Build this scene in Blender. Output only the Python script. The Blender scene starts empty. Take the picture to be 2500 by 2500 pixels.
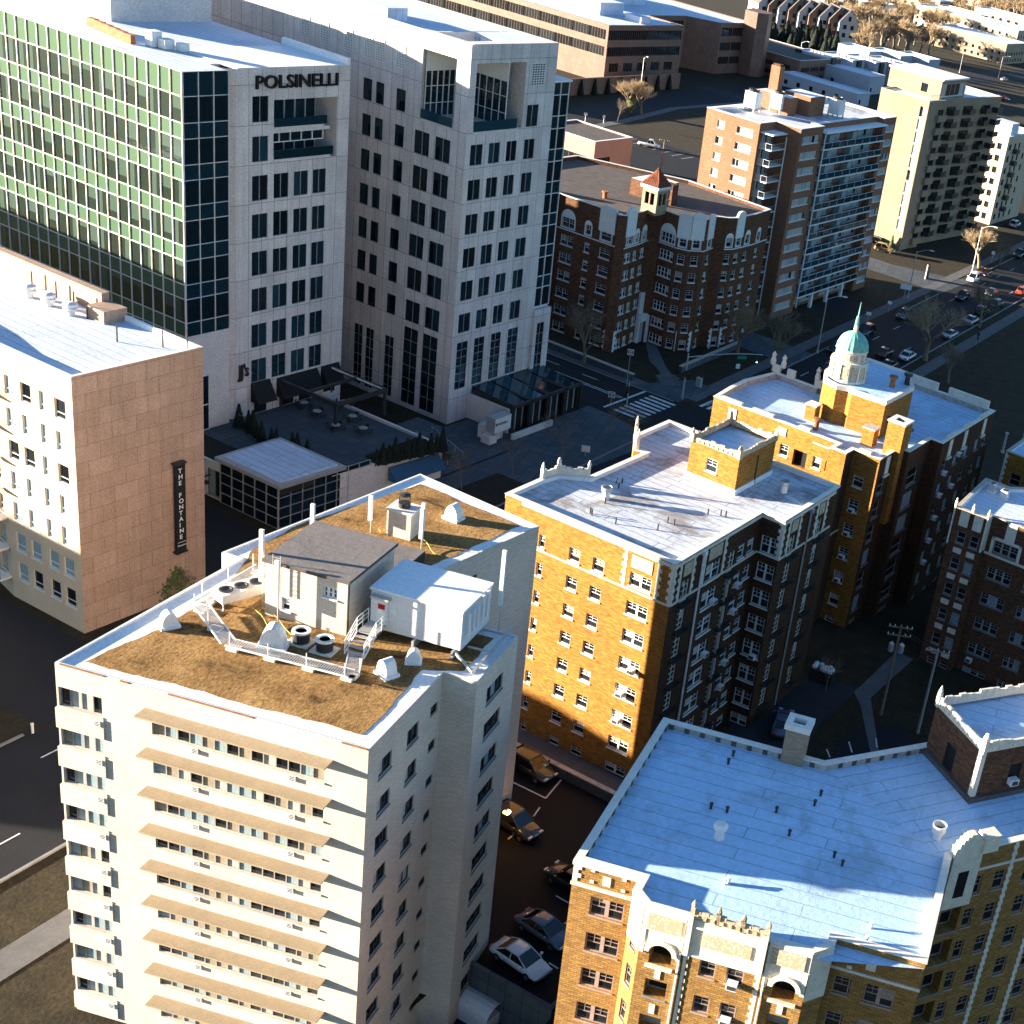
import bpy, math, random
from mathutils import Vector, Matrix
random.seed(7)
R = math.radians
S = bpy.context.scene
COL = S.collection

# ------------------------------------------------------------ camera, sky, sun
CAMH = 76.0
PITCH, ROLL, FPX, CXP, CYP = R(25.13), R(12.83), 3443.0, 2213.0, 1323.0
fw = Vector((0, math.cos(PITCH), -math.sin(PITCH)))
rt0 = Vector((1, 0, 0)); up0 = rt0.cross(fw)
rt = rt0 * math.cos(ROLL) + up0 * math.sin(ROLL)
up = up0 * math.cos(ROLL) - rt0 * math.sin(ROLL)
cam = bpy.data.cameras.new('camera')
camo = bpy.data.objects.new('camera', cam); COL.objects.link(camo)
M3 = Matrix((rt, up, -fw)).transposed()
camo.matrix_world = Matrix.Translation((0, 0, CAMH)) @ M3.to_4x4()
cam.sensor_width = 36; cam.sensor_fit = 'HORIZONTAL'
cam.lens = 36 * FPX / 2500
cam.shift_x = -(CXP - 1250) / 2500
cam.shift_y = (CYP - 1250) / 2500
cam.clip_start = 1; cam.clip_end = 8000
S.camera = camo

SUN_EL, SUN_DIR = R(8.0), R(9.0)          # light travels towards azimuth 9 deg from +x
w = bpy.data.worlds.new('World'); S.world = w; w.use_nodes = True
nt = w.node_tree; bg = nt.nodes['Background']
sky = nt.nodes.new('ShaderNodeTexSky'); sky.sky_type = 'NISHITA'; sky.sun_disc = False
sky.sun_elevation = SUN_EL
sky.sun_rotation = math.atan2(-math.cos(SUN_DIR), -math.sin(SUN_DIR))
sky.air_density = 1.0; sky.dust_density = 0.3; sky.ozone_density = 3.0
tint = nt.nodes.new('ShaderNodeMix'); tint.data_type = 'RGBA'; tint.blend_type = 'MULTIPLY'; tint.inputs[0].default_value = 1
tint.inputs[7].default_value = (0.90, 0.95, 1.0, 1); nt.links.new(sky.outputs[0], tint.inputs[6])
nt.links.new(tint.outputs[2], bg.inputs[0]); bg.inputs[1].default_value = 0.05
sl = bpy.data.lights.new('sun', 'SUN'); sl.energy = 5.0; sl.angle = R(0.5); sl.color = (1.0, 0.86, 0.66)
so = bpy.data.objects.new('sun', sl); COL.objects.link(so)
ld = Vector((math.cos(SUN_DIR) * math.cos(SUN_EL), math.sin(SUN_DIR) * math.cos(SUN_EL), -math.sin(SUN_EL)))
so.rotation_euler = ld.to_track_quat('-Z', 'Y').to_euler(); so.location = (-200, 0, 200)
S.view_settings.view_transform = 'Standard'; S.view_settings.look = 'None'
S.view_settings.exposure = 2.75; S.view_settings.gamma = 1.0
S.cycles.max_bounces = 5; S.cycles.diffuse_bounces = 2; S.cycles.glossy_bounces = 3
S.cycles.caustics_reflective = False; S.cycles.caustics_refractive = False

# ------------------------------------------------------------ survey helpers
G = R(-20.3)
GA = Vector((math.cos(G), math.sin(G))); GB = Vector((-math.sin(G), math.cos(G)))
def C(a, b): return GA * a + GB * b
def at(x, y, z=0.0):
    d = fw + rt * ((x - CXP) / FPX) - up * ((y - CYP) / FPX)
    t = (z - CAMH) / d.z
    return Vector((d.x * t, d.y * t))

# ------------------------------------------------------------ materials
def nmat(name):
    m = bpy.data.materials.new(name); m.use_nodes = True
    n = m.node_tree.nodes; l = m.node_tree.links
    return m, n, l, n['Principled BSDF']
def ramp(n, l, fac, stops):
    r = n.new('ShaderNodeValToRGB'); e = r.color_ramp.elements
    e[0].position, e[0].color = stops[0][0], (*stops[0][1], 1)
    e[1].position, e[1].color = stops[-1][0], (*stops[-1][1], 1)
    for p, c in stops[1:-1]:
        q = e.new(p); q.color = (*c, 1)
    l.new(fac, r.inputs[0]); return r.outputs[0]
def mul(c, k): return tuple(min(1, max(0, v * k)) for v in c)
def noise(n, l, vec, scale, detail=4, rough=.6, dist=0):
    t = n.new('ShaderNodeTexNoise'); t.inputs['Scale'].default_value = scale
    t.inputs['Detail'].default_value = detail; t.inputs['Roughness'].default_value = rough
    t.inputs['Distortion'].default_value = dist
    if vec is not None: l.new(vec, t.inputs['Vector'])
    return t.outputs[0]
def coords(n, l, kind='Object', scale=(1, 1, 1)):
    tc = n.new('ShaderNodeTexCoord'); mp = n.new('ShaderNodeMapping')
    mp.inputs['Scale'].default_value = scale; l.new(tc.outputs[kind], mp.inputs[0]); return mp.outputs[0]
def mix(n, l, fac, a, b, mode='MIX'):
    x = n.new('ShaderNodeMix'); x.data_type = 'RGBA'; x.blend_type = mode
    for s, v in ((0, fac), (6, a), (7, b)):
        if isinstance(v, (int, float)): x.inputs[s].default_value = v
        elif isinstance(v, tuple): x.inputs[s].default_value = (*v, 1)
        else: l.new(v, x.inputs[s])
    return x.outputs[2]
def bump(n, l, bsdf, h, strength, dist=.05):
    b = n.new('ShaderNodeBump'); b.inputs['Strength'].default_value = strength
    b.inputs['Distance'].default_value = dist; l.new(h, b.inputs['Height']); l.new(b.outputs[0], bsdf.inputs['Normal'])
def mat(name, col, rough=.8, var=.18, scale=1.2, bmp=0, spec=.3, metal=0, stretch=(1, 1, 1), fine=.12, fs=9):
    m, n, l, b = nmat(name)
    v = coords(n, l, 'Object', stretch)
    a = noise(n, l, v, scale, 5)
    c = ramp(n, l, a, [(.3, mul(col, 1 - var)), (.7, mul(col, 1 + var))])
    f = noise(n, l, v, fs, 2)
    fr = ramp(n, l, f, [(.3, (1 - fine,) * 3), (.7, (1 + fine,) * 3)])
    c = mix(n, l, 1.0, c, fr, 'MULTIPLY')
    l.new(c, b.inputs['Base Color']); b.inputs['Roughness'].default_value = rough
    b.inputs['Specular IOR Level'].default_value = spec; b.inputs['Metallic'].default_value = metal
    if bmp: bump(n, l, b, f, bmp)
    return m
def brick(name, c1, c2, mortar, bw=.42, bh=.15, var=.3, rough=.9, bmp=.3, patch=.5):
    m, n, l, b = nmat(name)
    uv = coords(n, l, 'UV')
    t = n.new('ShaderNodeTexBrick'); l.new(uv, t.inputs['Vector'])
    t.inputs['Scale'].default_value = 1; t.inputs['Brick Width'].default_value = bw; t.inputs['Row Height'].default_value = bh
    t.inputs['Mortar Size'].default_value = .02; t.inputs['Color1'].default_value = (*c1, 1); t.inputs['Color2'].default_value = (*c2, 1)
    t.inputs['Mortar'].default_value = (*mortar, 1); t.inputs['Bias'].default_value = -.1
    v2 = coords(n, l, 'UV', (1.0, 3.5, 1))
    a = noise(n, l, v2, 1.6, 6, .75)
    r = ramp(n, l, a, [(.3, (1 - var,) * 3), (.7, (1 + var,) * 3)])
    c = mix(n, l, 1.0, t.outputs[0], r, 'MULTIPLY')
    p = noise(n, l, uv, .12, 3)
    c = mix(n, l, 1.0, c, ramp(n, l, p, [(.3, (1 - patch * .25,) * 3), (.7, (1 + patch * .25,) * 3)]), 'MULTIPLY')
    l.new(c, b.inputs['Base Color']); b.inputs['Roughness'].default_value = rough; b.inputs['Specular IOR Level'].default_value = .2
    bump(n, l, b, a, bmp, .04)
    return m
def panel(name, c1, c2, joint, pw, ph, js=.03, rough=.8, var=.12, off=.5, zoff=0.0, fine=.2):
    m, n, l, b = nmat(name)
    tc = n.new('ShaderNodeTexCoord'); mp = n.new('ShaderNodeMapping'); mp.inputs['Location'].default_value = (0, zoff, 0)
    l.new(tc.outputs['UV'], mp.inputs[0]); uv = mp.outputs[0]
    t = n.new('ShaderNodeTexBrick'); l.new(uv, t.inputs['Vector']); t.offset = off
    t.inputs['Scale'].default_value = 1; t.inputs['Brick Width'].default_value = pw; t.inputs['Row Height'].default_value = ph
    t.inputs['Mortar Size'].default_value = js; t.inputs['Color1'].default_value = (*c1, 1); t.inputs['Color2'].default_value = (*c2, 1)
    t.inputs['Mortar'].default_value = (*joint, 1)
    a = noise(n, l, uv, .35, 6, .7); c = mix(n, l, 1.0, t.outputs[0], ramp(n, l, a, [(.3, (1 - var,) * 3), (.7, (1 + var,) * 3)]), 'MULTIPLY')
    st = noise(n, l, coords(n, l, 'UV', (2.2, .12, 1)), 1.0, 4)      # rain streaks
    c = mix(n, l, 1.0, c, ramp(n, l, st, [(.35, (.9,) * 3), (.6, (1.04,) * 3)]), 'MULTIPLY')
    f = noise(n, l, uv, 5, 4, .85); c = mix(n, l, 1.0, c, ramp(n, l, f, [(.3, (1 - fine,) * 3), (.7, (1 + fine,) * 3)]), 'MULTIPLY')
    l.new(c, b.inputs['Base Color']); b.inputs['Roughness'].default_value = rough; b.inputs['Specular IOR Level'].default_value = .3
    bump(n, l, b, f, .15, .02)
    return m
def roofmat(name, col, seam_w=12, seam_h=1.0, seam=.05, seamcol=.45, stain=.2, stc=(.35, .3, .26), rot=0, rough=.75):
    m, n, l, b = nmat(name)
    tc = n.new('ShaderNodeTexCoord'); mp = n.new('ShaderNodeMapping'); mp.inputs['Rotation'].default_value = (0, 0, R(rot))
    l.new(tc.outputs['Object'], mp.inputs[0]); v = mp.outputs[0]
    dn = noise(n, l, v, 1.3, 2); 
    vd = n.new('ShaderNodeVectorMath'); vd.operation = 'MULTIPLY_ADD'
    cmb = n.new('ShaderNodeCombineXYZ'); l.new(dn, cmb.inputs[0]); l.new(dn, cmb.inputs[1])
    l.new(cmb.outputs[0], vd.inputs[0]); vd.inputs[1].default_value = (.12, .12, 0); l.new(v, vd.inputs[2])
    t = n.new('ShaderNodeTexBrick'); l.new(vd.outputs[0], t.inputs['Vector']); t.offset = .37
    t.inputs['Scale'].default_value = 1; t.inputs['Brick Width'].default_value = seam_w; t.inputs['Row Height'].default_value = seam_h
    t.inputs['Mortar Size'].default_value = seam; t.inputs['Mortar Smooth'].default_value = .6
    t.inputs['Color1'].default_value = (*col, 1); t.inputs['Color2'].default_value = (*mul(col, .95), 1)
    t.inputs['Mortar'].default_value = (*mul(col, seamcol), 1)
    a = noise(n, l, v, .22, 8, .7, .6)
    msk = ramp(n, l, a, [(.50, (0, 0, 0)), (.62, (1, 1, 1))])
    m2 = n.new('ShaderNodeMath'); m2.operation = 'MULTIPLY'; l.new(msk, m2.inputs[0]); m2.inputs[1].default_value = stain
    c = mix(n, l, m2.outputs[0], t.outputs[0], stc)
    f = noise(n, l, v, 2.5, 6, .8); c = mix(n, l, 1.0, c, ramp(n, l, f, [(.3, (.80,) * 3), (.7, (1.12,) * 3)]), 'MULTIPLY')
    l.new(c, b.inputs['Base Color']); b.inputs['Roughness'].default_value = rough
    bump(n, l, b, f, .45, .06)
    return m
def glass(name, col, rough=.04, wob=.02, spec=.7, metal=0.0, tint=None):
    m, n, l, b = nmat(name)
    v = coords(n, l, 'Object'); a = noise(n, l, v, .6, 3)
    oi = n.new('ShaderNodeObjectInfo')
    c = ramp(n, l, oi.outputs['Random'], [(0, mul(col, .5)), (1, mul(col, 1.5))])
    l.new(c, b.inputs['Base Color']); b.inputs['Roughness'].default_value = rough
    b.inputs['Specular IOR Level'].default_value = spec; b.inputs['Metallic'].default_value = metal
    if tint: b.inputs['Specular Tint'].default_value = (*tint, 1)
    bump(n, l, b, a, wob, .3)
    return m
M = {}
M['stone'] = panel('precast_stone', (.66, .62, .60), (.56, .525, .505), (.25, .235, .225), 1.75, 4.25, .035, zoff=0.9, off=0.0, fine=.32)
M['stone_plain'] = mat('plain_precast_stone', (.62, .59, .57), .8, .08, .5, .1, fine=.2, fs=6)
M['fstone'] = panel('tan_stone_panels', (.42, .29, .22), (.36, .245, .18), (.26, .17, .12), 2.35, 1.55, .03, zoff=.3, fine=.34)
M['white_brick'] = brick('cream_brick', (.66, .585, .50), (.57, .50, .43), (.50, .44, .38), var=.13, bmp=.2)
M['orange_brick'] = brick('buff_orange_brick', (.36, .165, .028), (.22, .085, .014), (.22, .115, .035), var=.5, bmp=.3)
M['court_and_shade_brick'] = brick('dark_courtyard_and_shade_brick', (.075, .034, .017), (.04, .017, .010), (.06, .034, .022), var=.6)  # court brick of the buff block; shade-darkened copy of brick on the domed block
M['dark_brick'] = brick('dark_red_brick', (.085, .036, .02), (.165, .075, .036), (.09, .05, .032), var=.6, bmp=.5)
M['tan_brick'] = brick('tan_brick', (.36, .27, .185), (.28, .205, .14), (.27, .21, .15), var=.2)
M['red_brick'] = brick('red_brick', (.30, .14, .075), (.21, .09, .05), (.2, .12, .09), var=.18)
M['front_brick'] = brick('gold_brick', (.36, .20, .058), (.23, .12, .036), (.14, .085, .04), bw=.42, bh=.16, var=.42, bmp=.4)
M['stucco'] = mat('light_stucco', (.5, .5, .5), .9, .06, .4)
M['grey_siding'] = mat('grey_siding', (.36, .39, .45), .8, .06, .3)
M['tan_siding'] = mat('tan_siding', (.50, .40, .29), .85, .08, .4)
M['pink'] = mat('salmon_stucco', (.45, .25, .18), .85, .06, .4)
M['banded'] = panel('brown_granite_bands', (.20, .12, .09), (.17, .10, .075), (.1, .06, .05), 1.5, 1.6, .03, rough=.5)
M['terracotta'] = mat('cream_terracotta', (.68, .62, .52), .6, .12, 1.5, .2)
M['terracotta_relief'] = None
M['roof_white'] = roofmat('white_membrane_roof', (.62, .70, .84), stain=.25)
M['roof_seam'] = roofmat('seamed_white_roof', (.58, .62, .70), 9, .95, .055, .36, .75, (.20, .16, .14))
M['roof_blue'] = roofmat('sky_tinted_roof', (.46, .66, .90), 14, 1.15, .05, .55, .45, (.25, .32, .38))  # blue of the sky light on the white roof put into its colour
M['roof_dark'] = mat('dark_tar_roof', (.10, .085, .08), .9, .25, .8, .2)
M['roof_grey'] = roofmat('grey_cap_sheet_roof', (.20, .175, .165), 8, 1.0, .03, .7, .5, (.1, .09, .09))
M['roof_patch'] = mat('white_roof_flashing', (.78, .79, .82), .6, .08, 3, .25)
M['gravel'] = None
M['coping'] = mat('pale_coping', (.72, .68, .62), .7, .1, 1.5)
M['coping_dark'] = mat('weathered_coping', (.42, .38, .33), .8, .25, 2)
M['asphalt'] = mat('asphalt', (.011, .012, .016), .8, .2, .35, .1, fine=.18, fs=4)
M['asphalt_shade'] = mat('shade_darkened_asphalt', (.005, .005, .006), .8, .2, .35, .1, fine=.18, fs=4)  # asphalt copy, colour darkened to cancel bounced light in the alley
M['asphalt_worn'] = mat('worn_asphalt', (.025, .028, .034), .85, .25, .4)
M['concrete'] = panel('concrete_paving', (.085, .10, .115), (.06, .075, .09), (.03, .035, .04), 1.5, 1.5, .03, off=0)
M['walk'] = mat('sidewalk_concrete', (.11, .11, .115), .85, .18, .5, .1)
M['kerb'] = mat('kerb_concrete', (.2, .2, .2), .85, .15, 1)
M['paint'] = mat('white_road_paint', (.6, .6, .6), .7, .3, 2)
M['paint_y'] = mat('yellow_road_paint', (.5, .36, .08), .7, .3, 2)
M['grass'] = mat('dormant_grass', (.028, .021, .010), .95, .38, .5, .6, fine=.35, fs=3)
M['soil'] = mat('planting_bed_soil', (.028, .02, .014), .95, .3, .8, .3)
M['metal'] = mat('galvanised_metal', (.5, .5, .5), .45, .1, 2, spec=.5, metal=.5)
M['white_metal'] = mat('white_painted_metal', (.75, .75, .74), .5, .06, 2)
M['container'] = mat('pale_grey_painted_metal', (.66, .68, .70), .5, .05, 2)
M['dark_metal'] = mat('dark_bronze_metal', (.03, .028, .028), .4, .1, 2, spec=.5)
M['rust'] = mat('rusty_metal', (.30, .12, .05), .8, .3, 2)
M['black'] = mat('black_opening', (.006, .006, .007), .6, .1, 2)
M['awning'] = mat('black_canvas', (.012, .013, .016), .85, .15, 2)
M['awning_blue'] = mat('blue_canvas', (.03, .09, .17), .8, .15, 2)
M['tan_slab'] = mat('tan_stucco_slab', (.36, .28, .185), .9, .08, 1.5)
M['copper'] = mat('green_copper', (.16, .42, .36), .6, .25, 2)
M['tile'] = mat('clay_roof_tiles', (.16, .05, .026), .8, .3, 3)
M['frame'] = mat('white_window_frame', (.72, .72, .70), .5, .05, 2)
M['frame_dark'] = mat('dark_window_frame', (.05, .045, .045), .5, .1, 2)
M['frame_grey'] = mat('aluminium_window_frame', (.42, .40, .38), .4, .08, 2, metal=.3)
M['frame_mauve'] = mat('mauve_painted_frame', (.33, .24, .21), .6, .1, 2)
M['glass'] = glass('window_glass', (.012, .016, .02))
M['glass_office'] = glass('office_glass', (.008, .018, .026), .03, .03, .8, tint=(.6, .85, 1))
M['glass_blue'] = glass('blue_glass', (.01, .035, .05), .03, .04, .9, tint=(.5, .9, 1))
M['curtain'] = mat('white_curtain', (.42, .42, .40), .35, .25, 3, spec=.5, stretch=(6, 6, .3))
M['blind'] = mat('beige_blind', (.30, .25, .19), .4, .12, 2, spec=.5)
M['curtain_teal'] = mat('pale_blue_curtain', (.25, .33, .36), .35, .25, 3, spec=.5, stretch=(6, 6, .3))
M['green_panel'] = glass('green_spandrel_glass', (.045, .085, .052), .2, .01, .5)
M['green_vision'] = glass('green_vision_glass', (.012, .018, .015), .04, .06, .9, tint=(.75, 1, .85))
M['green_pale'] = glass('green_glass_with_blind', (.035, .055, .045), .12, .05, .8, tint=(.75, 1, .85))
M['mullion'] = mat('pale_mullion', (.74, .70, .66), .5, .05, 2)
M['bark'] = mat('grey_brown_bark', (.20, .155, .11), .9, .25, 3)
M['twig'] = mat('tan_twigs', (.34, .25, .155), .9, .25, 3)
M['ivy'] = mat('ivy_leaves', (.09, .11, .03), .7, .4, 2)
M['evergreen'] = mat('evergreen_foliage', (.008, .014, .009), .8, .4, 2)
M['rubber'] = mat('tyre_rubber', (.015, .015, .015), .8, .1, 2)
M['rim'] = mat('alloy_rim', (.5, .5, .52), .3, .05, 2, metal=.8)
M['car_glass'] = glass('car_glass', (.006, .008, .01), .05, .0, .7)
M['lamp_red'] = mat('red_tail_lamp', (.4, .01, .01), .3, .05, 2)
M['lamp_clear'] = mat('clear_headlamp', (.6, .62, .65), .15, .05, 2, spec=.8)
M['sign_white'] = mat('white_sign_face', (.75, .75, .75), .5, .03, 2)
M['sign_green'] = mat('green_sign_face', (.01, .22, .15), .5, .03, 2)
M['brown_brick2'] = brick('brown_brick', (.42, .31, .22), (.36, .26, .18), (.34, .27, .2), var=.15)
def gravelmat():
    m, n, l, b = nmat('roof_gravel')
    v = coords(n, l, 'Object')
    a = noise(n, l, v, .35, 6, .65, .4); c = ramp(n, l, a, [(.30, (.06, .035, .018)), (.42, (.30, .17, .065)), (.7, (.48, .29, .12))])
    f = noise(n, l, coords(n, l, 'Object', (2.4, 1, 1)), 3.2, 8, .85)
    c = mix(n, l, 1.0, c, ramp(n, l, f, [(.38, (.35,) * 3), (.60, (1.35,) * 3)]), 'MULTIPLY')
    l.new(c, b.inputs['Base Color']); b.inputs['Roughness'].default_value = 1; b.inputs['Specular IOR Level'].default_value = .1
    bump(n, l, b, f, 1.0, .2); return m
M['gravel'] = gravelmat()
def reliefmat():
    m, n, l, b = nmat('carved_relief_terracotta')
    v = coords(n, l, 'Object'); t = n.new('ShaderNodeTexVoronoi'); t.inputs['Scale'].default_value = 5.5; l.new(v, t.inputs['Vector'])
    c = ramp(n, l, t.outputs['Distance'], [(.15, (.70, .62, .50)), (.5, (.42, .33, .22))])
    l.new(c, b.inputs['Base Color']); b.inputs['Roughness'].default_value = .8
    bump(n, l, b, t.outputs['Distance'], -.8, .15); return m
M['relief'] = reliefmat()
CARP = {}
def carpaint(name, col, rough=.25):
    if name not in CARP:
        m, n, l, b = nmat(name + '_car_paint'); b.inputs['Base Color'].default_value = (*col, 1)
        b.inputs['Roughness'].default_value = rough; b.inputs['Coat Weight'].default_value = .6; b.inputs['Coat Roughness'].default_value = .08
        CARP[name] = m
    return CARP[name]

# ------------------------------------------------------------ mesh builder
class MB:
    def __init__(s): s.v, s.f, s.uv, s.m, s.x = [], [], [], [], None
    def tr(s, p):
        if s.x is None: return tuple(p)
        ox, oy, oz, c, q = s.x
        return (ox + p[0] * c - p[1] * q, oy + p[0] * q + p[1] * c, oz + p[2])
    def at(s, x=0, y=0, z=0, a=0): s.x = (x, y, z, math.cos(a), math.sin(a)); return s
    def face(s, pts, m=0, uv=None):
        i = len(s.v); s.v += [s.tr(p) for p in pts]; s.f.append(tuple(range(i, i + len(pts)))); s.m.append(m)
        s.uv += uv if uv else [(p[0] + p[1], p[2]) for p in pts]
    def box(s, x0, y0, z0, x1, y1, z1, m=0, top=None, bottom=True):
        if x0 > x1: x0, x1 = x1, x0
        if y0 > y1: y0, y1 = y1, y0
        t = m if top is None else top
        s.face([(x0, y0, z0), (x1, y0, z0), (x1, y0, z1), (x0, y0, z1)], m, [(x0, z0), (x1, z0), (x1, z1), (x0, z1)])
        s.face([(x1, y0, z0), (x1, y1, z0), (x1, y1, z1), (x1, y0, z1)], m, [(y0, z0), (y1, z0), (y1, z1), (y0, z1)])
        s.face([(x1, y1, z0), (x0, y1, z0), (x0, y1, z1), (x1, y1, z1)], m, [(x1, z0), (x0, z0), (x0, z1), (x1, z1)])
        s.face([(x0, y1, z0), (x0, y0, z0), (x0, y0, z1), (x0, y1, z1)], m, [(y1, z0), (y0, z0), (y0, z1), (y1, z1)])
        s.face([(x0, y0, z1), (x1, y0, z1), (x1, y1, z1), (x0, y1, z1)], t, [(x0, y0), (x1, y0), (x1, y1), (x0, y1)])
        if bottom: s.face([(x0, y1, z0), (x1, y1, z0), (x1, y0, z0), (x0, y0, z0)], m, [(x0, y1), (x1, y1), (x1, y0), (x0, y0)])
    def flat(s, pts, z, m=0):
        s.face([(p[0], p[1], z) for p in pts], m, [(p[0], p[1]) for p in pts])
    def prism(s, pts, z0, z1, m=0, top=None, bottom=False):
        n = len(pts); acc = 0
        for i in range(n):
            a, b = pts[i], pts[(i + 1) % n]; L = math.dist(a[:2], b[:2])
            s.face([(a[0], a[1], z0), (b[0], b[1], z0), (b[0], b[1], z1), (a[0], a[1], z1)], m, [(acc, z0), (acc + L, z0), (acc + L, z1), (acc, z1)]); acc += L
        s.flat(pts, z1, m if top is None else top)
        if bottom: s.flat(pts[::-1], z0, m)
    def tube(s, p0, p1, r0, r1=None, n=6, m=0, cap=True):
        r1 = r0 if r1 is None else r1
        p0, p1 = Vector(p0), Vector(p1); d = (p1 - p0)
        if d.length < 1e-6: return
        d.normalize(); a = d.orthogonal().normalized(); b = d.cross(a); i = len(s.v)
        for P, r in ((p0, r0), (p1, r1)):
            for k in range(n):
                t = 2 * math.pi * k / n; q = P + a * (r * math.cos(t)) + b * (r * math.sin(t)); s.v.append(s.tr(q))
        for k in range(n):
            s.f.append((i + k, i + (k + 1) % n, i + n + (k + 1) % n, i + n + k)); s.m.append(m); s.uv += [(0, 0)] * 4
        if cap:
            s.f.append(tuple(i + n + k for k in range(n))); s.m.append(m); s.uv += [(0, 0)] * n
            s.f.append(tuple(i + n - 1 - k for k in range(n))); s.m.append(m); s.uv += [(0, 0)] * n
    def lathe(s, prof, n=16, m=0, cx=0, cy=0, cz=0, rib=0):
        i = len(s.v)
        for r, z in prof:
            for k in range(n):
                t = 2 * math.pi * k / n; rr = r * (1 + (rib if k % 2 else 0)); s.v.append(s.tr((cx + rr * math.cos(t), cy + rr * math.sin(t), cz + z)))
        for j in range(len(prof) - 1):
            for k in range(n):
                a, b = i + j * n + k, i + j * n + (k + 1) % n
                s.f.append((a, b, b + n, a + n)); s.m.append(m); s.uv += [(0, 0)] * 4
        s.f.append(tuple(i + (len(prof) - 1) * n + k for k in range(n))); s.m.append(m); s.uv += [(0, 0)] * n
    def mesh(s, name, mats, smooth=False):
        me = bpy.data.meshes.new(name); me.from_pydata(s.v, [], s.f)
        for k in mats: me.materials.append(k)
        me.polygons.foreach_set('material_index', s.m)
        ul = me.uv_layers.new(name='UVMap'); ul.data.foreach_set('uv', [c for p in s.uv for c in p])
        if smooth: me.polygons.foreach_set('use_smooth', [True] * len(s.f))
        me.update(); return me
    def build(s, name, mats, parent=None, smooth=False, loc=(0, 0, 0), rz=0):
        if not s.f: return None
        if not isinstance(mats, (list, tuple)): mats = [mats]
        return link(name, s.mesh(name, mats, smooth), parent, loc, rz)
def link(name, data, parent=None, loc=(0, 0, 0), rz=0):
    o = bpy.data.objects.new(name, data); COL.objects.link(o)
    if parent: o.parent = parent
    o.location = loc; o.rotation_euler = (0, 0, rz); return o
def tag(o, label, cat, group=None):
    o['label'] = label; o['category'] = cat
    if group: o['group'] = group
    return o
def thing(name, label, cat, x, y, z=0, rz=0, group=None):
    return tag(link(name, None, None, (x, y, z), rz), label, cat, group)
def struct(o, kind='structure'): o['kind'] = kind; return o
def copy_tree(o, parent=None):
    c = o.copy(); COL.objects.link(c)
    if parent: c.parent = parent
    for k in o.children: copy_tree(k, c)
    return c

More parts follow.
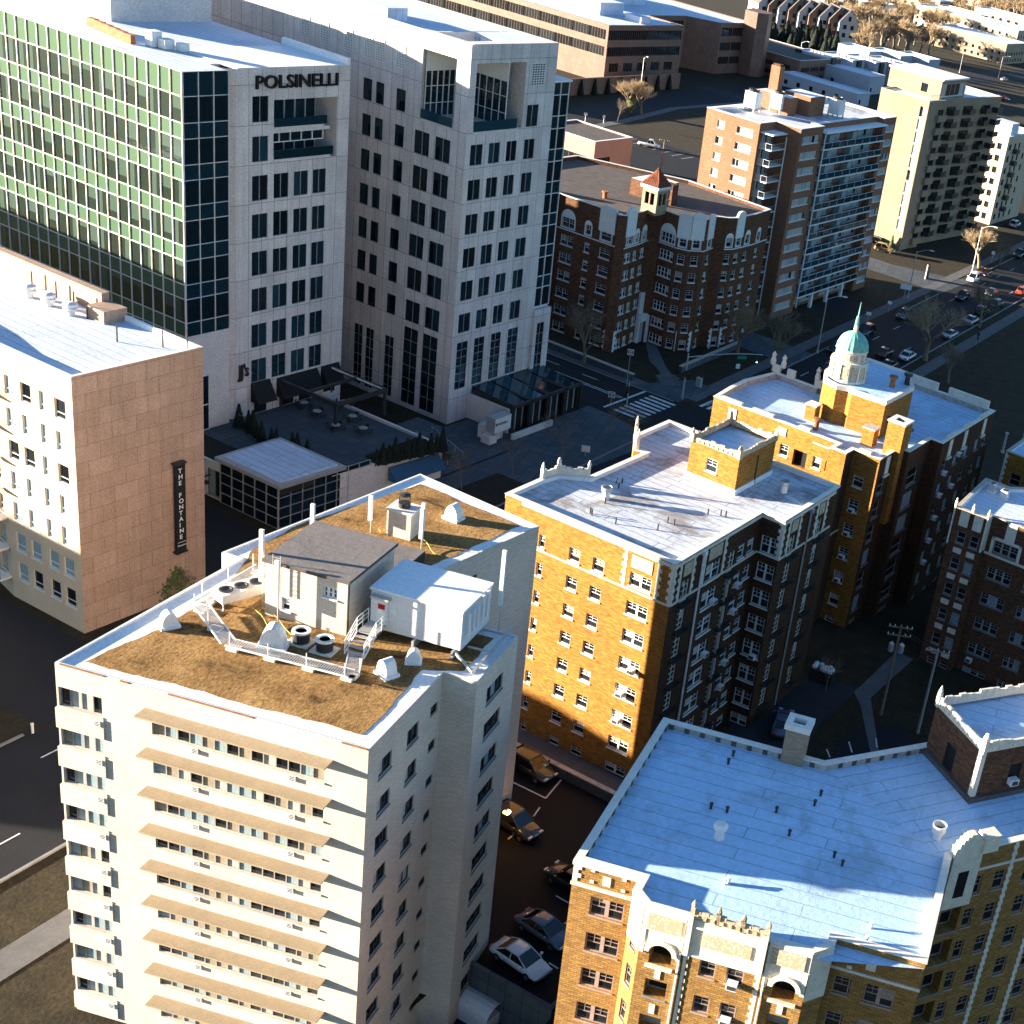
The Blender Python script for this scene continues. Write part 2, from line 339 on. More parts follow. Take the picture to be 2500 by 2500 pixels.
# ------------------------------------------------------------ windows
# style: frame mat, frame width, vertical mullions (fractions), rails (fractions), glass mats with weights, sill mat, trim
ST = {
 'sash': dict(f='frame', fw=.07, v=[], h=[.5], g=[('glass', 4), ('blind', 1), ('curtain', 1)], sill='frame', sd=.1, mun=1),
 'sash2': dict(f='frame', fw=.08, v=[.5], h=[.5], g=[('glass', 4), ('blind', 1), ('curtain', 1)], sill='frame', sd=.1, mw=.2, mun=1),
 'sash3': dict(f='frame', fw=.08, v=[.333, .667], h=[.5], g=[('glass', 4), ('blind', 1), ('curtain', 1)], sill='frame', sd=.1, mw=.16),
 'sash4': dict(f='frame', fw=.08, v=[.25, .5, .75], h=[.5], g=[('glass', 4), ('blind', 1), ('curtain', 1)], sill='frame', sd=.1, mw=.14),
 'mauve': dict(f='frame_mauve', fw=.08, v=[], h=[.5], g=[('glass', 5), ('blind', 1)], sill='frame_mauve', sd=.06, mun=1),
 'mauve2': dict(f='frame_mauve', fw=.08, v=[.5], h=[.5], g=[('glass', 5), ('blind', 1)], sill='frame_mauve', sd=.06, mw=.26, mun=1),
 'office': dict(f='frame_dark', fw=.06, v=[.5], h=[], g=[('glass_office', 5), ('glass_blue', 2), ('glass', 1)], mw=.06, mm='frame_grey'),
 'office_n': dict(f='frame_dark', fw=.06, v=[], h=[], g=[('glass_office', 1)]),
 'tall': dict(f='frame_dark', fw=.06, v=[.5], h=[.17, .33, .5, .67, .83], g=[('glass_office', 1)], mw=.05, mm='frame_grey'),
 'ribbon': dict(f='frame_grey', fw=.05, v=[i / 14 for i in range(1, 14)], h=[], g=[('glass', 5), ('blind', 4), ('curtain_teal', 4), ('curtain', 2)], sill='white_brick', sd=.1, mw=.07),
 'corner': dict(f='frame_grey', fw=.05, v=[.22, .48, .74], h=[], g=[('curtain_teal', 3), ('blind', 2), ('curtain', 2), ('glass', 1)], sill='white_brick', sd=.05, mw=.06),
 'slide': dict(f='frame_dark', fw=.06, v=[.5], h=[], g=[('glass', 4), ('curtain', 1)], sill='kerb', sd=.06, mw=.06),
 'slide3': dict(f='frame_dark', fw=.06, v=[.33, .67], h=[], g=[('glass', 4), ('curtain_teal', 1)], sill='kerb', sd=.06, mw=.06),
 'hotel': dict(f='frame', fw=.05, v=[], h=[.3], g=[('curtain_teal', 3), ('glass', 2)], sill='frame', sd=.03, mw=.06),
 'french': dict(f='terracotta', fw=.1, v=[.5], h=[.25, .5, .75], g=[('glass', 5), ('curtain', 1)], mw=.08, sill=None),
 'dark': dict(f='frame_dark', fw=.05, v=[], h=[], g=[('glass', 1)]),
 'void': dict(f='frame_dark', fw=.02, v=[], h=[], g=[('black', 1)]),
 'apt': dict(f='frame', fw=.06, v=[.2, .4, .6, .8], h=[], g=[('curtain_teal', 3), ('curtain', 3), ('glass', 2)], mw=.06, sill='frame', sd=.06),
 'apt2': dict(f='frame', fw=.06, v=[.5], h=[], g=[('curtain_teal', 3), ('curtain', 3), ('glass', 2)], mw=.06, sill='frame', sd=.06),
 'band': dict(f='frame_dark', fw=.03, v=[i / 6 for i in range(1, 6)], h=[], g=[('glass', 1)], mw=.07, mm='banded'),
 'deco': dict(f='frame_grey', fw=.08, v=[], h=[.5], g=[('glass', 2), ('curtain_teal', 1)], sill='kerb', sd=.08),
 'deco3': dict(f='frame_grey', fw=.08, v=[.333, .667], h=[.5], g=[('glass', 3), ('curtain_teal', 1)], sill='kerb', sd=.08, mw=.2, mun=1),
}
WM = ['frame', 'frame_dark', 'frame_grey', 'frame_mauve', 'terracotta', 'white_brick', 'kerb', 'banded']
PM = ['glass', 'blind', 'curtain', 'curtain_teal', 'glass_office', 'black', 'glass_blue']
def win_geo(fm, pm, w, h, dep, st, rnd):
    F = WM.index(st['f']); fwd = st['fw']; mw = st.get('mw', .05); mmi = WM.index(st.get('mm', st['f']))
    y0, y1 = dep - .07, dep - .005
    fm.box(0, y0, 0, fwd, y1, h, F); fm.box(w - fwd, y0, 0, w, y1, h, F)
    fm.box(fwd, y0, h - fwd, w - fwd, y1, h, F); fm.box(fwd, y0, 0, w - fwd, y1, fwd, F)
    xs = [0] + [q * w for q in st['v']] + [w]
    for q in st['v']: fm.box(q * w - mw / 2, y0 + .01, fwd, q * w + mw / 2, y1, h - fwd, mmi)
    for q in st['h']:
        for a, b in zip(xs, xs[1:]): fm.box(a + mw / 2, y0 + .02, q * h - .03, b - mw / 2, y1, q * h + .03, mmi)
    if st.get('mun'):
        for a, b in zip(xs, xs[1:]):
            c = (a + b) / 2; fm.box(c - .015, y0 + .03, .5 * h + .03, c + .015, y1, h - fwd, F)
            fm.box(a + .06, y0 + .03, .74 * h, b - .06, y1, .74 * h + .03, F)
    if st.get('sill'):
        k = WM.index(st['sill']); fm.box(-.06, -st['sd'], -.12, w + .06, dep - .1, -.002, k)
    gl = st['g']; tot = sum(q for _, q in gl)
    for a, b in zip(xs, xs[1:]):
        t = rnd.random() * tot; nm = gl[0][0]
        for g_, q in gl:
            t -= q
            if t <= 0: nm = g_; break
        base = gl[0][0]
        if nm in ('blind', 'curtain') and st['h'] and base != nm:
            s_ = h * rnd.choice([.35, .5, .7])
            pm.face([(a, dep, s_), (b, dep, s_), (b, dep, h), (a, dep, h)], PM.index(nm))
            pm.face([(a, dep, 0), (b, dep, 0), (b, dep, s_), (a, dep, s_)], PM.index(base))
        else:
            pm.face([(a, dep, 0), (b, dep, 0), (b, dep, h), (a, dep, h)], PM.index(nm))
WC = {}
def win_mesh(w, h, dep, sname, single):
    var = random.randrange(5); key = (round(w, 1), round(h, 1), dep, sname, var, single)
    if key not in WC:
        f, p = MB(), MB(); rnd = random.Random(str(key)); win_geo(f, p if not single else p, w, h, dep, ST[sname], rnd)
        if single:
            i = len(f.v); f.v += p.v; f.f += [tuple(q + i for q in t) for t in p.f]; f.m += [q + len(WM) for q in p.m]; f.uv += p.uv
            WC[key] = (f.mesh('window', [M[k] for k in WM + PM]), None)
        else: WC[key] = (f.mesh('window', [M[k] for k in WM]), p.mesh('pane', [M[k] for k in PM]))
    return WC[key]
class Bld:
    def __init__(s, name, label, cat, o, yaw, group=None, single=False, dep=.16):
        s.root = thing(name, label, cat, o[0], o[1], 0, yaw, group); s.yaw = yaw
        s.w = MB(); s.n = 0; s.of = MB(); s.op = MB(); s.single = single; s.dep = dep; s.acc = 0
    def wall(s, p0, p1, z0, z1, ops=(), m=0, dep=None):
        dep = dep or s.dep; p0, p1 = Vector(p0), Vector(p1); d = p1 - p0; L = d.length; d /= L; nv = Vector((-d.y, d.x))
        ops = [o for o in ops if o[0] >= 0 and o[1] <= L + .001 and o[3] <= z1]
        xs = sorted({0, L} | {o[0] for o in ops} | {o[1] for o in ops}); zs = sorted({z0, z1} | {max(z0, o[2]) for o in ops} | {o[3] for o in ops})
        A = s.acc; mb = s.w
        def P(x, z, k=0): q = p0 + d * x + nv * k; return (q.x, q.y, z)
        for x0, x1 in zip(xs, xs[1:]):
            run = None
            for za, zb in zip(zs, zs[1:]):
                cx, cz = (x0 + x1) / 2, (za + zb) / 2
                if any(o[0] < cx < o[1] and o[2] < cz < o[3] for o in ops):
                    if run is not None: mb.face([P(x0, run), P(x1, run), P(x1, za), P(x0, za)], m, [(A + x0, run), (A + x1, run), (A + x1, za), (A + x0, za)]); run = None
                elif run is None: run = za
            if run is not None: mb.face([P(x0, run), P(x1, run), P(x1, z1), P(x0, z1)], m, [(A + x0, run), (A + x1, run), (A + x1, z1), (A + x0, z1)])
        an = math.atan2(d.y, d.x)
        for o in ops:
            x0, x1, a, b = o[:4]; stn = o[4]; a = max(a, z0); k = o[5] if len(o) > 5 else dep
            mb.face([P(x0, a), P(x1, a), P(x1, a, k), P(x0, a, k)], m); mb.face([P(x0, b, k), P(x1, b, k), P(x1, b), P(x0, b)], m)
            mb.face([P(x0, a, k), P(x0, b, k), P(x0, b), P(x0, a)], m); mb.face([P(x1, a), P(x1, b), P(x1, b, k), P(x1, a, k)], m)
            q = p0 + d * x0
            if s.n < 98:
                s.n += 1; fme, pme = win_mesh(x1 - x0, b - a, k, stn, s.single)
                wo = link('window', fme, s.root, (q.x, q.y, a), an)
                if pme: link('pane', pme, wo)
            else:
                s.of.at(q.x, q.y, a, an); s.op.at(q.x, q.y, a, an)
                win_geo(s.of, s.op, x1 - x0, b - a, k, ST[stn], random)
        s.acc += L
    def poly(s, pts, z0, z1, ops={}, m=0, skip=()):
        n = len(pts)
        for i in range(n):
            if i in skip: continue
            s.wall(pts[i], pts[(i + 1) % n], z0, z1, ops.get(i, ()), m)
    def done(s, mats):
        s.w.build('wall', mats, s.root)
        if s.of.f:
            o = s.of; i = len(o.v); o.v += s.op.v; o.f += [tuple(q + i for q in t) for t in s.op.f]; o.m += [q + len(WM) for q in s.op.m]; o.uv += s.op.uv
            struct(o.build('window', [M[k] for k in WM + PM], s.root), 'stuff')
def grid(cols, rows, st, dep=None):
    r = []
    for c in cols:
        for z in rows: r.append((c[0], c[1], z[0], z[1], st) + ((dep,) if dep else ()))
    return r
def rows(top, h, pitch, n): return [(top - i * pitch - h, top - i * pitch) for i in range(n)]
def inset(poly, d):
    n = len(poly); out = []
    for i in range(n):
        a, b, c = Vector(poly[i - 1]), Vector(poly[i]), Vector(poly[(i + 1) % n])
        d1, d2 = (b - a).normalized(), (c - b).normalized(); n1, n2 = Vector((-d1.y, d1.x)), Vector((-d2.y, d2.x))
        k = n1 + n2; k /= max(.3, k.length_squared / 2); out.append((b.x + k.x * d, b.y + k.y * d))
    return out
def parapet(root, poly, zr, zt, th, mats, name='parapet', skip=(), cop=.08, over=.05):
    """solid parapet ring: inner face + coping, outside flush with the wall"""
    inn = inset(poly, th); mb = MB(); n = len(poly); cb = MB(); o1 = inset(poly, -over); i1 = inset(poly, th + over)
    for i in range(n):
        if i in skip: continue
        j = (i + 1) % n
        a, b, c, d = poly[i], poly[j], inn[j], inn[i]
        mb.face([(c[0], c[1], zr), (d[0], d[1], zr), (d[0], d[1], zt - cop), (c[0], c[1], zt - cop)])
        a, b, c, d = o1[i], o1[j], i1[j], i1[i]
        cb.face([(*a, zt), (*b, zt), (*c, zt), (*d, zt)]); cb.face([(*a, zt - cop), (*b, zt - cop), (*b, zt), (*a, zt)])
        cb.face([(*c, zt - cop), (*d, zt - cop), (*d, zt), (*c, zt)]); cb.face([(*d, zt - cop), (*c, zt - cop), (*b, zt - cop), (*a, zt - cop)])
    p = mb.build(name, mats[0], root); cb.build('coping', mats[1], p)
def text_mesh(body, size, ext, bold=0.0):
    cu = bpy.data.curves.new('lettering', 'FONT'); cu.body = body; cu.size = size; cu.extrude = ext; cu.offset = bold; cu.resolution_u = 3
    o = bpy.data.objects.new('tmp', cu); COL.objects.link(o); bpy.context.view_layer.update()
    me = bpy.data.meshes.new_from_object(o.evaluated_get(bpy.context.evaluated_depsgraph_get()))
    bpy.data.objects.remove(o); return me
def lettering(body, size, ext, m, parent, loc, rot, bold=0.0, sx=1.0, name='lettering'):
    me = text_mesh(body, size, ext, bold); me.materials.clear(); me.materials.append(m)
    o = link(name, me, parent, loc); o.rotation_euler = rot; o.scale = (sx, 1, 1); return o
# ================================================================ GROUND
def sheet(name, pts, z, m, label=None):
    mb = MB(); mb.flat(pts, z); return struct(mb.build(name, M[m]))
def cpts(L): return [tuple(C(a, b)) for a, b in L]
pit = (-49.0, -41.0, 44.0, 62.6)   # sunken yard beside the parking deck (a0,a1,b0,b1)
gm = MB()
for a0, a1, b0, b1 in ((-1500, 900, -200, pit[2]), (-1500, 900, pit[3], 2600), (-1500, pit[0], pit[2], pit[3]), (pit[1], 900, pit[2], pit[3])):
    gm.flat(cpts([(a0, b0), (a1, b0), (a1, b1), (a0, b1)]), 0)
struct(gm.build('ground', M['grass']))
ym = MB(); ym.flat(cpts([(-50, 43), (-40, 43), (-40, 64), (-50, 64)]), -3.0); struct(ym.build('sunken_yard', M['asphalt']))
def ra(b): return -99.2 - .047 * (b - 205)
def strip(name, b0, b1, off0, off1, z, m, step=40, th=None):
    bs = [b0]
    while bs[-1] < b1: bs.append(min(b1, bs[-1] + step))
    L = [(ra(b) + off0, b) for b in bs]; Rr = [(ra(b) + off1, b) for b in bs]
    pts = cpts(Rr + L[::-1]); mb = MB()
    for i in range(len(bs) - 1):
        q = cpts([L[i], Rr[i], Rr[i + 1], L[i + 1]])
        if th: mb.prism([q[0], q[1], q[2], q[3]], 0, z)
        else: mb.flat(q, z)
    return struct(mb.build(name, M[m]))
strip('main_road', -40, 640, 0, 12.9, .02, 'asphalt')
sheet('cross_street', cpts([(-330, 155.2), (-30, 155.2), (-30, 166), (-330, 166)]), .024, 'asphalt')
for nm, b0, b1, o0, o1 in (('kerb', -40, 62, 12.9, 13.15), ('kerb', 76, 152, 12.9, 13.15), ('kerb', 169, 640, 12.9, 13.15), ('kerb', -40, 61, -.25, 0), ('kerb', 74, 152, -.25, 0), ('kerb', 169, 226, -.25, 0), ('kerb', 240, 262, -.25, 0), ('kerb', 285, 640, -.25, 0)):
    strip(nm, b0, b1, o0, o1, .14, 'kerb', th=1)
strip('sidewalk', -40, 62, 18.6, 21.0, .05, 'walk'); strip('sidewalk', 90, 152, 14.6, 17.2, .05, 'walk'); strip('sidewalk', 169, 640, 15.0, 17.4, .05, 'walk')
strip('sidewalk', 169, 640, -4.2, -1.9, .05, 'walk')
for off, c in ((6.2, 'paint_y'), (6.55, 'paint_y')): strip('road_line', 170, 260, off, off + .12, .03, 'asphalt_worn')
for off in (3.2, 9.6):
    lm = MB()
    for k in range(-8, 60):
        b = 60 + k * 9.5
        if 148 < b < 170: continue
        lm.flat(cpts([(ra(b) + off, b), (ra(b) + off + .14, b), (ra(b + 3) + off + .14, b + 3), (ra(b + 3) + off, b + 3)]), .034)
    struct(lm.build('lane_line', M['paint']))
# painted markings of the crossing
cw = MB()
for k in range(8): b = 156.3 + k * 1.22; cw.flat(cpts([(-105.0, b), (-100.6, b), (-100.6, b + .6), (-105.0, b + .6)]), .034)
for k in range(10): a = -98.4 + k * 1.22; cw.flat(cpts([(a, 168), (a + .6, 168), (a + .6, 171.6), (a, 171.6)]), .034)
cw.flat(cpts([(-106.6, 156), (-106.2, 156), (-106.2, 166), (-106.6, 166)]), .034)
cw.flat(cpts([(-140, 160.6), (-107, 160.6), (-107, 160.75), (-140, 160.75)]), .034); cw.flat(cpts([(-140, 161.1), (-107, 161.1), (-107, 161.25), (-140, 161.25)]), .034)
for k in range(3): cw.flat(cpts([(-130 + k * 7, 163.6), (-127.6 + k * 7, 163.6), (-127 + k * 7, 163.75), (-130 + k * 7, 163.75)]), .034)
struct(cw.build('crosswalk_markings', M['paint']))
# corner plazas, walks
sheet('sidewalk', cpts([(-145, 166.6), (-101.5, 166.6), (-101.5, 169.2), (-145, 169.2)]), .05, 'walk')
sheet('kerb', cpts([(-145, 166.0), (-101.5, 166.0), (-101.5, 166.35), (-145, 166.35)]), .1, 'kerb')
sheet('sidewalk', cpts([(-108, 140), (-101.5, 128), (-95.6, 128), (-94.8, 147), (-97, 153), (-104, 154.6), (-108, 154.6)]), .03, 'concrete')
sheet('sidewalk', cpts([(-109, 166.6), (-101, 166.6), (-101, 176), (-105, 176)]), .055, 'concrete')
sheet('plaza', cpts([(-106.2, 100), (-98.5, 100), (-97.2, 152), (-106.2, 152)]), .02, 'soil')
sheet('sidewalk', cpts([(-104.6, 96), (-101.9, 96), (-101.2, 140), (-104.6, 140)]), .045, 'concrete')
sheet('plaza', cpts([(-114.6, 121.6), (-105, 121.6), (-105, 139.5), (-114.6, 139.5)]), .04, 'concrete')
sheet('driveway', cpts([(-150, 62.5), (ra(68), 62.5), (ra(68), 72.6), (-150, 72.6)]), .024, 'asphalt')
sheet('driveway', cpts([(-150, 88.5), (ra(92) + .5, 88.5), (ra(92) + .5, 97.5), (-150, 97.5)]), .024, 'asphalt')
sheet('driveway', cpts([(-150, 263), (ra(270) + .3, 263), (ra(270) + .3, 282), (-104.5, 277), (-118, 272), (-150, 272)]), .03, 'concrete')
sheet('driveway', cpts([(-113, 228), (ra(234) + .2, 227), (ra(234) + .2, 240), (-113, 238)]), .03, 'asphalt')
sheet('driveway', cpts([(-145, 196), (ra(200), 196), (ra(200), 204.5), (-145, 204.5)]), .03, 'concrete')
sheet('side_street', cpts([(-250, 395), (ra(400) + .3, 395), (ra(400) + .3, 404), (-250, 404)]), .045, 'asphalt_worn')
sheet('upper_street', cpts([(-223, 200), (-223.5, 297), (-226, 321), (-233, 356), (-230, 520), (-222, 900), (-236, 900), (-246, 520), (-247, 400), (-246, 360), (-239.5, 320), (-237, 200)]), .03, 'asphalt')
sheet('sidewalk', cpts([(-219.5, 200), (-220, 297), (-222.8, 321), (-230, 357), (-227, 520), (-230, 520), (-232.4, 356), (-225.5, 321), (-223, 297), (-222.6, 200)]), .06, 'walk')
sheet('parking_lot', cpts([(-219, 282), (-215, 312), (-165, 312), (-160, 276)]), .03, 'asphalt')
sheet('alley_road', cpts([(-219, 262), (-219, 276), (-150, 268), (-150, 250)]), .034, 'concrete')
pl = MB()
for k in range(9): a = -216 + k * 2.9; pl.flat(cpts([(a, 303), (a + .14, 303), (a + .14, 308.5), (a, 308.5)]), .04)
struct(pl.build('parking_lines', M['paint']))
sheet('courtyard_paving', [tuple(at(*p)) for p in ((1700, 1900), (1830, 1700), (1960, 1640), (2100, 1680), (2000, 1770), (1900, 1960))], .03, 'asphalt_worn')
sheet('footpath', [tuple(at(*p)) for p in ((2085, 1690), (2190, 1590), (2230, 1610), (2125, 1705), (2150, 1860), (2130, 1860), (2100, 1720))], .04, 'walk')
sheet('parking_deck', cpts([(-62.5, 62.8), (-30, 62.8), (-30, 84.5), (-62.5, 84.5)]), .03, 'asphalt_shade')
sheet('parking_deck', [tuple(at(*p)) for p in ((2000, 1870), (2080, 1780), (2200, 1770), (2300, 1900), (2150, 1950))], .035, 'asphalt')
dl = MB()
for pp in (((1240, 1905), (1332, 1950)), ((1332, 1950), (1370, 1905)), ((1240, 2012), (1300, 1998)), ((1300, 1998), (1318, 1972)), ((1357, 2188), (1390, 2207)), ((1340, 2352), (1362, 2366)), ((1240, 2050), (1300, 2005)), ((2072, 1812), (2080, 1838)), ((2138, 1803), (2141, 1826)), ((2018, 1830), (2026, 1850))):
    p, q = at(*pp[0]), at(*pp[1]); d = (q - p).normalized() * .07; n_ = Vector((-d.y, d.x))
    dl.flat([tuple(p + n_), tuple(p - n_), tuple(q - n_), tuple(q + n_)], .06)
struct(dl.build('parking_lines', M['paint']))

# ================================================================ WHITE BRICK TOWER (nearest)
Wo = at(900, 1831, 26.4); WY = R(-4.2)
W = Bld('apartment_tower', 'nearest tall cream brick tower with brown gravel roof and ribbon windows under slab awnings', 'building', Wo, WY)
WP = [(-18.9, 0), (0, 0), (0, 9.0), (2.2, 9.0), (2.2, 15.1), (-7.55, 15.1), (-2.83, 30.4), (-14.0, 33.7), (-18.8, 15.5), (-17.4, 15.4)]
ZT = 26.4; fp = 2.724
o0 = grid([(5.85, 16.35)], rows(24.55, 1.2, fp, 10), 'ribbon') + grid([(.12, 2.8)], rows(24.85, 1.3, fp, 9), 'corner', .25)
o1 = grid([(1.3, 2.8), (4.67, 6.07)], rows(24.68, 1.22, fp, 10), 'slide') + grid([(7.6, 8.55)], rows(24.62, .75, fp, 10), 'dark')
o3 = grid([(1.7, 4.1)], rows(24.85, 1.25, fp, 10), 'slide3')
o5 = grid([(6.7, 9.5)], rows(24.7, 1.35, fp, 9), 'slide3')
o9 = grid([(13.3, 15.2)], rows(24.85, 1.3, fp, 9), 'slide')
# extra columns on the faces turned away from the photograph
o7 = grid([(3, 4.6), (8, 9.6), (13, 14.6)], rows(24.6, 1.2, fp, 9), 'slide')
W.poly(WP, -3.2, ZT, {0: o0, 1: o1, 3: o3, 5: o5, 9: o9, 7: o7})
W.done([M['white_brick']])
mb = MB(); mb.flat(WP, 26.3); mb.build('roof', M['roof_patch'], W.root)
lip = MB(); i1 = inset(WP, .14)
for i in range(len(WP)):
    j = (i + 1) % len(WP)
    lip.face([(*WP[i], 26.42), (*WP[j], 26.42), (*i1[j], 26.42), (*i1[i], 26.42)]); lip.face([(*i1[i], 26.42), (*i1[j], 26.42), (*i1[j], 26.3), (*i1[i], 26.3)])
lip.build('roof_edge_strip', M['white_metal'], W.root)
rl = MB()
for a, b in ((-18.6, -15.9), (-14.9, -14.4), (-12.0, -6.9), (-1.6, -.1)): rl.box(a, -.035, 26.36, b, .03, 26.45)
rl.build('rusty_flashing', M['rust'], W.root)
# gravel with a ragged margin, sunk a little below the flashing
gp = []
base = [(-17.7, 1.0), (-1.1, 1.25), (-1.3, 8.9), (.9, 9.9), (.9, 14.2), (-8.6, 14.4), (-4.1, 29.8), (-13.2, 32.2), (-16.6, 23), (-17.6, 17.0), (-16.0, 12), (-16.4, 6)]
for i in range(len(base)):
    a, b = Vector(base[i]), Vector(base[(i + 1) % len(base)]); n_ = max(2, int((b - a).length / .35)); nn = Vector((-(b - a).y, (b - a).x)).normalized(); wob = 0
    for k in range(n_):
        wob = wob * .8 + random.uniform(-.07, .07); p = a + (b - a) * (k / n_) + nn * wob; gp.append((p.x, p.y))
mb = MB(); mb.prism(gp, 26.3, 26.335); mb.build('gravel_bed', M['gravel'], W.root)
for i in range(10):
    z = 24.95 - i * fp
    mb = MB(); mb.box(-13.45, -.95, z, -2.05, 0, z + .1); mb.build('awning_slab', M['tan_slab'], W.root)
for i in range(9):
    z = 22.9 - i * fp
    for u in (-17.15, -11.15, -5.2):
        mb = MB(); mb.box(u, -.14, z, u + .98, 0, z + .4)
        f = mb.build('air_conditioner', M['white_metal'], W.root)
        s_ = MB()
        for k in range(3): s_.box(u + .62, -.155, z + .06 + k * .11, u + .9, -.14, z + .12 + k * .11); s_.box(u + .06, -.15, z + .08 + k * .11, u + .55, -.14, z + .095 + k * .11)
        s_.build('grille', M['frame_dark'], f)
    mb = MB(); mb.box(-18.98, -.1, z - 1.0 + .14, -16.0, 0, z + .5); mb.box(-18.98, 0, z - 1.0 + .14, -18.9, 2.6, z + .5)
    mb.build('balcony_band', M['white_brick'], W.root)
mb = MB(); mb.box(-20.6, -1.6, -1.1, -15.4, 0, -.85); mb.build('entrance_canopy', M['tan_slab'], W.root)
def wthing(name, label, cat, u, v, z=26.335, rz=0, group=None):
    p = Wo + Vector((math.cos(WY), math.sin(WY))) * u + Vector((-math.sin(WY), math.cos(WY))) * v
    return thing(name, label, cat, p.x, p.y, z, WY + rz, group)
# stair penthouse (part of the tower)
PH = [(-12.4, 10.1), (-6.96, 10.1), (-6.96, 15.9), (-12.4, 15.9)]
ph = Bld.__new__(Bld); ph.root = W.root; ph.w = MB(); ph.n = 0; ph.of = MB(); ph.op = MB(); ph.single = True; ph.dep = .12; ph.acc = 0
ph.poly(PH, 26.3, 30.1, {0: [(3.85, 4.75, 28.75, 29.5, 'sash3'), (1.1, 1.7, 27.0, 27.9, 'sash')], 1: []})
pw = ph.w.build('stair_penthouse', M['white_brick'], W.root)
mb = MB(); mb.prism([(-12.55, 9.95), (-6.8, 9.95), (-6.8, 16.05), (-12.55, 16.05)], 30.1, 30.32, 1, 0, True); mb.build('penthouse_roof', [M['roof_grey'], M['roof_dark']], pw)
mb = MB(); mb.tube((-6.85, 10.0, 26.4), (-6.85, 10.0, 30.1), .07); mb.build('downpipe', M['dark_metal'], pw)
mb = MB(); mb.box(-12.3, 16, 26.3, -7.4, 21.3, 27.15, 0, 1); mb.build('duct_housing', [M['dark_metal'], M['roof_grey']], W.root)
# ladder on the penthouse
mb = MB()
for u in (-11.75, -11.25): mb.tube((u, 9.85, 28.2), (u, 9.85, 30.9), .03, n=4)
for k in range(8): mb.tube((-11.75, 9.85, 28.4 + k * .33), (-11.25, 9.85, 28.4 + k * .33), .02, n=4)
mb.build('ladder', M['metal'], pw)
# equipment shelter
t = wthing('equipment_shelter', 'pale grey metal equipment shelter with a white roof standing on steel beams', 'shelter', -5.9, 11.0)
mb = MB(); mb.box(0, 0, .55, 6.0, 4.15, 3.3); mb.build('body', M['container'], t)
mb = MB(); mb.prism([(-.08, -.08), (6.08, -.08), (6.08, 4.23), (-.08, 4.23)], 3.3, 3.42, 0, None, True); mb.build('roof', M['roof_patch'], t)
mb = MB(); mb.box(.25, -.05, .75, 1.15, 0, 2.75); d = mb.build('door', M['container'], t)
mb = MB(); mb.box(.12, -.4, 2.85, 1.35, 0, 3.0); mb.build('door_hood', M['metal'], t)
mb = MB(); mb.box(.5, -.07, 2.05, .95, -.051, 2.4); mb.build('warning_sign', M['lamp_red'], t)
mb = MB(); mb.box(.52, -.07, 1.75, .9, -.051, 2.0); mb.box(1.45, -.03, 1.9, 1.75, -.001, 2.25); mb.build('notice', M['sign_white'], t)
mb = MB()
for x in (.5, 3, 5.6): mb.box(x - .08, -.3, 0, x + .08, 4.4, .5)
mb.tube((5.6, 0, .4), (7.6, -1.6, .35), .1, n=4); mb.tube((7.6, -1.6, .35), (7.6, 4.1, .5), .12, n=4); mb.tube((6.1, .9, .4), (7.6, 1.0, .4), .08, n=4); mb.tube((6.1, 3.3, .4), (7.6, 3.4, .4), .08, n=4)
mb.build('support_beams', M['metal'], t)
for y in (.5, 1.15, 1.7, 2.4, 3.1): mb = MB(); mb.tube((6.25, y, 1.3 + .2 * (y > 1)), (6.25, y, 3.1 + .35 * (y > 2)), .1, n=6); mb.build('antenna_tube', M['white_metal'], t)
# antennas, chimney, pipes
def antenna(u, v, h, label, z=26.335):
    t = wthing('antenna', label, 'antenna', u, v, z, 0, 'panel antennas on the cream tower roof')
    mb = MB(); mb.box(-.13, -.1, h * .35, .13, .08, h); mb.build('panel', M['white_metal'], t)
    mb = MB(); mb.tube((0, .14, 0), (0, .14, h * .95), .045, n=6); mb.tube((0, 0, h * .5), (0, .14, h * .5), .03, n=4); mb.build('mast', M['metal'], t)
antenna(-12.95, 10.6, 5.6, 'white panel antenna at the front left corner of the stair penthouse')
antenna(-11.2, 9.4, 4.5, 'white panel antenna in front of the stair penthouse beside the ladder')
antenna(-12.9, 16.3, 5.0, 'white panel antenna at the rear left corner of the stair penthouse')
antenna(-12.4, 23.0, 3.0, 'white panel antenna on the gravel left of the brick chimney')
antenna(-8.6, 23.2, 3.4, 'white panel antenna on the gravel right of the brick chimney')
antenna(-8.1, 22.0, 3.6, 'white panel antenna nearest behind the duct housing')
antenna(.9, 14.8, 6.2, 'tall white panel antenna behind the right end of the equipment shelter')
t = wthing('rooftop_chimney', 'cream brick chimney with a black spark cage on the rear gravel roof', 'chimney', -10.5, 24.2)
mb = MB(); mb.box(-.9, -.75, 0, .9, .75, 2.0); mb.build('stack', M['white_brick'], t)
mb = MB(); mb.box(-.98, -.83, 2.0, .98, .83, 2.14); mb.build('cap', M['coping'], t)
mb = MB()
for k in range(10):
    q = k * math.pi / 5; mb.tube((.38 * math.cos(q), .38 * math.sin(q), 2.14), (.38 * math.cos(q), .38 * math.sin(q), 3.1), .025, n=4)
mb.lathe([(.40, 2.15), (.43, 2.5)], 12); mb.lathe([(.40, 3.05), (.4, 3.12), (.05, 3.2)], 12); mb.build('spark_cage', M['dark_metal'], t)
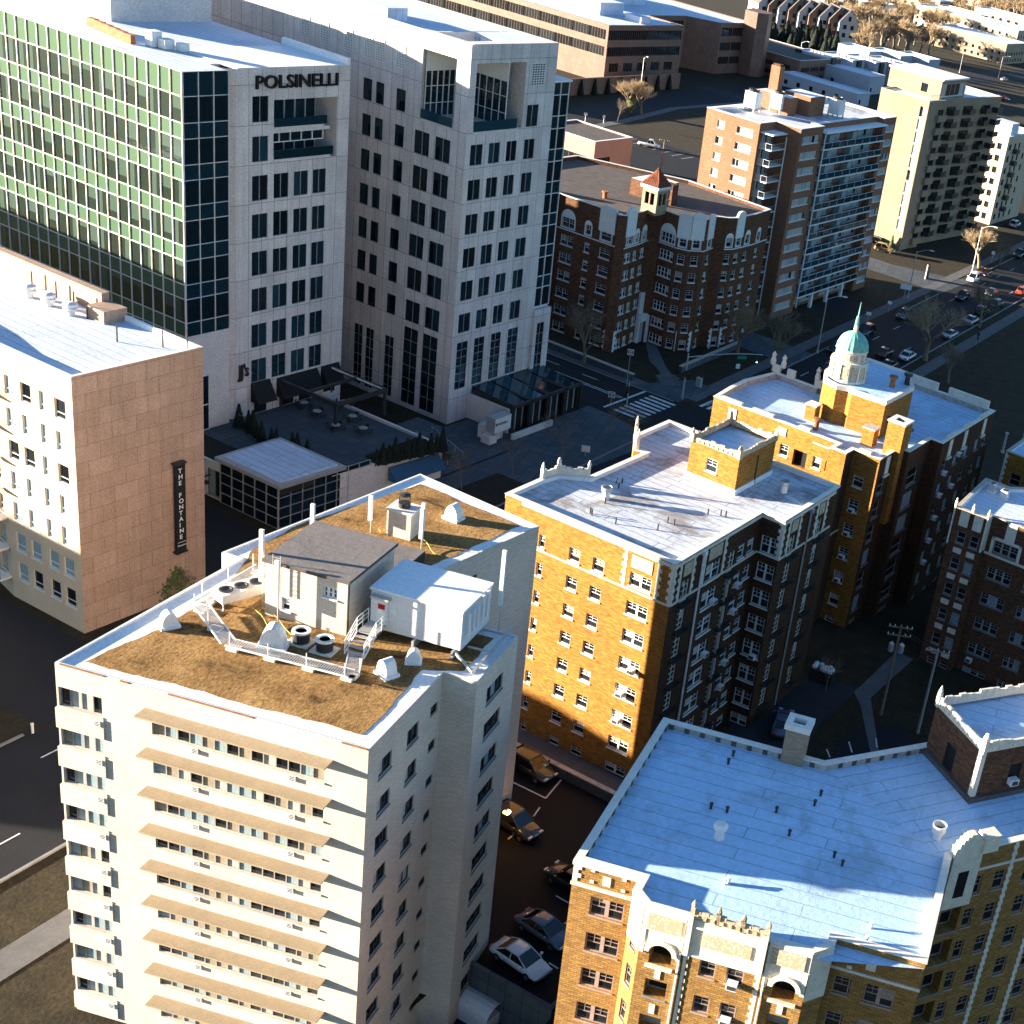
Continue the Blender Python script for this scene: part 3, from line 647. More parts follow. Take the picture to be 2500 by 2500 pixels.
# walkway
t = wthing('roof_walkway', 'galvanised grated walkway bent round the gravel roof with short posts', 'walkway', 0, 0)
pts = [(-15.4, 14.6), (-15.9, 8.8), (-12.0, 5.7), (-4.3, 5.9), (-5.2, 8.0)]
mb = MB(); fr_ = MB(); po = []; ft = []
for a, b in zip(pts, pts[1:]):
    a, b = Vector(a), Vector(b); d = (b - a).normalized(); n_ = Vector((-d.y, d.x)) * .42; L = (b - a).length; k = 0
    while k < L:
        p, q = a + d * k, a + d * min(L, k + .09); mb.face([(*(p - n_), .45), (*(q - n_), .45), (*(q + n_), .45), (*(p + n_), .45)]); k += .15
    for s_ in (-1, 1): fr_.tube((*(a + n_ * s_), .42), (*(b + n_ * s_), .42), .06, n=4)
    k = .3
    while k < L:
        p = a + d * k - n_; po.append(p); q = a + d * k; ft.append(q); k += 2.4
mb.build('grating', M['metal'], t); fr_.build('side_rail', M['white_metal'], t); 
for p in po: mb = MB(); mb.tube((*p, .1), (*p, 1.35), .03, n=4); mb.build('post', M['white_metal'], t)
for q in ft: mb = MB(); mb.box(q.x - .35, q.y - .3, 0, q.x + .35, q.y + .3, .16); mb.build('foot_block', M['coping'], t)
t = wthing('access_stairs', 'white steel stairs with handrails climbing from the walkway to the shelter door', 'stairs', -5.35, 8.1)
mb = MB()
for k in range(4): mb.box(-.6, .1 + k * .32, .2 + k * .2, .6, .38 + k * .32, .24 + k * .2)
mb.box(-.6, 1.4, .95, .6, 2.9, 1.0); mb.build('tread', M['metal'], t)
mb = MB()
for x in (-.62, .62):
    mb.tube((x, 0, .1), (x, 1.4, .95), .05, n=4)
    for dz in (.4, .7, 1.0): mb.tube((x, 0, .1 + dz), (x, 1.4, .95 + dz), .025, n=4); mb.tube((x, 1.4, .95 + dz), (x, 2.8, .95 + dz), .025, n=4)
    for y, z in ((0, .1), (.7, .52), (1.4, .95), (2.1, .95), (2.8, .95)): mb.tube((x, y, z), (x, y, z + 1), .03, n=4)
mb.build('handrail', M['white_metal'], t)
# hooded vents and condensers
def hood(u, v, rz, label, s_=1.0):
    t = wthing('hooded_vent', label, 'vent', u, v, 26.335, rz, 'white hooded vents on the gravel roof'); t.scale = (s_,) * 3
    mb = MB(); mb.box(-.62, -.5, 0, .62, .5, .22); mb.build('curb', M['roof_patch'], t)
    mb = MB(); n_ = 12; pr = [(.52 * math.cos(math.pi * k / n_), .22 + .95 * math.sin(math.pi * k / n_)) for k in range(n_ + 1)]
    for p, q in zip(pr, pr[1:]): mb.face([(p[0], -.36, p[1]), (q[0], -.36, q[1]), (q[0], .36, q[1]), (p[0], .36, p[1])][::-1])
    mb.face([(x, -.36, z) for x, z in pr][::-1]); mb.face([(x, .36, z) for x, z in pr]); mb.build('hood', M['white_metal'], t)
hood(-9.9, 6.9, .3, 'white hooded vent between the walkway and the round condensers', 1.35)
hood(-2.8, 7.3, -.5, 'white hooded vent near the right roof edge in front of the shelter')
hood(-2.1, 9.3, .4, 'smaller white hooded vent under the shelter beams', .8)
hood(-16.2, 6.2, .9, 'white hooded vent alone near the left roof edge', .9)
hood(-8.6, 28.2, -.2, 'white hooded vent on the rear gravel roof near the far parapet', 1.05)
for u, v, lb in ((-8.85, 8.2, 'black round condenser nearer the hooded vent'), (-7.2, 8.0, 'black round condenser nearer the stairs')):
    t = wthing('condenser', lb, 'air conditioner', u, v, 26.335, 0, 'round condensers on the gravel roof')
    mb = MB(); mb.lathe([(.5, .1), (.52, .8)], 20); mb.build('body', M['dark_metal'], t)
    mb = MB(); mb.lathe([(.56, .78), (.56, .9), (.36, .9), (.34, .8)], 20); mb.build('rim', M['white_metal'], t)
    mb = MB(); mb.box(-.7, -.6, 0, .7, .6, .1); mb.build('pad', M['coping'], t)
t = wthing('fan_unit', 'long cream three fan cooling unit on legs beside the stair penthouse', 'air conditioner', -14.6, 9.1, 26.335, R(62))
mb = MB(); mb.box(0, 0, .5, 3.2, 1.3, 1.1); mb.build('body', M['coping'], t)
for k in range(3):
    mb = MB(); mb.lathe([(.42, 1.1), (.42, 1.16), (.3, 1.16), (.28, 1.11)], 16, cx=.6 + k * 1.0, cy=.65); mb.build('fan', M['frame_dark'], t)
mb = MB()
for x in (.1, 3.1):
    for y in (.1, 1.2): mb.tube((x, y, 0), (x, y, .5), .05, n=4)
mb.build('leg', M['white_metal'], t)
random.seed(3)
for k, (u0, v0, u1, v1) in enumerate(((-13.0, 9.6, -9.9, 7.9), (-12.5, 9.9, -9.0, 8.6), (-9.0, 23.4, -6.8, 22.6), (-12.4, 23.1, -11.3, 23.7))):
    mb = MB(); pr = None
    for i in range(9):
        q = i / 8; p = (u0 + (u1 - u0) * q, v0 + (v1 - v0) * q + .25 * math.sin(q * 6), .05 + .5 * (1 - q) * (1 - q))
        if pr: mb.tube(pr, p, .035, n=4)
        pr = p
    r_ = wthing('power_cable', ['yellow cable hanging off the fan unit', 'yellow cable lying below the penthouse wall', 'yellow cable to the right of the chimney', 'yellow cable to the left of the chimney'][k], 'cable', 0, 0, 26.34, 0, 'yellow cables on the gravel roof')
    mb.build('strand', M['paint_y'], r_)

# ================================================================ POLSINELLI TWO BLOCKS + CURTAIN WALL
# local frame: u = city a, v = city b
CB = Bld('office_building', 'large pale stone office block with green glass curtain wall and two stone fronts', 'building', (0, 0), G)
# hand built: frame origin is the city origin, so local coords are (a, b)
AF, B0, B1, ZR = -124.2, 109.4, 125.1, 43.3
wrows = rows(40.4, 2.75, 4.25, 9)
fr = grid([(2.05, 4.15), (4.95, 7.0), (7.75, 9.75), (10.45, 12.35)], wrows[2:7], 'office', .14)
fr = [(a + .15, b + .15, c, d, e, f) for a, b, c, d, e, f in fr] + [(2.2, 4.3, z0, z1, 'office', .14) for z0, z1 in wrows[:2]]
fr += grid([(2.2, 4.3), (5.1, 7.1), (7.9, 9.9), (10.6, 12.5)], [wrows[7]], 'office', .14)
L1 = [(AF, B0), (AF, B1)]
# loggia opening is cut as a hole; its inside is built below
hole = (5.0, 13.9, 33.2, 39.9)
def wall_hole(bl, p0, p1, z0, z1, ops, hs, m=0):
    xs = [h for hh in hs for h in hh[:2]]
    n0 = bl.w; segs = sorted(hs); x = 0
    p0, p1 = Vector(p0), Vector(p1); L = (p1 - p0).length; d = (p1 - p0) / L; acc0 = bl.acc
    for h in segs + [None]:
        x1 = h[0] if h else L
        if x1 > x: bl.acc = acc0 + x; bl.wall(p0 + d * x, p0 + d * x1, z0, z1, [(o[0] - x,  o[1] - x) + tuple(o[2:]) for o in ops if o[0] >= x - .01 and o[1] <= x1 + .01], m)
        if h:
            bl.acc = acc0 + h[0]; bl.wall(p0 + d * h[0], p0 + d * h[1], z0, h[2], [(o[0] - h[0], o[1] - h[0]) + tuple(o[2:]) for o in ops if o[0] >= h[0] - .01 and o[1] <= h[1] + .01 and o[3] <= h[2]], m)
            bl.acc = acc0 + h[0]; bl.wall(p0 + d * h[0], p0 + d * h[1], h[3], z1, [], m); x = h[1]
    bl.acc = acc0 + L
# window columns of the lower rows cross the hole edges: widen the segmentation by hand
lo = [o for o in fr if o[3] < 33]; hi = [o for o in fr if o[3] > 33]
CB.wall((AF, B0), (AF, B1), 0, 33.0, lo + [])
CB.acc = 0; wall_hole(CB, (AF, B0), (AF, B1), 33.0, ZR, hi, [(hole[0], hole[1], 33.2, hole[3])])
CB.wall((AF - .7, 108.2), (AF, B0), 0, ZR)                       # short return beside the glass
CB.wall((AF, B1), (AF - 90, B1), 0, ZR, grid([(3, 5), (8, 10), (13, 15), (18, 20)], wrows[:8], 'office', .14))
# loggia interior
ld_ = MB()
a_in = AF - 3.4; b0_, b1_ = B0 + hole[0], B0 + hole[1]
ld_.face([(AF, b0_, 33.2), (AF, b1_, 33.2), (a_in, b1_, 33.2), (a_in, b0_, 33.2)]); ld_.face([(AF, b1_, 39.9), (AF, b0_, 39.9), (a_in, b0_, 39.9), (a_in, b1_, 39.9)])
ld_.face([(AF, b1_, 33.2), (AF, b1_, 39.9), (a_in, b1_, 39.9), (a_in, b1_, 33.2)]); ld_.face([(AF, b0_, 33.2), (a_in, b0_, 33.2), (a_in, b0_, 39.9), (AF, b0_, 39.9)])
ld_.box(a_in, b0_, 36.3, AF - .1, b1_ - .9, 36.7)
ld_.build('loggia', M['stone_plain'], CB.root)
def curtain(parent, p0, p1, zs, pw, mats, bar=.09, off=0, name='curtain_wall', rnd=None, barm='mullion', cornice=0):
    """panelled glass wall with projecting mullions; zs = list of (z0,z1,kind)"""
    p0, p1 = Vector(p0), Vector(p1); L = (p1 - p0).length; d = (p1 - p0) / L; n_ = max(1, round(L / pw)); k = L / n_
    mb, bb = MB(), MB(); rn = random.Random(name + str(L)); an = math.atan2(d.y, d.x)
    bb.at(p0.x, p0.y, 0, an)
    for i in range(n_):
        for z0, z1, kind in zs:
            a, b = p0 + d * (i * k), p0 + d * ((i + 1) * k)
            if kind == 's': mi = 0; mb.face([(*a, z0), (*b, z0), (*b, z1), (*a, z1)], mi)
            else:
                t = rn.random()
                if t < .45 and len(mats) > 2:      # blind half way across
                    c = a + (b - a) * rn.choice([.45, .55, .6]); s1, s2 = (2, 1) if t < .3 else (1, 2)
                    mb.face([(*a, z0), (*c, z0), (*c, z1), (*a, z1)], s1); mb.face([(*c, z0), (*b, z0), (*b, z1), (*c, z1)], s2)
                elif t < .7 and len(mats) > 2:
                    zc = z0 + (z1 - z0) * rn.choice([.3, .5, .75]); mb.face([(*a, zc), (*b, zc), (*b, z1), (*a, z1)], 2); mb.face([(*a, z0), (*b, z0), (*b, zc), (*a, zc)], 1)
                else: mb.face([(*a, z0), (*b, z0), (*b, z1), (*a, z1)], 1)
    za, zb = min(z[0] for z in zs), max(z[1] for z in zs)
    for i in range(n_ + 1): bb.box(i * k - bar / 2, -.12, za, i * k + bar / 2, .0, zb)
    for z in sorted({z[0] for z in zs} | {zb}): bb.box(0, -.1, z - bar / 2, L, .0, z + bar / 2)
    w_ = mb.build(name, [M[x] for x in mats], parent); bb.build('mullion', M[barm], w_); return w_
zs = []; z = 0.0
zs.append((40.85, 43.3, 's'))
zt = 40.85
while zt > 6: zs.append((zt - 2.65, zt, 'v')); zs.append((zt - 4.25, zt - 2.65, 's')); zt -= 4.25
zs.append((0, zt, 'v'))
curtain(CB.root, (AF - 90, 102.7), (AF + .4, 102.7), zs, 1.62, ['green_panel', 'green_vision', 'green_pale'])
zd = [(a, b, 'v' if k == 'v' else 's') for a, b, k in zs if a > 13] + [(0, min(a for a, b, k in zs if a > 13), 's')]
curtain(CB.root, (AF + .4, 102.7), (AF + .4, 108.2), [q for q in zd if q[0] > 13], 1.85, ['glass_blue', 'glass_office'], name='side_curtain_wall', bar=.06)
mb = MB(); mb.box(AF - 3, 102.7, 0, AF + .4, 108.2, zd[-1][1]); mb.box(AF - 3, 108.2, 0, AF - 2.2 + .0, B0, ZR); mb.build('stone_base', M['stone_plain'], CB.root)
curtain(CB.root, (AF + .46, 103.3), (AF + .46, 105.4), [(1, 4, 'v'), (4, 7, 'v'), (7, 10.5, 'v')], 2.1, ['glass_office', 'glass_office'], name='base_window')
r_ = MB(); r_.flat([(AF - 90, 102.8), (AF + .3, 102.8), (AF + .3, 108.2), (AF - 2.2, 108.2), (AF - 2.2, B0), (AF - .1, B0), (AF - .1, B1 - .1), (AF - 90, B1 - .1)], ZR - .05)
r_.build('roof', M['roof_white'], CB.root)
r_ = MB(); r_.box(AF - 9, B0 + .3, ZR - .04, AF - .05, B0 + 15.4, ZR + .06, 0); 
r_.box(AF - 10, B1 - .5, ZR, AF - .02, B1 - .02, ZR + .75); r_.build('roof_ledge', M['roof_patch'], CB.root)
lt_ = lettering('POLSINELLI', 1.95, .12, M['black'], CB.root, (AF + .16, B0 + 2.4, 41.2), (R(90), 0, R(90)), .02, 1.0); lt_.scale = (11.2 / lt_.dimensions.x if lt_.dimensions.x > 1 else 1, 1, 1)
lettering("JJ's", 2.1, .1, M['dark_metal'], CB.root, (AF + .14, B0 + .35, 9.0), (R(90), 0, R(90)), .03, .62)
for z0 in (33.2, 36.7):
    mb = MB(); mb.box(AF - .5, b0_ + .02, z0, AF + .04, b1_ - .9 - (z0 > 34), z0 + .75); mb.build('loggia_planter', M['stone_plain'], CB.root)
    mb = MB(); mb.box(AF + .04, b0_ + .05, z0 + .3, AF + .08, b1_ - .5 - (z0 > 34), z0 + 1.25); mb.build('glass_railing', M['glass_blue'], CB.root)
curtain(CB.root, (a_in + .05, b0_), (a_in + .05, b1_), [(33.3, 36.3, 'v'), (36.75, 39.85, 'v')], 1.5, ['glass_office', 'glass_office'], name='loggia_glazing', bar=.12)
curtain(CB.root, (AF - .9, b0_), (AF - .9, b1_ - 1.2), [(35.1, 36.6, 'v')], 1.6, ['glass_blue', 'glass_office'], name='bay_window', bar=.1)
# rooftop plant screens
def screen(a0, b0, a1, b1, z0, z1, name='plant_screen', m='stone_plain'):
    mb = MB(); mb.prism([(a0, b0), (a1, b0), (a1, b1), (a0, b1)], z0, z1, 0, 1); mb.build(name, [M[m], M['roof_white']], CB.root)
screen(AF - 27, 111.5, AF - 20.9, 124.5, ZR - .1, ZR + 4.2)
screen(AF - 50, 114.0, AF - 28, 124.8, ZR - .1, ZR + 4)
mb = MB()
for k in range(6): mb.box(AF - 12 - k * 1.4, 105.9 + k * .25, ZR, AF - 10.8 - k * 1.4, 106.5 + k * .25, ZR + .9)
tag(struct(mb.build('plant_frame', M['rust'], CB.root)), '', '') if False else mb.build('plant_frame', M['rust'], CB.root)
mb = MB(); mb.box(AF - 10.3, 107.2, ZR, AF - 9.3, 108.4, ZR + 1.6); mb.box(AF - 9.2, 107.8, ZR, AF - 8.2, 109.0, ZR + 1.0); mb.box(AF - 8.0, 109, ZR, AF - 7.2, 110, ZR + .8); mb.build('plant_unit', M['white_metal'], CB.root)
# ---- right block
A2, V2, V3, Z2 = -115.1, 134.2, 149.9, 47.6
rw = rows(40.05, 2.5, 4.27, 9)       # window heads on both faces
cols = [(.95, 3.1), (4.2, 6.2), (7.4, 9.3), (10.7, 12.7)]
ff = grid(cols, rows(35.95, 2.5, 4.25, 6), 'office', .14) + grid([(1.0, 3.0), (4.2, 6.1), (7.4, 9.3), (10.7, 12.7)], [(4.5, 10.9)], 'tall', .14) + [(10.7, 12.9, 37.5, 40.2, 'office', .14)]
H2 = (1.1, 9.9, 37.55, 45.4)
CB.acc = 0; CB.wall((A2, V2), (A2, V3), 0, 37.5, [o for o in ff if o[3] < 37])
CB.acc = 0; wall_hole(CB, (A2, V2), (A2, V3), 37.5, Z2, [o for o in ff if o[2] >= 37.5], [(1.1, 9.9, 37.55, 45.4)])
# left face, from a=-160 to A2
X0 = -160.0
lc = [(-131.15, -129.75), (-129.15, -127.85), (-125.95, -124.5), (-137, -135.6), (-135, -133.6)]
l1 = grid([(a - X0, b - X0) for a, b in lc], rows(40.05, 2.6, 4.27, 7), 'office_n', .14)
l2 = grid([(a - X0, b - X0) for a, b in [(-122.85, -120.55), (-119.65, -117.35)]], rows(35.95, 2.8, 4.27, 6), 'office', .14)
l3 = grid([(a - X0, b - X0) for a, b in [(-122.9, -120.6), (-119.8, -117.4)]], [(.6, 11.0)], 'tall', .14) + grid([(a - X0, b - X0) for a, b in [(-131.15, -129.75), (-129.15, -127.85), (-125.95, -124.5)]], [(.6, 8.8)], 'tall', .14)
CB.acc = 0; CB.wall((X0, V2), (A2, V2), 0, 37.4, [o for o in l1 + l2 + l3 if o[3] < 37.4])
CB.acc = 0; wall_hole(CB, (X0, V2), (A2, V2), 37.4, Z2, [o for o in l1 if o[2] >= 37.4], [(-122.2 - X0, -117.1 - X0, 37.55, 45.5)])
CB.wall((A2, V3), (A2 - 57, V3), 0, Z2); CB.wall((A2 - 57, V3), (A2 - 57, V2), 0, Z2); CB.wall((A2 - 57, V2), (X0, V2), 0, Z2)
mb = MB(); mb.prism([(A2 - 116, V2), (A2 - 57, V2), (A2 - 57, V3), (A2 - 116, V3)], 0, 27.5, 0, 1); mb.build('shade_wing', [M['stone_plain'], M['roof_white']], CB.root)  # unseen lower wing added to shade the arched brick block
cr = MB()   # crown loggia
ai, vi = A2 - 4.6, V2 + 4.2
cr.box(A2 - 7.2, V2 + .45, 37.3, A2 - .4, V2 + 9.8, 37.6)
for x0, y0, x1, y1 in ((A2 - .45, V2, A2, V2 + 1.1), (A2 - .45, V2 + 9.9, A2, V2 + 10.1), (A2 - 2.0, V2, A2, V2 + .45), (A2 - 7.3, V2, A2 - 7.1, V2 + .45)): cr.face([(x0, y1, 37.6), (x0, y0, 37.6), (x0, y0, 45.4), (x0, y1, 45.4)]); cr.face([(x0, y1, 37.6), (x0, y1, 45.4), (x1, y1, 45.4), (x1, y1, 37.6)])
cr.face([(A2, V2 + 9.9, 37.6), (A2, V2 + 9.9, 45.4), (A2 - 5, V2 + 9.9, 45.4), (A2 - 5, V2 + 9.9, 37.6)])
cr.box(A2 - 1.4, V2 + .45, 45.4, A2 - .02, V3 - .02, Z2 - .002); cr.box(A2 - 7.4, V2 + .45, 45.5, A2 - 1.4, V2 + 8.7, 46.0); cr.box(A2 - 7.6, V2 + .45, 45.5, A2 - 7.2, V3 - .46, Z2 - .3); cr.box(A2 - 7.2, V2 + .02, 45.5, A2 - 1.4, V2 + .9, Z2 - .002)
cr.build('crown_frame', M['stone_plain'], CB.root)
curtain(CB.root, (A2 - 6.9, V2 + .4), (A2 - 6.9, V2 + 7.4), [(37.6, 39.2, 'v'), (39.2, 41.2, 'v'), (41.2, 43.0, 'v')], 1.0, ['glass_blue', 'glass_office'], name='terrace_glazing', bar=.07)
curtain(CB.root, (A2 - 6.9, V2 + 7.4), (A2 - .5, V2 + 7.4), [(37.6, 39.2, 'v'), (39.2, 41.2, 'v'), (41.2, 43.0, 'v')], 1.0, ['glass_blue', 'glass_office'], name='terrace_glazing', bar=.07)
cr = MB(); cr.box(A2 - 7.0, V2 + .45, 43.0, A2 - 6.85, V2 + 7.4, 45.45); cr.box(A2 - 6.85, V2 + 7.38, 43.0, A2 - .5, V2 + 7.5, 45.45); cr.build('perforated_panel', M['white_metal'], CB.root)
mb = MB(); mb.box(A2 - .3, V2 + 1.15, 37.2, A2 + .05, V2 + 9.0, 38.2); mb.box(A2 - 6.9, V2 - .05, 37.2, A2 - 2.1, V2 + .3, 38.1); mb.build('terrace_planter', M['stone_plain'], CB.root)
mb = MB(); mb.box(A2 + .05, V2 + 1.15, 37.5, A2 + .09, V2 + 8.9, 38.7); mb.box(A2 - 6.9, V2 - .1, 37.5, A2 - 2.1, V2 - .06, 38.6); mb.build('glass_railing', M['glass_blue'], CB.root)
r_ = MB()
r_.flat([(A2 - 57, V2 + .3), (A2 - 7.2, V2 + .3), (A2 - 7.2, V3 - .3), (A2 - 57, V3 - .3)], Z2 - .6)
r_.box(A2 - 57, V2 + .001, Z2 - 1.2, A2 - 7.2, V2 + .45, Z2 - .004); r_.box(A2 - 57, V3 - .45, Z2 - 1.2, A2 - .4, V3 - .001, Z2 - .004)
r_.box(A2 - 7.4, V2 + 8.7, Z2 - 1.3, A2 - .45, V3 - .45, Z2 - .3)
r_.box(A2 - 22, V2 + 1.3, Z2 - .6, A2 - 14, V2 + 4.6, Z2 + .9)
r_.build('roof', M['roof_white'], CB.root)
def perf(u0, u1, z0, z1, along, c):
    """pierced ornamental grille"""
    mb = MB(); n1, n2 = 5, 9
    for i in range(n1 + 1):
        x = u0 + (u1 - u0) * i / n1; mb.box(*( (x - .05, c - .08, z0, x + .05, c - .01, z1) if along == 'a' else (c + .01, x - .05, z0, c + .08, x + .05, z1)))
    for j in range(n2 + 1):
        zz = z0 + (z1 - z0) * j / n2; mb.box(*((u0, c - .075, zz - .05, u1, c - .01, zz + .05) if along == 'a' else (c + .01, u0, zz - .05, c + .075, u1, zz + .05)))
    g_ = mb.build('ornamental_grille', M['frame'], CB.root)
    mb = MB(); mb.box(*((u0, c - .02, z0, u1, c - .004, z1) if along == 'a' else (c + .004, u0, z0, c + .02, u1, z1))); mb.build('backing', M['frame_dark'], g_)
for u in (-141.2, -138.1, -134.3, -131.1, -129.3, -126.1): perf(u, u + 1.25, 42.5, 45.05, 'a', V2)
perf(V2 + 11.0, V2 + 13.4, 42.6, 45.2, 'b', A2)
# glass sliver and low curved base wing on the right end
curtain(CB.root, (A2 - .35, V3), (A2 - .35, V3 + 3.3), [(z, z + dz, k) for z, dz, k in sum([[(41.1 - 4.25 * i, 1.6, 's'), (38.45 - 4.25 * i, 2.65, 'v')] for i in range(7)], [])], 1.6, ['glass_blue', 'glass_office'], name='end_glazing')
mb = MB(); mb.prism([(A2 - 12, V3), (A2 - .1, V3), (A2 - .1, V3 + 3.6), (A2 - 12, V3 + 3.6)], 42.7, 42.95, 0, None, True); mb.prism([(A2 - 12, V3), (A2 - .4, V3), (A2 - .4, V3 + 3.25), (A2 - 12, V3 + 3.25)], 0, 42.7); mb.build('end_bay', M['roof_patch'], CB.root)
CB.acc = 0; CB.wall((A2 + .35, V3 - .2), (A2 + .35, V3 + 3.2), 0, 12.7, [(.7, 2.2, 1.6, 10.8, 'tall', .14)]); CB.wall((A2 + .35, V3 + 3.2), (A2 - 12, V3 + 3.2), 0, 12.7)
CB.w.flat([(A2 - .3, V3 - .2), (A2 + .35, V3 - .2), (A2 + .35, V3 + 3.2), (A2 - .3, V3 + 3.2)], 12.7); CB.wall((A2 - .3, V3 - .2), (A2 + .35, V3 - .2), 0, 12.7)
CB.done([M['stone']])

# ================================================================ HOTEL (tan stone)
HT = Bld('hotel', 'tan stone hotel with a blank panelled side wall carrying a tall black banner sign', 'building', C(-102.1, 73.6), G)
hz = 24.75
hp = [(0, 0), (0, 12.8), (-45, 12.8), (-45, 6), (-13.5, 3.0), (-11.2, 1.5), (-9.4, .55), (-7.5, .08), (-5, 0)]
hc = [(.55, 1.95)]
HT.acc = 0; HT.wall((0, 0), (0, 12.8), 0, hz); HT.wall((0, 12.8), (-80, 12.8), 0, hz, grid([(5, 6.4), (10, 11.4), (15, 16.4), (20, 21.4)], rows(22.2, 1.75, 3.03, 7), 'hotel'), 1)
HT.wall((-9.3, 0), (0, 0), 0, hz, grid([(.85, 2.15), (2.85, 4.15), (5.15, 6.45), (7.05, 8.4)], rows(22.2, 1.8, 3.03, 7), 'hotel', .17) , 1)
HT.wall((-14.2, 1.2), (-9.3, 0), 0, hz, grid([(.6, 2.2), (2.9, 4.3)], rows(22.2, 1.9, 3.03, 7), 'hotel', .35), 1); HT.wall((-80, 9), (-14.2, 1.2), 0, hz, grid([(57.5, 59), (60.5, 62), (63, 64.5)], rows(22.2, 1.9, 3.03, 7), 'hotel', .3), 1)
HT.done([M['fstone'], mat('cream_hotel_stucco', (.56, .43, .30), .85, .08, .4)])
for i in range(7):
    z = 20.0 - i * 3.03
    mb = MB(); mb.box(-11.6, -1.0, z, -9.5, .2, z + .15); b_ = mb.build('balcony', M['coping'], HT.root); mb = MB()
    for k in range(9): mb.tube((-11.6 + k * .26, -1.0, z + .15), (-11.6 + k * .26, -1.0, z + 1.1), .02, n=4)
    mb.tube((-11.6, -1.0, z + 1.1), (-9.5, -1.0, z + 1.1), .03, n=4); mb.build('railing', M['dark_metal'], b_)
mb = MB(); mb.flat([(-.3, .3), (-.3, 12.5), (-80, 12.5), (-80, 9), (-14.2, 1.5), (-9.3, .3)], hz - .5); mb.build('roof', M['roof_white'], HT.root)
rp = MB(); ring = [(0, 0), (0, 12.8), (-80, 12.8), (-80, 9), (-14.2, 1.2), (-9.3, 0)]; inn = inset(ring, .32)
for i in range(6):
    j = (i + 1) % 6; rp.face([(*ring[i], hz), (*ring[j], hz), (*inn[j], hz), (*inn[i], hz)]); rp.face([(*inn[i], hz), (*inn[j], hz), (*inn[j], hz - .5), (*inn[i], hz - .5)])
rp.build('parapet', M['roof_patch'], HT.root)
mb = MB(); mb.box(-80, 12.0, hz - .5, -11.9, 12.8 - .01, hz + 1.5); mb.box(-11.9, 10.4, hz - .5, -9.6, 12.79, hz + .7); mb.build('raised_parapet', M['fstone'], HT.root)
for k, u in enumerate((-18.4, -15.8, -12.9)):
    p = C(-102.1 + u, 73.6 + 9.6); t = thing('roof_vent', ['white ribbed roof vent farthest from the hotel corner', 'white ribbed roof vent in the middle of its row of three', 'white ribbed roof vent nearest the hotel corner'][k], 'vent', p.x, p.y, hz - .5, G, 'ribbed vents on the hotel roof')
    mb = MB(); mb.lathe([(.35, 0), (.35, .5), (.6, .5), (.6, .75), (.45, .78), (.62, .95), (.62, 1.15), (.2, 1.3)], 14); mb.build('cowl', M['white_metal'], t)
for k in range(7):
    u, v = [(-20.5, 11.4), (-17.2, 11.4), (-14.3, 11), (-11.5, 10.2), (-5.6, 8.6), (-2.6, 10.8), (-1.0, 12.0)][k]; p = C(-102.1 + u, 73.6 + v)
    t = thing('vent_pipe', ['thin black roof pipe at the far end of the hotel parapet', 'thin black roof pipe second from the far end of the hotel parapet', 'thin black roof pipe between the second and third ribbed vents', 'thin black roof pipe beside the raised hotel parapet', 'thin black roof pipe in the middle of the hotel roof', 'thin black roof pipe near the right end of the hotel roof', 'thin crossed mast at the right rear corner of the hotel roof'][k], 'pipe', p.x, p.y, hz - .5)
    mb = MB(); mb.tube((0, 0, 0), (0, 0, 1.6 if k != 6 else 2), .07, n=6); mb.build('tube', M['dark_metal'], t)
t = thing('banner_sign', 'tall black vertical banner sign reading THE FONTAINE on the tan stone wall', 'sign', *C(-102.1 + .35, 73.6 + 9.3), 4.9, G)
mb = MB(); mb.box(-.12, 0, .2, .12, 1.05, 9.2); mb.build('panel', M['awning'], t)
mb = MB(); mb.box(-.35, -.1, 9.2, .25, 1.15, 9.35); mb.box(-.35, -.1, 0, .25, 1.15, .15); mb.build('bracket', M['dark_metal'], t)
for i, ch in enumerate('THE FONTAINE'):
    if ch != ' ': lettering(ch, .62, .01, M['sign_white'], t, (.14, .3, 8.35 - i * .62), (R(90), 0, R(90)), .012)
lettering('Fontaine', .26, .01, M['sign_white'], t, (.14, .1, .75), (R(90), R(0), R(90)))
mb = MB(); mb.box(.13, .1, 1.15, .15, .95, 1.19); mb.build('rule', M['sign_white'], t)

# ================================================================ BUFF APARTMENT BLOCK (orange lit)
OB = Bld('apartment_block', 'buff brick apartment block with white sash windows, pale flat roof and square roof pavilion', 'building', C(-51.59, 88.21), R(-19.5))
oz = 22.3
OP = [(-17.0, -.1), (0, 0), (0, 14.0), (2.3, 14.1), (2.3, 23.9), (2.2, 25.0), (-17.3, 25.0), (-17.3, 19), (-15.4, 16.2), (-14.4, 16.4), (-14.5, 8.2), (-16.7, 6.5), (-17, 4.4)]
r7 = rows(19.9, 1.2, 2.71, 8)
q0 = grid([(6.85, 7.95), (9.25, 10.4), (3.75, 4.35)], r7, 'sash') + grid([(12.95, 15.05)], rows(20.0, 1.25, 2.71, 8), 'sash2')
q1 = grid([(1.55, 2.7), (8.9, 10.1)], rows(20.0, 2.1, 2.71, 7), 'french') + grid([(5.3, 7.6)], rows(20.1, 1.75, 2.71, 8), 'sash2') + grid([(10.55, 11.7), (12.15, 13.35)], rows(20.1, 1.4, 2.71, 8), 'sash')
q2 = grid([(.35, 2.1)], rows(20.2, 1.7, 2.71, 8), 'sash2')
q3 = grid([(1.6, 2.75), (6.9, 8.0)], rows(20.0, 2.1, 2.71, 7), 'french')
OB.poly(OP, 0, oz, {0: q0}, 0, (1, 2, 3, 4)); OB.poly(OP, 0, oz, {1: q1, 2: q2, 3: q3}, 1, (0, 5, 6, 7, 8, 9, 10, 11, 12))
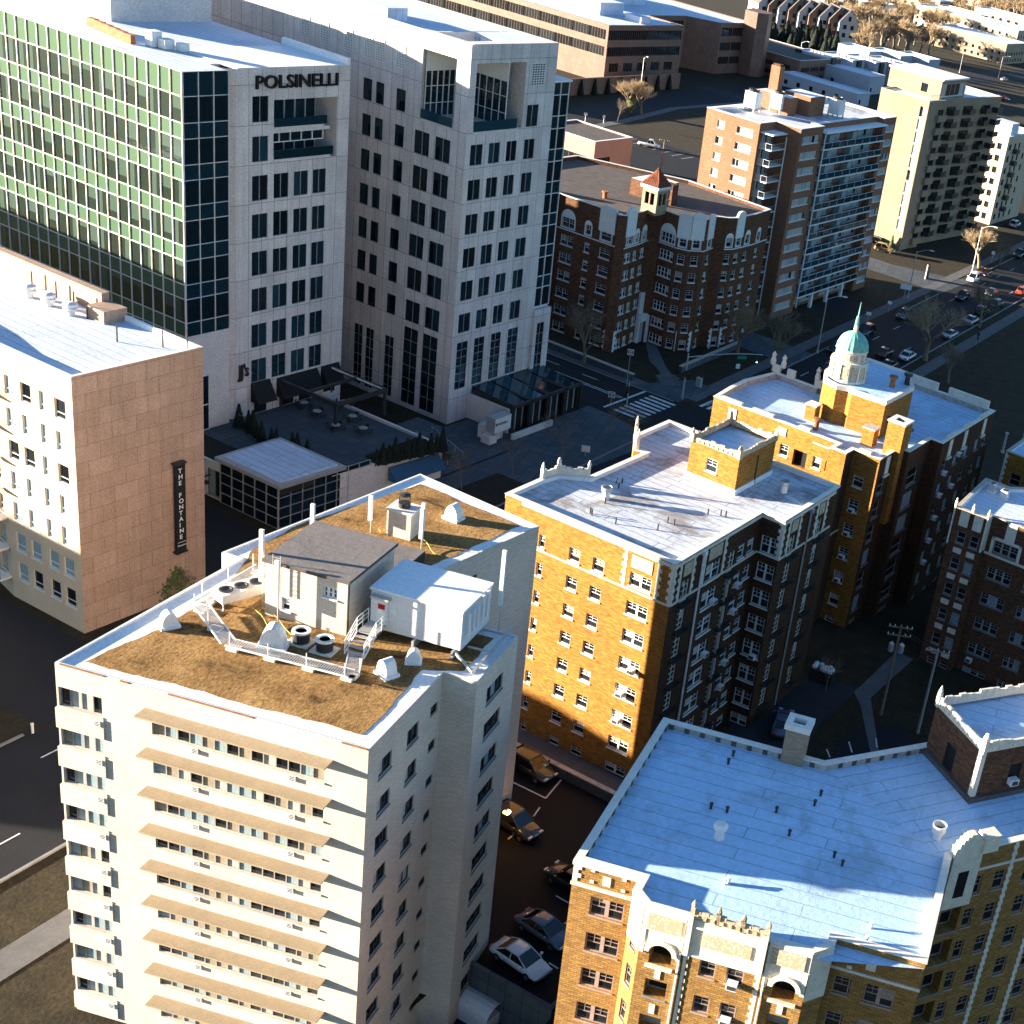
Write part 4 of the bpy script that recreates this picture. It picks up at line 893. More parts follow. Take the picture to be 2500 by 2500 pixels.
OB.done([M['orange_brick'], M['court_and_shade_brick']])
mb = MB(); mb.flat(OP, oz - .4); mb.build('roof', M['roof_seam'], OB.root)
parapet(OB.root, OP, oz - .4, oz + .03, .35, (M['roof_patch'], M['coping']), over=.07)
def trim(root, name, m, boxes, dark=None):
    for b in boxes: mb = MB(); mb.box(*b); o = mb.build(name, M[m], root)
    return o
bx = [(-17.05, -.12, 18.3, .04, -.0, 18.45), (0, 0, 18.3, .12, 14.0, 18.45), (0, 13.98, 18.3, 2.4, 14.06, 18.45), (2.3, 14.0, 18.3, 2.42, 24, 18.45)]
trim(OB.root, 'belt_course', 'terracotta', bx)
def quoins(root, pts, z0, z1, m='terracotta', w_=.3, h=.36):
    for (u, v, du, dv) in pts:
        mb = MB(); z = z0; k = 0
        while z < z1:
            L = w_ * (1.5 if k % 2 else .9); a, b = (u, u + du * L), (v, v + dv * L)
            mb.box(min(a) - (.05 if du == 0 else 0), min(b) - (.05 if dv == 0 else 0), z, max(a) + (.05 if du == 0 else 0), max(b) + (.05 if dv == 0 else 0), min(z1, z + h - .01)); z += h; k += 1
        mb.build('quoin', M[m], root)
quoins(OB.root, [(0, 0, -1, 0), (0, 0, 0, 1), (-4.5, 0, -1, 0), (-1.55, 0, 1, 0), (-16.6, 0, 1, 0), (-12.4, 0, 1, 0), (-14.9, 0, -1, 0)], 18.45, oz - .1)
quoins(OB.root, [(2.3, 14.1, 0, 1), (2.3, 14.1, -1, 0), (0, 1.2, 0, -1), (0, 2.9, 0, 1), (0, 5.0, 0, -1), (0, 7.9, 0, 1), (2.3, 15.5, 0, -1), (2.3, 17.2, 0, 1), (2.3, 20.9, 0, -1), (2.3, 22.4, 0, 1)], 18.45, oz - .1)
trim(OB.root, 'relief_panel', 'relief', [(-4.05, -.07, 20.45, -2.0, -.0, 21.6), (-14.85, -.07, 20.45, -12.8, 0, 21.6), (0, 1.5, 20.5, .07, 2.75, 21.7), (0, 5.4, 20.5, .07, 7.5, 21.7), (2.3, 15.7, 20.5, 2.37, 16.9, 21.7), (2.3, 21.0, 20.5, 2.37, 22.1, 21.7)])
trim(OB.root, 'cornice_band', 'terracotta', [(-17.05, -.09, 21.85, 0, 0, 22.15), (0, -.09, 21.85, .09, 14, 22.15), (.09, 14.0, 21.85, 2.39, 14.09, 22.15), (2.3, 14.1, 21.85, 2.39, 24, 22.15)])
for k in range(7):
    z = 17.85 - k * 2.71
    for u, v0, v1 in ((0, 1.2, 3.1), (0, 8.6, 10.4), (2.3, 15.5, 17.2), (2.3, 20.8, 22.4)):
        mb = MB(); mb.box(u, v0, z - .1, u + .55, v1, z); b_ = mb.build('balconet', M['dark_metal'], OB.root); mb = MB(); n_ = int((v1 - v0) / .2)
        for i in range(n_ + 1): mb.tube((u + .52, v0 + i * .2, z), (u + .52, v0 + i * .2, z + .7), .02, n=4)
        mb.tube((u + .52, v0, z + .7), (u + .52, v1, z + .7), .03, n=4); mb.build('railing', M['dark_metal'], b_)
for v, z1, u in ((4.3, 21.6, 0), (19.1, 21.5, 2.3), (9.2, 17, 0)):
    mb = MB(); mb.tube((u + .13, v, .3), (u + .13, v, z1), .1, n=8); mb.box(u + .0, v - .2, z1, u + .36, v + .2, z1 + .4); mb.build('downpipe', M['roof_patch'] if v < 9 else M['metal'], OB.root)
def ac_unit(root, u, v, z, du, dv, m='white_metal'):
    mb = MB(); mb.box(u - (.33 if dv else 0), v - (.33 if du else 0), z, u + (.33 if dv else 0) + du * .5, v + (.33 if du else 0) + dv * .5, z + .45)
    a = mb.build('air_conditioner', M[m], root); mb = MB()
    if du: mb.box(u + du * .5, v - .25, z + .07, u + du * .52, v + .25, z + .38)
    else: mb.box(u - .25, v + dv * .5, z + .07, u + .25, v + dv * .52, z + .38)
    mb.build('grille', M['frame_dark'], a)
for v, k in ((7.0, 1), (11.1, 1), (11.1, 2), (7, 3), (6.9, 3), (11.1, 4), (11.1, 5)): ac_unit(OB.root, .0, v, 18.45 - k * 2.71 + .1, 1, 0) if (v, k) != (6.9, 3) else None
for u, k in ((-2.6, 3), (-3.4, 4), (-3.4, 5)): ac_unit(OB.root, u, -.0, 18.8 - k * 2.71 + .1, 0, -1)
ac_unit(OB.root, 1.6, 14.1, 18.6 - 4 * 2.71 - .1, 0, -1); ac_unit(OB.root, 1.6, 14.1, 18.6 - 1 * 2.71, 0, -1) if False else None
# roof pavilion
pv = Bld.__new__(Bld); pv.root = OB.root; pv.w = MB(); pv.n = 0; pv.of = MB(); pv.op = MB(); pv.single = True; pv.dep = .12; pv.acc = 0
PV = [(-9.3, 15.9), (-4.1, 15.9), (-4.1, 22.6), (-9.3, 22.6)]
pv.poly(PV, oz - .4, 25.5, {0: [(1.9, 3.05, 23.2, 24.45, 'sash')]}); pvo = pv.w.build('roof_pavilion', M['orange_brick'], OB.root)
mb = MB(); mb.flat(PV, 25.2); mb.build('pavilion_roof', M['roof_blue'], pvo)
def cresting(root, pts, z, h, name='cresting', m='relief', posts=True, closed=True, step=.5):
    mb = MB(); n = len(pts)
    for i in range(n if closed else n - 1):
        a, b = Vector(pts[i]), Vector(pts[(i + 1) % n]); L = (b - a).length; d = (b - a) / L; mb.at(a.x, a.y, z, math.atan2(d.y, d.x)); k = 0
        mb.box(0, 0, 0, L, .22, h * .55)
        while k < L - .1:
            w_ = min(step, L - k); hh = h * random.uniform(.62, .95); mb.box(k + .03, .02, h * .55, k + w_ - .03, .2, hh)
            mb.box(k + w_ * .25, -.07, h * .15, k + w_ * .75, 0, h * .5); k += w_
        if posts:
            for q in (0, L): mb.box(q - .13, -.04, 0, q + .13, .26, h * 1.15); mb.lathe([(.13, h * 1.15), (.16, h * 1.3), (.03, h * 1.75)], 6, 0, q, .1)
    mb.x = None
    return mb.build(name, M[m], root)
cresting(pvo, PV, 25.45, .75)
mb = MB(); mb.tube((-4.03, 19.4, 21.9), (-4.03, 19.4, 24.9), .08, n=6); mb.build('downpipe', M['dark_metal'], pvo)
mb = MB(); mb.box(-9.35, 15.78, oz - .4, -4.0, 15.9, oz + .1); mb.box(-4.1, 15.78, oz - .4, -3.98, 22.7, oz + .1); mb.build('base_flashing', M['roof_patch'], pvo)
cresting(OB.root, [(-17.0, 4.6), (-16.7, 6.5), (-14.6, 8.1)][::-1], oz, .9, 'crest_balustrade', 'terracotta', True, False)
cresting(OB.root, [(-15.3, 16.4), (-17.2, 18.9)][::-1], oz, 1.2, 'crest_balustrade', 'terracotta', True, False)
def othing(name, label, cat, u, v, z=oz - .4, rz=0, group=None):
    y = R(-19.5); o = C(-51.59, 88.21); p = o + Vector((math.cos(y), math.sin(y))) * u + Vector((-math.sin(y), math.cos(y))) * v
    return thing(name, label, cat, p.x, p.y, z, y + rz, group)
for u, v, lb in ((-11.3, 6.2, 'white mushroom vent casting a long shadow on the buff block roof'), (-1.2, 20.1, 'silver mushroom vent in the shaded corner behind the roof pavilion')):
    t = othing('mushroom_vent', lb, 'vent', u, v, group='mushroom vents on the buff block roof')
    mb = MB(); mb.lathe([(.32, 0), (.3, .75)], 16); mb.build('stem', M['white_metal'], t)
    mb = MB(); mb.lathe([(.3, .72), (.48, .8), (.5, 1.15), (.44, 1.18), (.42, 1.0), (.1, 1.02)], 16); mb.build('cap', M['metal'], t)
k = 0
for u, v in ((-10.8, 5.4), (-10.5, 2.9), (-10.2, 2.7), (-7.9, 2.9), (-4.8, 4.6), (-5.0, 6.4), (-4.4, 6.5), (-3.5, 10.5), (-2.6, 11.2), (-2.2, 11.4), (-12.6, 9.6), (-12.2, 9.9), (-11.8, 8.8)):
    t = othing('vent_pipe', ['short plumbing pipe just in front of the white mushroom vent', 'short plumbing pipe paired near the front left of the buff roof', 'short plumbing pipe beside its twin near the front left of the buff roof', 'short plumbing pipe midway along the front of the buff roof', 'short plumbing pipe nearest the front of the middle right cluster on the buff roof', 'short plumbing pipe of the middle right cluster, farther left', 'short plumbing pipe of the middle right cluster, farther right', 'short plumbing pipe before the pavilion, leftmost of three', 'short plumbing pipe before the pavilion, middle of three', 'short plumbing pipe before the pavilion, rightmost of three', 'short plumbing pipe near the left parapet, left of three', 'short plumbing pipe near the left parapet, middle of three', 'short plumbing pipe near the left parapet, nearest the mushroom vent'][k], 'pipe', u, v, group='plumbing pipes on the buff block roof'); k += 1
    mb = MB(); mb.tube((0, 0, 0), (0, 0, .55), .07, n=6); mb.build('tube', M['dark_metal'], t)
# ================================================================ DOMED BLOCK
def sub(bl):          # a wall collector that belongs to the same thing
    p = Bld.__new__(Bld); p.root = bl.root; p.w = MB(); p.n = 0; p.of = MB(); p.op = MB(); p.single = True; p.dep = .12; p.acc = 0; return p
DB = Bld('domed_apartment_block', 'brick apartment block with a green copper cupola on its shaded pale blue roof', 'building', C(-51.62, 126.43), G)
dz = 20.6
DP = [(-20.7, 0), (-5.2, 0), (-5.2, -1.7), (-3.2, -1.7), (-3.2, 0), (0, 0), (0, 4.6), (1.2, 4.6), (1.2, 10.2), (2.7, 10.2), (2.7, 25.6), (-11.5, 25.6), (-15, 13), (-20.5, 13.0), (-21.4, 7.5), (-21.2, 4)]
dr = rows(18.2, 1.35, 2.87, 7)
d0 = [(8.95, 10.0, 16.9, 18.2, 'sash'), (10.65, 12.3, 16.3, 18.15, 'void', .5), (13.05, 14.05, 16.9, 18.2, 'sash'), (14.6, 15.35, 17.0, 18.2, 'void', .3)] + grid([(2, 3.2), (5, 6.2), (9, 10.1), (13, 14.1)], dr[1:], 'sash')
d4 = grid([(.6, 1.8)], rows(17.95, 1.35, 2.87, 7), 'sash')
d5 = grid([(.8, 2.3)], rows(18.0, 1.9, 2.87, 7), 'deco'); d7 = grid([(1.0, 3.6)], rows(18.0, 2.0, 2.87, 7), 'deco')
d9 = grid([(1.3, 2.5), (4.5, 5.7), (7.6, 8.8), (10.8, 12.0), (13.2, 14.4)], rows(18.0, 1.4, 2.87, 7), 'deco')
DB.poly(DP, 0, dz, {0: d0, 4: d4}, 0, (1, 3, 5, 6, 7, 8, 9)); DB.poly(DP, 0, dz, {5: d5, 7: d7, 9: d9}, 1, (0, 2, 4, 10, 11, 12, 13, 14, 15)); DB.done([M['orange_brick'], M['court_and_shade_brick']])  # same brick all round; side walls carry shade in a darker colour
mb = MB(); mb.flat(DP, dz - .7); mb.build('roof', M['roof_blue'], DB.root)
parapet(DB.root, DP, dz - .7, dz, .4, (M['coping_dark'], M['coping']), over=.05)
bx = [(-8.1, -.1, 10.9, -3.1, 0, 11.1)]
for a, b in ((-19.8, -17.2), (-15.8, -13.2), (-10, -8.6), (-2.6, -1.2)): bx.append((a, -.06, dz, b, .45, dz + .3))
for a, b in ((12, 14.5), (16.8, 18.6), (21.5, 24)): bx.append((2.3, a, dz, 2.76, b, dz + .3))
for a, b in ((-9.5, -5), (-3.5, 1.8)): bx.append((a, 25.2, dz, b, 25.65, dz + .9))
for a in (-20.9, -18.9, -15.2): bx.append((a, 12.7, dz, a + 1.0, 13.1, dz + .9))
for v, u in ((2.0, 0), (12.6, 2.7), (16.9, 2.7), (22.6, 2.7)): bx += [(u, v - .3, 18.3, u + .07, v + .6, 20.3), (u, v - .5, 18.0, u + .22, v + .8, 18.2)]
bx += [(-12.3, -.08, 19.1, -11.3, 0, 20.0), (-18.6, -.08, 16.9, -17.6, 0, 20.0), (-7.95, -.12, 19.6, -5.3, 0, 19.75), (-5.3, -1.8, 10.9, -3.1, -1.7, 11.1), (-5.28, -1.78, 11.0, -3.12, 0, 11.15)]
trim(DB.root, 'terracotta_trim', 'terracotta', bx)
st = MB()
for a in (-21, -19.6, -15): st.lathe([(.3, 0), (.35, .5), (.2, .9), (.3, 1.2), (.05, 1.6)], 8, 0, a, 12.9, dz + .8)
st.build('finial', M['terracotta'], DB.root)
sp = sub(DB)
SPP = [(-10.4, 4.9), (-8.4, 3.1), (-8.2, 6.3), (-7.4, 5.6), (-6.2, 4.0), (-2.6, 4.6), (-2.6, 10.2), (-4.5, 13.5), (-10.5, 13.5), (-12.3, 10)]
SPP = [(-12.4, 9.0), (-11.2, 6.6), (-9.2, 5.9), (-8.0, 6.5), (-7.4, 6.2), (-3.4, 6.5), (-3.4, 13.6), (-6, 17.5), (-11.2, 17.5), (-13, 12)]
sp.poly(SPP, dz - .7, 24.2, {5: [(1.3, 2.2, 21.3, 22.2, 'void')]}); spo = sp.w.build('roof_penthouse', M['orange_brick'], DB.root)
mb = MB(); mb.flat(SPP, 24.15); mb.build('penthouse_roof', M['roof_blue'], spo)
mb = MB(); i_ = inset(SPP, -.06); j_ = inset(SPP, .4)
for a in range(len(SPP)):
    b = (a + 1) % len(SPP); mb.face([(*i_[a], 24.4), (*i_[b], 24.4), (*j_[b], 24.4), (*j_[a], 24.4)]); mb.face([(*i_[a], 23.9), (*i_[b], 23.9), (*i_[b], 24.4), (*i_[a], 24.4)]); mb.face([(*j_[b], 24.1), (*j_[a], 24.1), (*j_[a], 24.4), (*j_[b], 24.4)])
mb.build('penthouse_coping', M['coping'], spo)
mb = MB(); cx, cy, cz = -9.9, 9.5, 24.2
mb.lathe([(2.15, 0), (2.15, .3), (1.98, .35), (1.98, 2.0), (2.15, 2.1), (2.1, 2.3), (1.72, 2.35), (1.68, 3.3), (1.82, 3.4), (1.8, 3.6), (1.5, 3.6)], 24, 0, cx, cy, cz)
cu_ = mb.build('cupola', M['terracotta'], spo); mb = MB(); r2_ = MB()
for k in range(12):
    q = (k + .5) * math.pi / 6; mb.at(cx + 1.98 * math.cos(q), cy + 1.98 * math.sin(q), cz, q); mb.box(-.02, -.3, .5, .05, .3, 1.85)
    mb.at(cx + 1.7 * math.cos(q), cy + 1.7 * math.sin(q), cz, q); mb.box(-.04, -.24, 2.5, .03, .24, 3.2)
    q = k * math.pi / 6; r2_.at(cx + 2.0 * math.cos(q), cy + 2.0 * math.sin(q), cz, q); r2_.box(-.05, -.1, .3, .14, .1, 2.05)
mb.build('pierced_panel', M['relief'], cu_); r2_.build('pilaster', M['terracotta'], cu_)
mb = MB(); mb.lathe([(1.72 * math.cos(t), 1.85 * math.sin(t)) for t in [i * math.pi / 20 for i in range(10)]] + [(.25, 1.85)], 40, 0, cx, cy, cz + 3.6, rib=.035); mb.build('dome', M['copper'], cu_)
mb = MB(); mb.lathe([(.3, 0), (.24, .8)], 8, 1, cx, cy, cz + 5.4); mb.lathe([(.26, 0), (.2, .9), (.1, 1.0), (.02, 2.6)], 8, 0, cx, cy, cz + 6.2); mb.build('spire', [M['copper'], M['terracotta']], cu_)
def dthing(name, label, cat, u, v, z=dz - .7, group=None):
    p = C(-51.62 + u, 126.43 + v); return thing(name, label, cat, p.x, p.y, z, G, group)
t = dthing('rooftop_chimney', 'tall square buff brick chimney at the courtyard edge of the domed block', 'chimney', -.4, 4.4, 12)
mb = MB(); mb.box(-1.0, -1.0, 0, 1.0, 1.0, 11.6); mb.build('stack', M['orange_brick'], t)
mb = MB(); mb.box(-1.08, -1.08, 11.6, -.5, 1.08, 11.8); mb.box(.5, -1.08, 11.6, 1.08, 1.08, 11.8); mb.box(-.5, -1.08, 11.6, .5, -.5, 11.8); mb.box(-.5, .5, 11.6, .5, 1.08, 11.8); mb.build('cap', M['coping'], t); mb = MB(); mb.box(-.5, -.5, 11.55, .5, .5, 11.65); mb.build('flue', M['black'], t)
t = dthing('rooftop_chimney', 'short wide buff brick chimney beside the tall one on the domed block', 'chimney', -3.5, 4.2)
mb = MB(); mb.box(-.7, -.6, 0, .7, .6, 1.9); mb.build('stack', M['orange_brick'], t); mb = MB(); mb.box(-.8, -.7, 1.9, .8, .7, 2.05); mb.build('cap', M['coping_dark'], t)
t = dthing('rooftop_chimney', 'small square brick chimney left of the penthouse under the cupola', 'chimney', -11.2, 5.2)
mb = MB(); mb.box(-.6, -.6, 0, .6, .6, 1.7); mb.build('stack', M['orange_brick'], t); mb = MB(); mb.box(-.68, -.68, 1.7, .68, .68, 1.85); mb.build('cap', M['coping'], t)
for k, (u, v, z, m_, lb) in enumerate(((-9.3, 2.8, dz - .7, 'rust', 'rusty mushroom vent on the sunlit patch of the domed block roof'), (-5.3, 11.8, 24.15, 'rust', 'brown mushroom vent on the penthouse roof nearer the cupola'), (-3.9, 15.2, 24.15, 'dark_metal', 'dark mushroom vent at the right end of the penthouse roof') if False else (-4.6, 14.2, 24.15, 'dark_metal', 'dark mushroom vent at the right end of the penthouse roof'), (-1.2, 9.3, dz - .7, 'dark_metal', 'dark mushroom vent behind the tall square chimney'))):
    t = dthing('mushroom_vent', lb, 'vent', u, v, z, 'mushroom vents on the domed block')
    mb = MB(); mb.lathe([(.3, 0), (.28, 1.0)], 12); mb.build('stem', M[m_], t); mb = MB(); mb.lathe([(.3, .95), (.5, 1.05), (.52, 1.3), (.2, 1.35)], 12); mb.build('cap', M[m_], t)
for k in range(4): ac_unit(DB.root, -2.0, 0, [14.0, 11.2, 8.4, 5.5][k] - .3, 0, -1)
for v, z in ((12.2, 16.2), (12.3, 13.4), (12.4, 10.5), (12.2, 4.8), (15.6, 17.6), (15.5, 13.6), (12.3, 7.6)): ac_unit(DB.root, 2.7, v, z, 1, 0)

# ================================================================ GOLD BRICK BLOCK (front right)
before = set(bpy.data.objects)
Yo = at(1403.5, 2097, 19); YY = R(-4.3)
YB = Bld('apartment_block', 'gold brick block with cream terracotta front bay and big bent pale blue roof', 'building', Yo, YY)
yz = 19.0; c41, s41 = .751, .66
YP = [(0, 0), (4.15, 0), (4.15, -1.2), (5.25, -2.2), (15.5, -2.2), (16.5, -1.2), (16.5, -.4), (22, -.4), (22, 10.1), (22 + 26 * c41, 10.1 + 26 * s41), (13.7 + 26 * .733 + 1.3, 18.5 + 26 * .68), (11.84, 16.8), (0, 16.7)]
yr = rows(16.58, 1.42, 2.87, 6)
y0 = grid([(1.3, 3.45)], yr, 'mauve2'); y2 = [(.45, 1.1, z0, z1, 'mauve') for z0, z1 in rows(16.6, 1.5, 2.87, 6)]
L1_ = [(.68, 2.05, z0, z1, 'deco', .9) for z0, z1 in rows(13.6, 1.35, 2.87, 5)] + [(.68, 2.05, 14.85, 16.45, 'void', 1.0)]
L2_ = [(a + 7.65, b + 7.65, c, d, e, f) for a, b, c, d, e, f in L1_]
y3 = grid([(3.78, 4.78), (5.45, 6.5)], rows(16.25, 1.3, 2.87, 6), 'mauve') + L1_ + L2_
y6 = grid([(.4, 1.45)], rows(16.25, 1.35, 2.87, 6), 'mauve') + grid([(2.35, 4.2)], rows(16.25, 1.45, 2.87, 6), 'mauve2')
y8 = [(.5, 2.15, z0, z1, 'deco', .9) for z0, z1 in rows(14.2, 2.1, 2.87, 5)] + grid([(2.55, 3.3), (4.35, 5.3), (6.9, 7.9), (9.4, 10.4), (12.3, 13.3), (15.5, 16.5)], rows(16.6, 1.6, 2.87, 6), 'mauve')
YB.poly(YP, -3.2, yz, {0: y0, 2: y2, 3: y3, 6: y6, 8: y8}); YB.done([M['front_brick']])
mb = MB(); mb.face([(0, 0, yz - .5), (4.15, 0, yz - .5), (5.25, -2.2, yz - .5), (15.5, -2.2, yz - .5), (22, -.4, yz - .5), (22, 10.1, yz - .5), (11.84, 16.8, yz - .5), (0, 16.7, yz - .5)], 0, None)
r1_ = mb.build('roof', M['roof_blue'], YB.root)
cc = (22.0, 10.1)      # second wing carries its seams turned with the wing
mb = MB(); ca, sa = math.cos(R(41.3)), math.sin(R(41.3))
def rotl(p): x, y = p[0] - cc[0], p[1] - cc[1]; return (x * ca + y * sa, -x * sa + y * ca)
mb.flat([rotl(p) for p in (YP[8], YP[9], YP[10], YP[11])], 0); mb.build('roof', M['roof_blue'], YB.root, loc=(cc[0], cc[1], yz - .495), rz=R(41.3))
parapet(YB.root, YP, yz - .5, yz + .02, .4, (M['copper'] if False else M['coping_dark'], M['coping']), over=.06)
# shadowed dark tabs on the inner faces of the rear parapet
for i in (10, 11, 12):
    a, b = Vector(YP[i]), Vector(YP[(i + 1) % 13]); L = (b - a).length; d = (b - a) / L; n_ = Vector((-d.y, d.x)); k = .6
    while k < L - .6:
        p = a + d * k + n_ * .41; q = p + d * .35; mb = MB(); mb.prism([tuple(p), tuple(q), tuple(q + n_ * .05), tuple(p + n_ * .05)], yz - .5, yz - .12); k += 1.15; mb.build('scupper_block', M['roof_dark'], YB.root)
ZB = 17.15
def bay(u0, u1, v, z0, z1, m='terracotta', t_=.06): return (u0, v - t_, z0, u1, v, z1)
trim(YB.root, 'belt_course', 'terracotta', [(-.06, -.12, ZB, 4.15, 0, ZB + .22), (16.5, -.5, ZB - .4, 22.06, -.4, ZB - .2), (-.08, -.08, yz - .35, 4.15, 0, yz - .08)])
quoins(YB.root, [(0, 0, 1, 0)], ZB + .3, yz - .3, w_=.35, h=.3)
trim(YB.root, 'terracotta_inlay', 'terracotta', [bay(1.9, 2.4, 0, 17.65, 18.35)] + [bay(a, a + .25, 0, z, z + .2) for a, z in ((1.1, 17.6), (3.1, 17.55), (1.1, 18.45), (3.1, 18.4))] + [(18.6, -.47, 17.3, 19.2, -.4, 18.2), (17.5, -.47, 17.9, 17.8, -.4, 18.2), (17.5, -.47, 17.0, 17.8, -.4, 17.25)])
mb = MB()
for u0, u1 in ((5.25, 7.85), (12.9, 15.5)):
    c_ = (u0 + u1) / 2 + (.07 if u0 < 9 else .08)
    mb.box(u0, -2.27, 17.45, u1, -2.2, yz - .05)                            # upper slab of the arch bay
    for k in range(25):                                                     # ring arch
        a0, a1 = math.pi * k / 25, math.pi * (k + 1) / 25
        for ri, ro, yy in ((.72, 1.02, -2.42),):
            P_ = lambda r, a, y: (c_ + r * math.cos(a), y, 15.85 + r * math.sin(a) * .95)
            mb.face([P_(ri, a0, yy), P_(ri, a1, yy), P_(ro, a1, yy), P_(ro, a0, yy)][::-1] if False else [P_(ri, a0, yy), P_(ro, a0, yy), P_(ro, a1, yy), P_(ri, a1, yy)])
            mb.face([P_(ro, a0, yy), P_(ro, a0, -2.2), P_(ro, a1, -2.2), P_(ro, a1, yy)]); mb.face([P_(ri, a1, yy), P_(ri, a1, -2.2), P_(ri, a0, -2.2), P_(ri, a0, yy)])
    for k in range(12):                                                     # spandrels fill between ring and slab
        a0, a1 = math.pi * k / 12, math.pi * (k + 1) / 12
        mb.face([(c_ + 1.0 * math.cos(a0), -2.26, 15.85 + .95 * math.sin(a0)), (c_ + 1.0 * math.cos(a0) * 1.3, -2.26, 17.45), (c_ + 1.0 * math.cos(a1) * 1.3, -2.26, 17.45), (c_ + 1.0 * math.cos(a1), -2.26, 15.85 + .95 * math.sin(a1))])
        b0_, b1__ = .72 * math.cos(a0), .72 * math.cos(a1)
        mb.face([(c_ + b0_, -2.23, 15.85 + .68 * math.sin(a0)), (c_ + b0_, -2.23, 16.5), (c_ + b1__, -2.23, 16.5), (c_ + b1__, -2.23, 15.85 + .68 * math.sin(a1))]) if .68 * math.sin((a0 + a1) / 2) < .6 else None
    mb.box(u0, -2.3, 15.6, u0 + .28, -2.2, 17.4); mb.box(u1 - .28, -2.3, 15.6, u1, -2.2, 17.4)
    mb.box(c_ - .85, -2.45, 14.68, c_ + .85, -2.2, 14.83)
mb.box(7.95, -2.34, 16.45, 12.8, -2.2, yz + .08); mb.box(7.9, -2.44, 18.55, 12.85, -2.2, 18.68); mb.box(7.9, -2.44, 16.4, 12.85, -2.2, 16.52)
for u in (7.95, 12.5): mb.box(u, -2.5, 16.4, u + .3, -2.2, yz + .4)
mb.face([(4.13, -1.22, 15.6), (5.2, -2.28, 15.6), (5.2, -2.28, yz), (4.13, -1.22, yz)][::1]); mb.face([(15.55, -2.28, 15.2), (16.58, -1.25, 15.2), (16.58, -1.25, yz + .1), (15.55, -2.28, yz + .1)])
mb.build('terracotta_bay', M['terracotta'], YB.root)
mb = MB()
for u0, u1 in ((5.55, 7.65), (13.1, 15.2)):
    for i in range(7):
        for j in range(4): mb.lathe([(.12, 0)] * 1, 6) if False else None
    mb.box(u0, -2.33, 17.5, u1, -2.27, 18.65)
mb.box(8.95, -2.4, 17.3, 11.95, -2.34, 18.3); mb.build('relief_panel', M['relief'], YB.root)
cresting(YB.root, [(8.1, -2.3), (9.65, -2.3), (11.15, -2.3), (12.65, -2.3)], yz + .08, .75, 'crest_balustrade', 'relief', True, False, .5)
quoins(YB.root, [(8.0, -2.2, 1, 0), (12.75, -2.2, -1, 0)], -3, 16.3, w_=.22, h=.3)
trim(YB.root, 'downpipe', 'coping', [(7.7, -2.36, -3, 7.82, -2.24, 16.3), (12.92, -2.36, -3, 13.04, -2.24, 16.3)])
trim(YB.root, 'terracotta_inlay', 'terracotta', [bay(u - .18, u + .18, -2.2, z, z + .75) for u in (6.62, 14.27) for z in (13.8, 11.0, 8.1, 5.2)])
for u, z in ((11.2, 15.0), (11.2, 12.1)): ac_unit(YB.root, u, -2.2, z - .1, 0, -1)
# second wing quoin strips, niche, gable
def wl(t_, o=0): return (22 + t_ * c41 + o * s41, 10.1 + t_ * s41 - o * c41)
mb = MB()
for t0 in (5.55, 9.0, 13.6):
    z = -3
    k = 0
    while z < yz:
        w_ = .42 if k % 2 else .26; a, b = wl(t0 - w_ / 2, .07), wl(t0 + w_ / 2, .07); c, d = wl(t0 + w_ / 2, 0), wl(t0 - w_ / 2, 0)
        mb.prism([a, b, c, d], z, z + .3); z += .31; k += 1
mb.build('quoin', M['terracotta'], YB.root)
mb = MB()
a, b, c, d = wl(2.7, .06), wl(26, .06), wl(26, 0), wl(2.7, 0); mb.prism([a, b, c, d], 17.15, 17.35, 0, None, True)
a, b, c, d = wl(.1, .25), wl(2.5, .25), wl(2.5, -.2), wl(.1, -.2); mb.prism([a, b, c, d], 14.5, 19.6, 0, None, True)
for k in range(10):
    x0, x1 = .1 + 2.4 * k / 10, .1 + 2.4 * (k + 1) / 10; h0 = 1.1 * math.sin(math.pi * (k + .5) / 10); mb.prism([wl(x0, .3), wl(x1, .3), wl(x1, -.25), wl(x0, -.25)], 19.6, 19.6 + h0)
mb.prism([wl(2.3, .5), wl(3.5, .5), wl(3.5, -.5), wl(2.3, -.5)], yz + .02, yz + 1.3)
mb.build('gabled_niche', M['terracotta'], YB.root)
mb = MB(); mb.prism([wl(.85, .27), wl(1.7, .27), wl(1.7, .24), wl(.85, .24)], 15.4, 17.6); mb.build('niche_opening', M['black'], YB.root)
# stair tower with crest
TY = sub(YB); tc, ts = math.cos(R(41)), math.sin(R(41)); to = (22.4, 17.48)
def tl(u, v): return (to[0] + u * tc - v * ts, to[1] + u * ts + v * tc)
TP = [tl(0, 0), tl(9, 0), tl(9, 6.1), tl(0, 6.1)]
TY.poly(TP, yz - .5, 22.6, {0: [(2.9, 4.0, 19.6, 21.1, 'void')], 3: [(2.2, 3.4, 18.9, 20.95, 'void')]}); ty = TY.w.build('stair_tower', M['dark_brick'], YB.root)
mb = MB(); mb.flat(TP, 22.4); mb.build('tower_roof', M['roof_blue'], ty)
cresting(ty, TP, 22.6, .95, 'cresting', 'terracotta', True, True, .6)
x_ = MB(); 
for k in range(12): x_.prism([tl(-.07, .35 - .2 * (k % 2)), tl(0, 0), tl(0, .01), tl(-.02, .4)], yz + k * .3, yz + k * .3 + .29)
x_.prism([tl(-.06, -.06), tl(.35, -.06), tl(.35, 0), tl(0, 0), tl(0, .35), tl(-.06, .35)], yz - .4, 22.6); x_.build('quoin', M['terracotta'], ty)
mb = MB(); mb.prism([tl(-.3, -.3), tl(9, -.3), tl(9, 0), tl(0, 0), tl(0, 6.1), tl(-.3, 6.1)], yz - .5, yz - .1); mb.build('base_flashing', M['roof_dark'], ty)
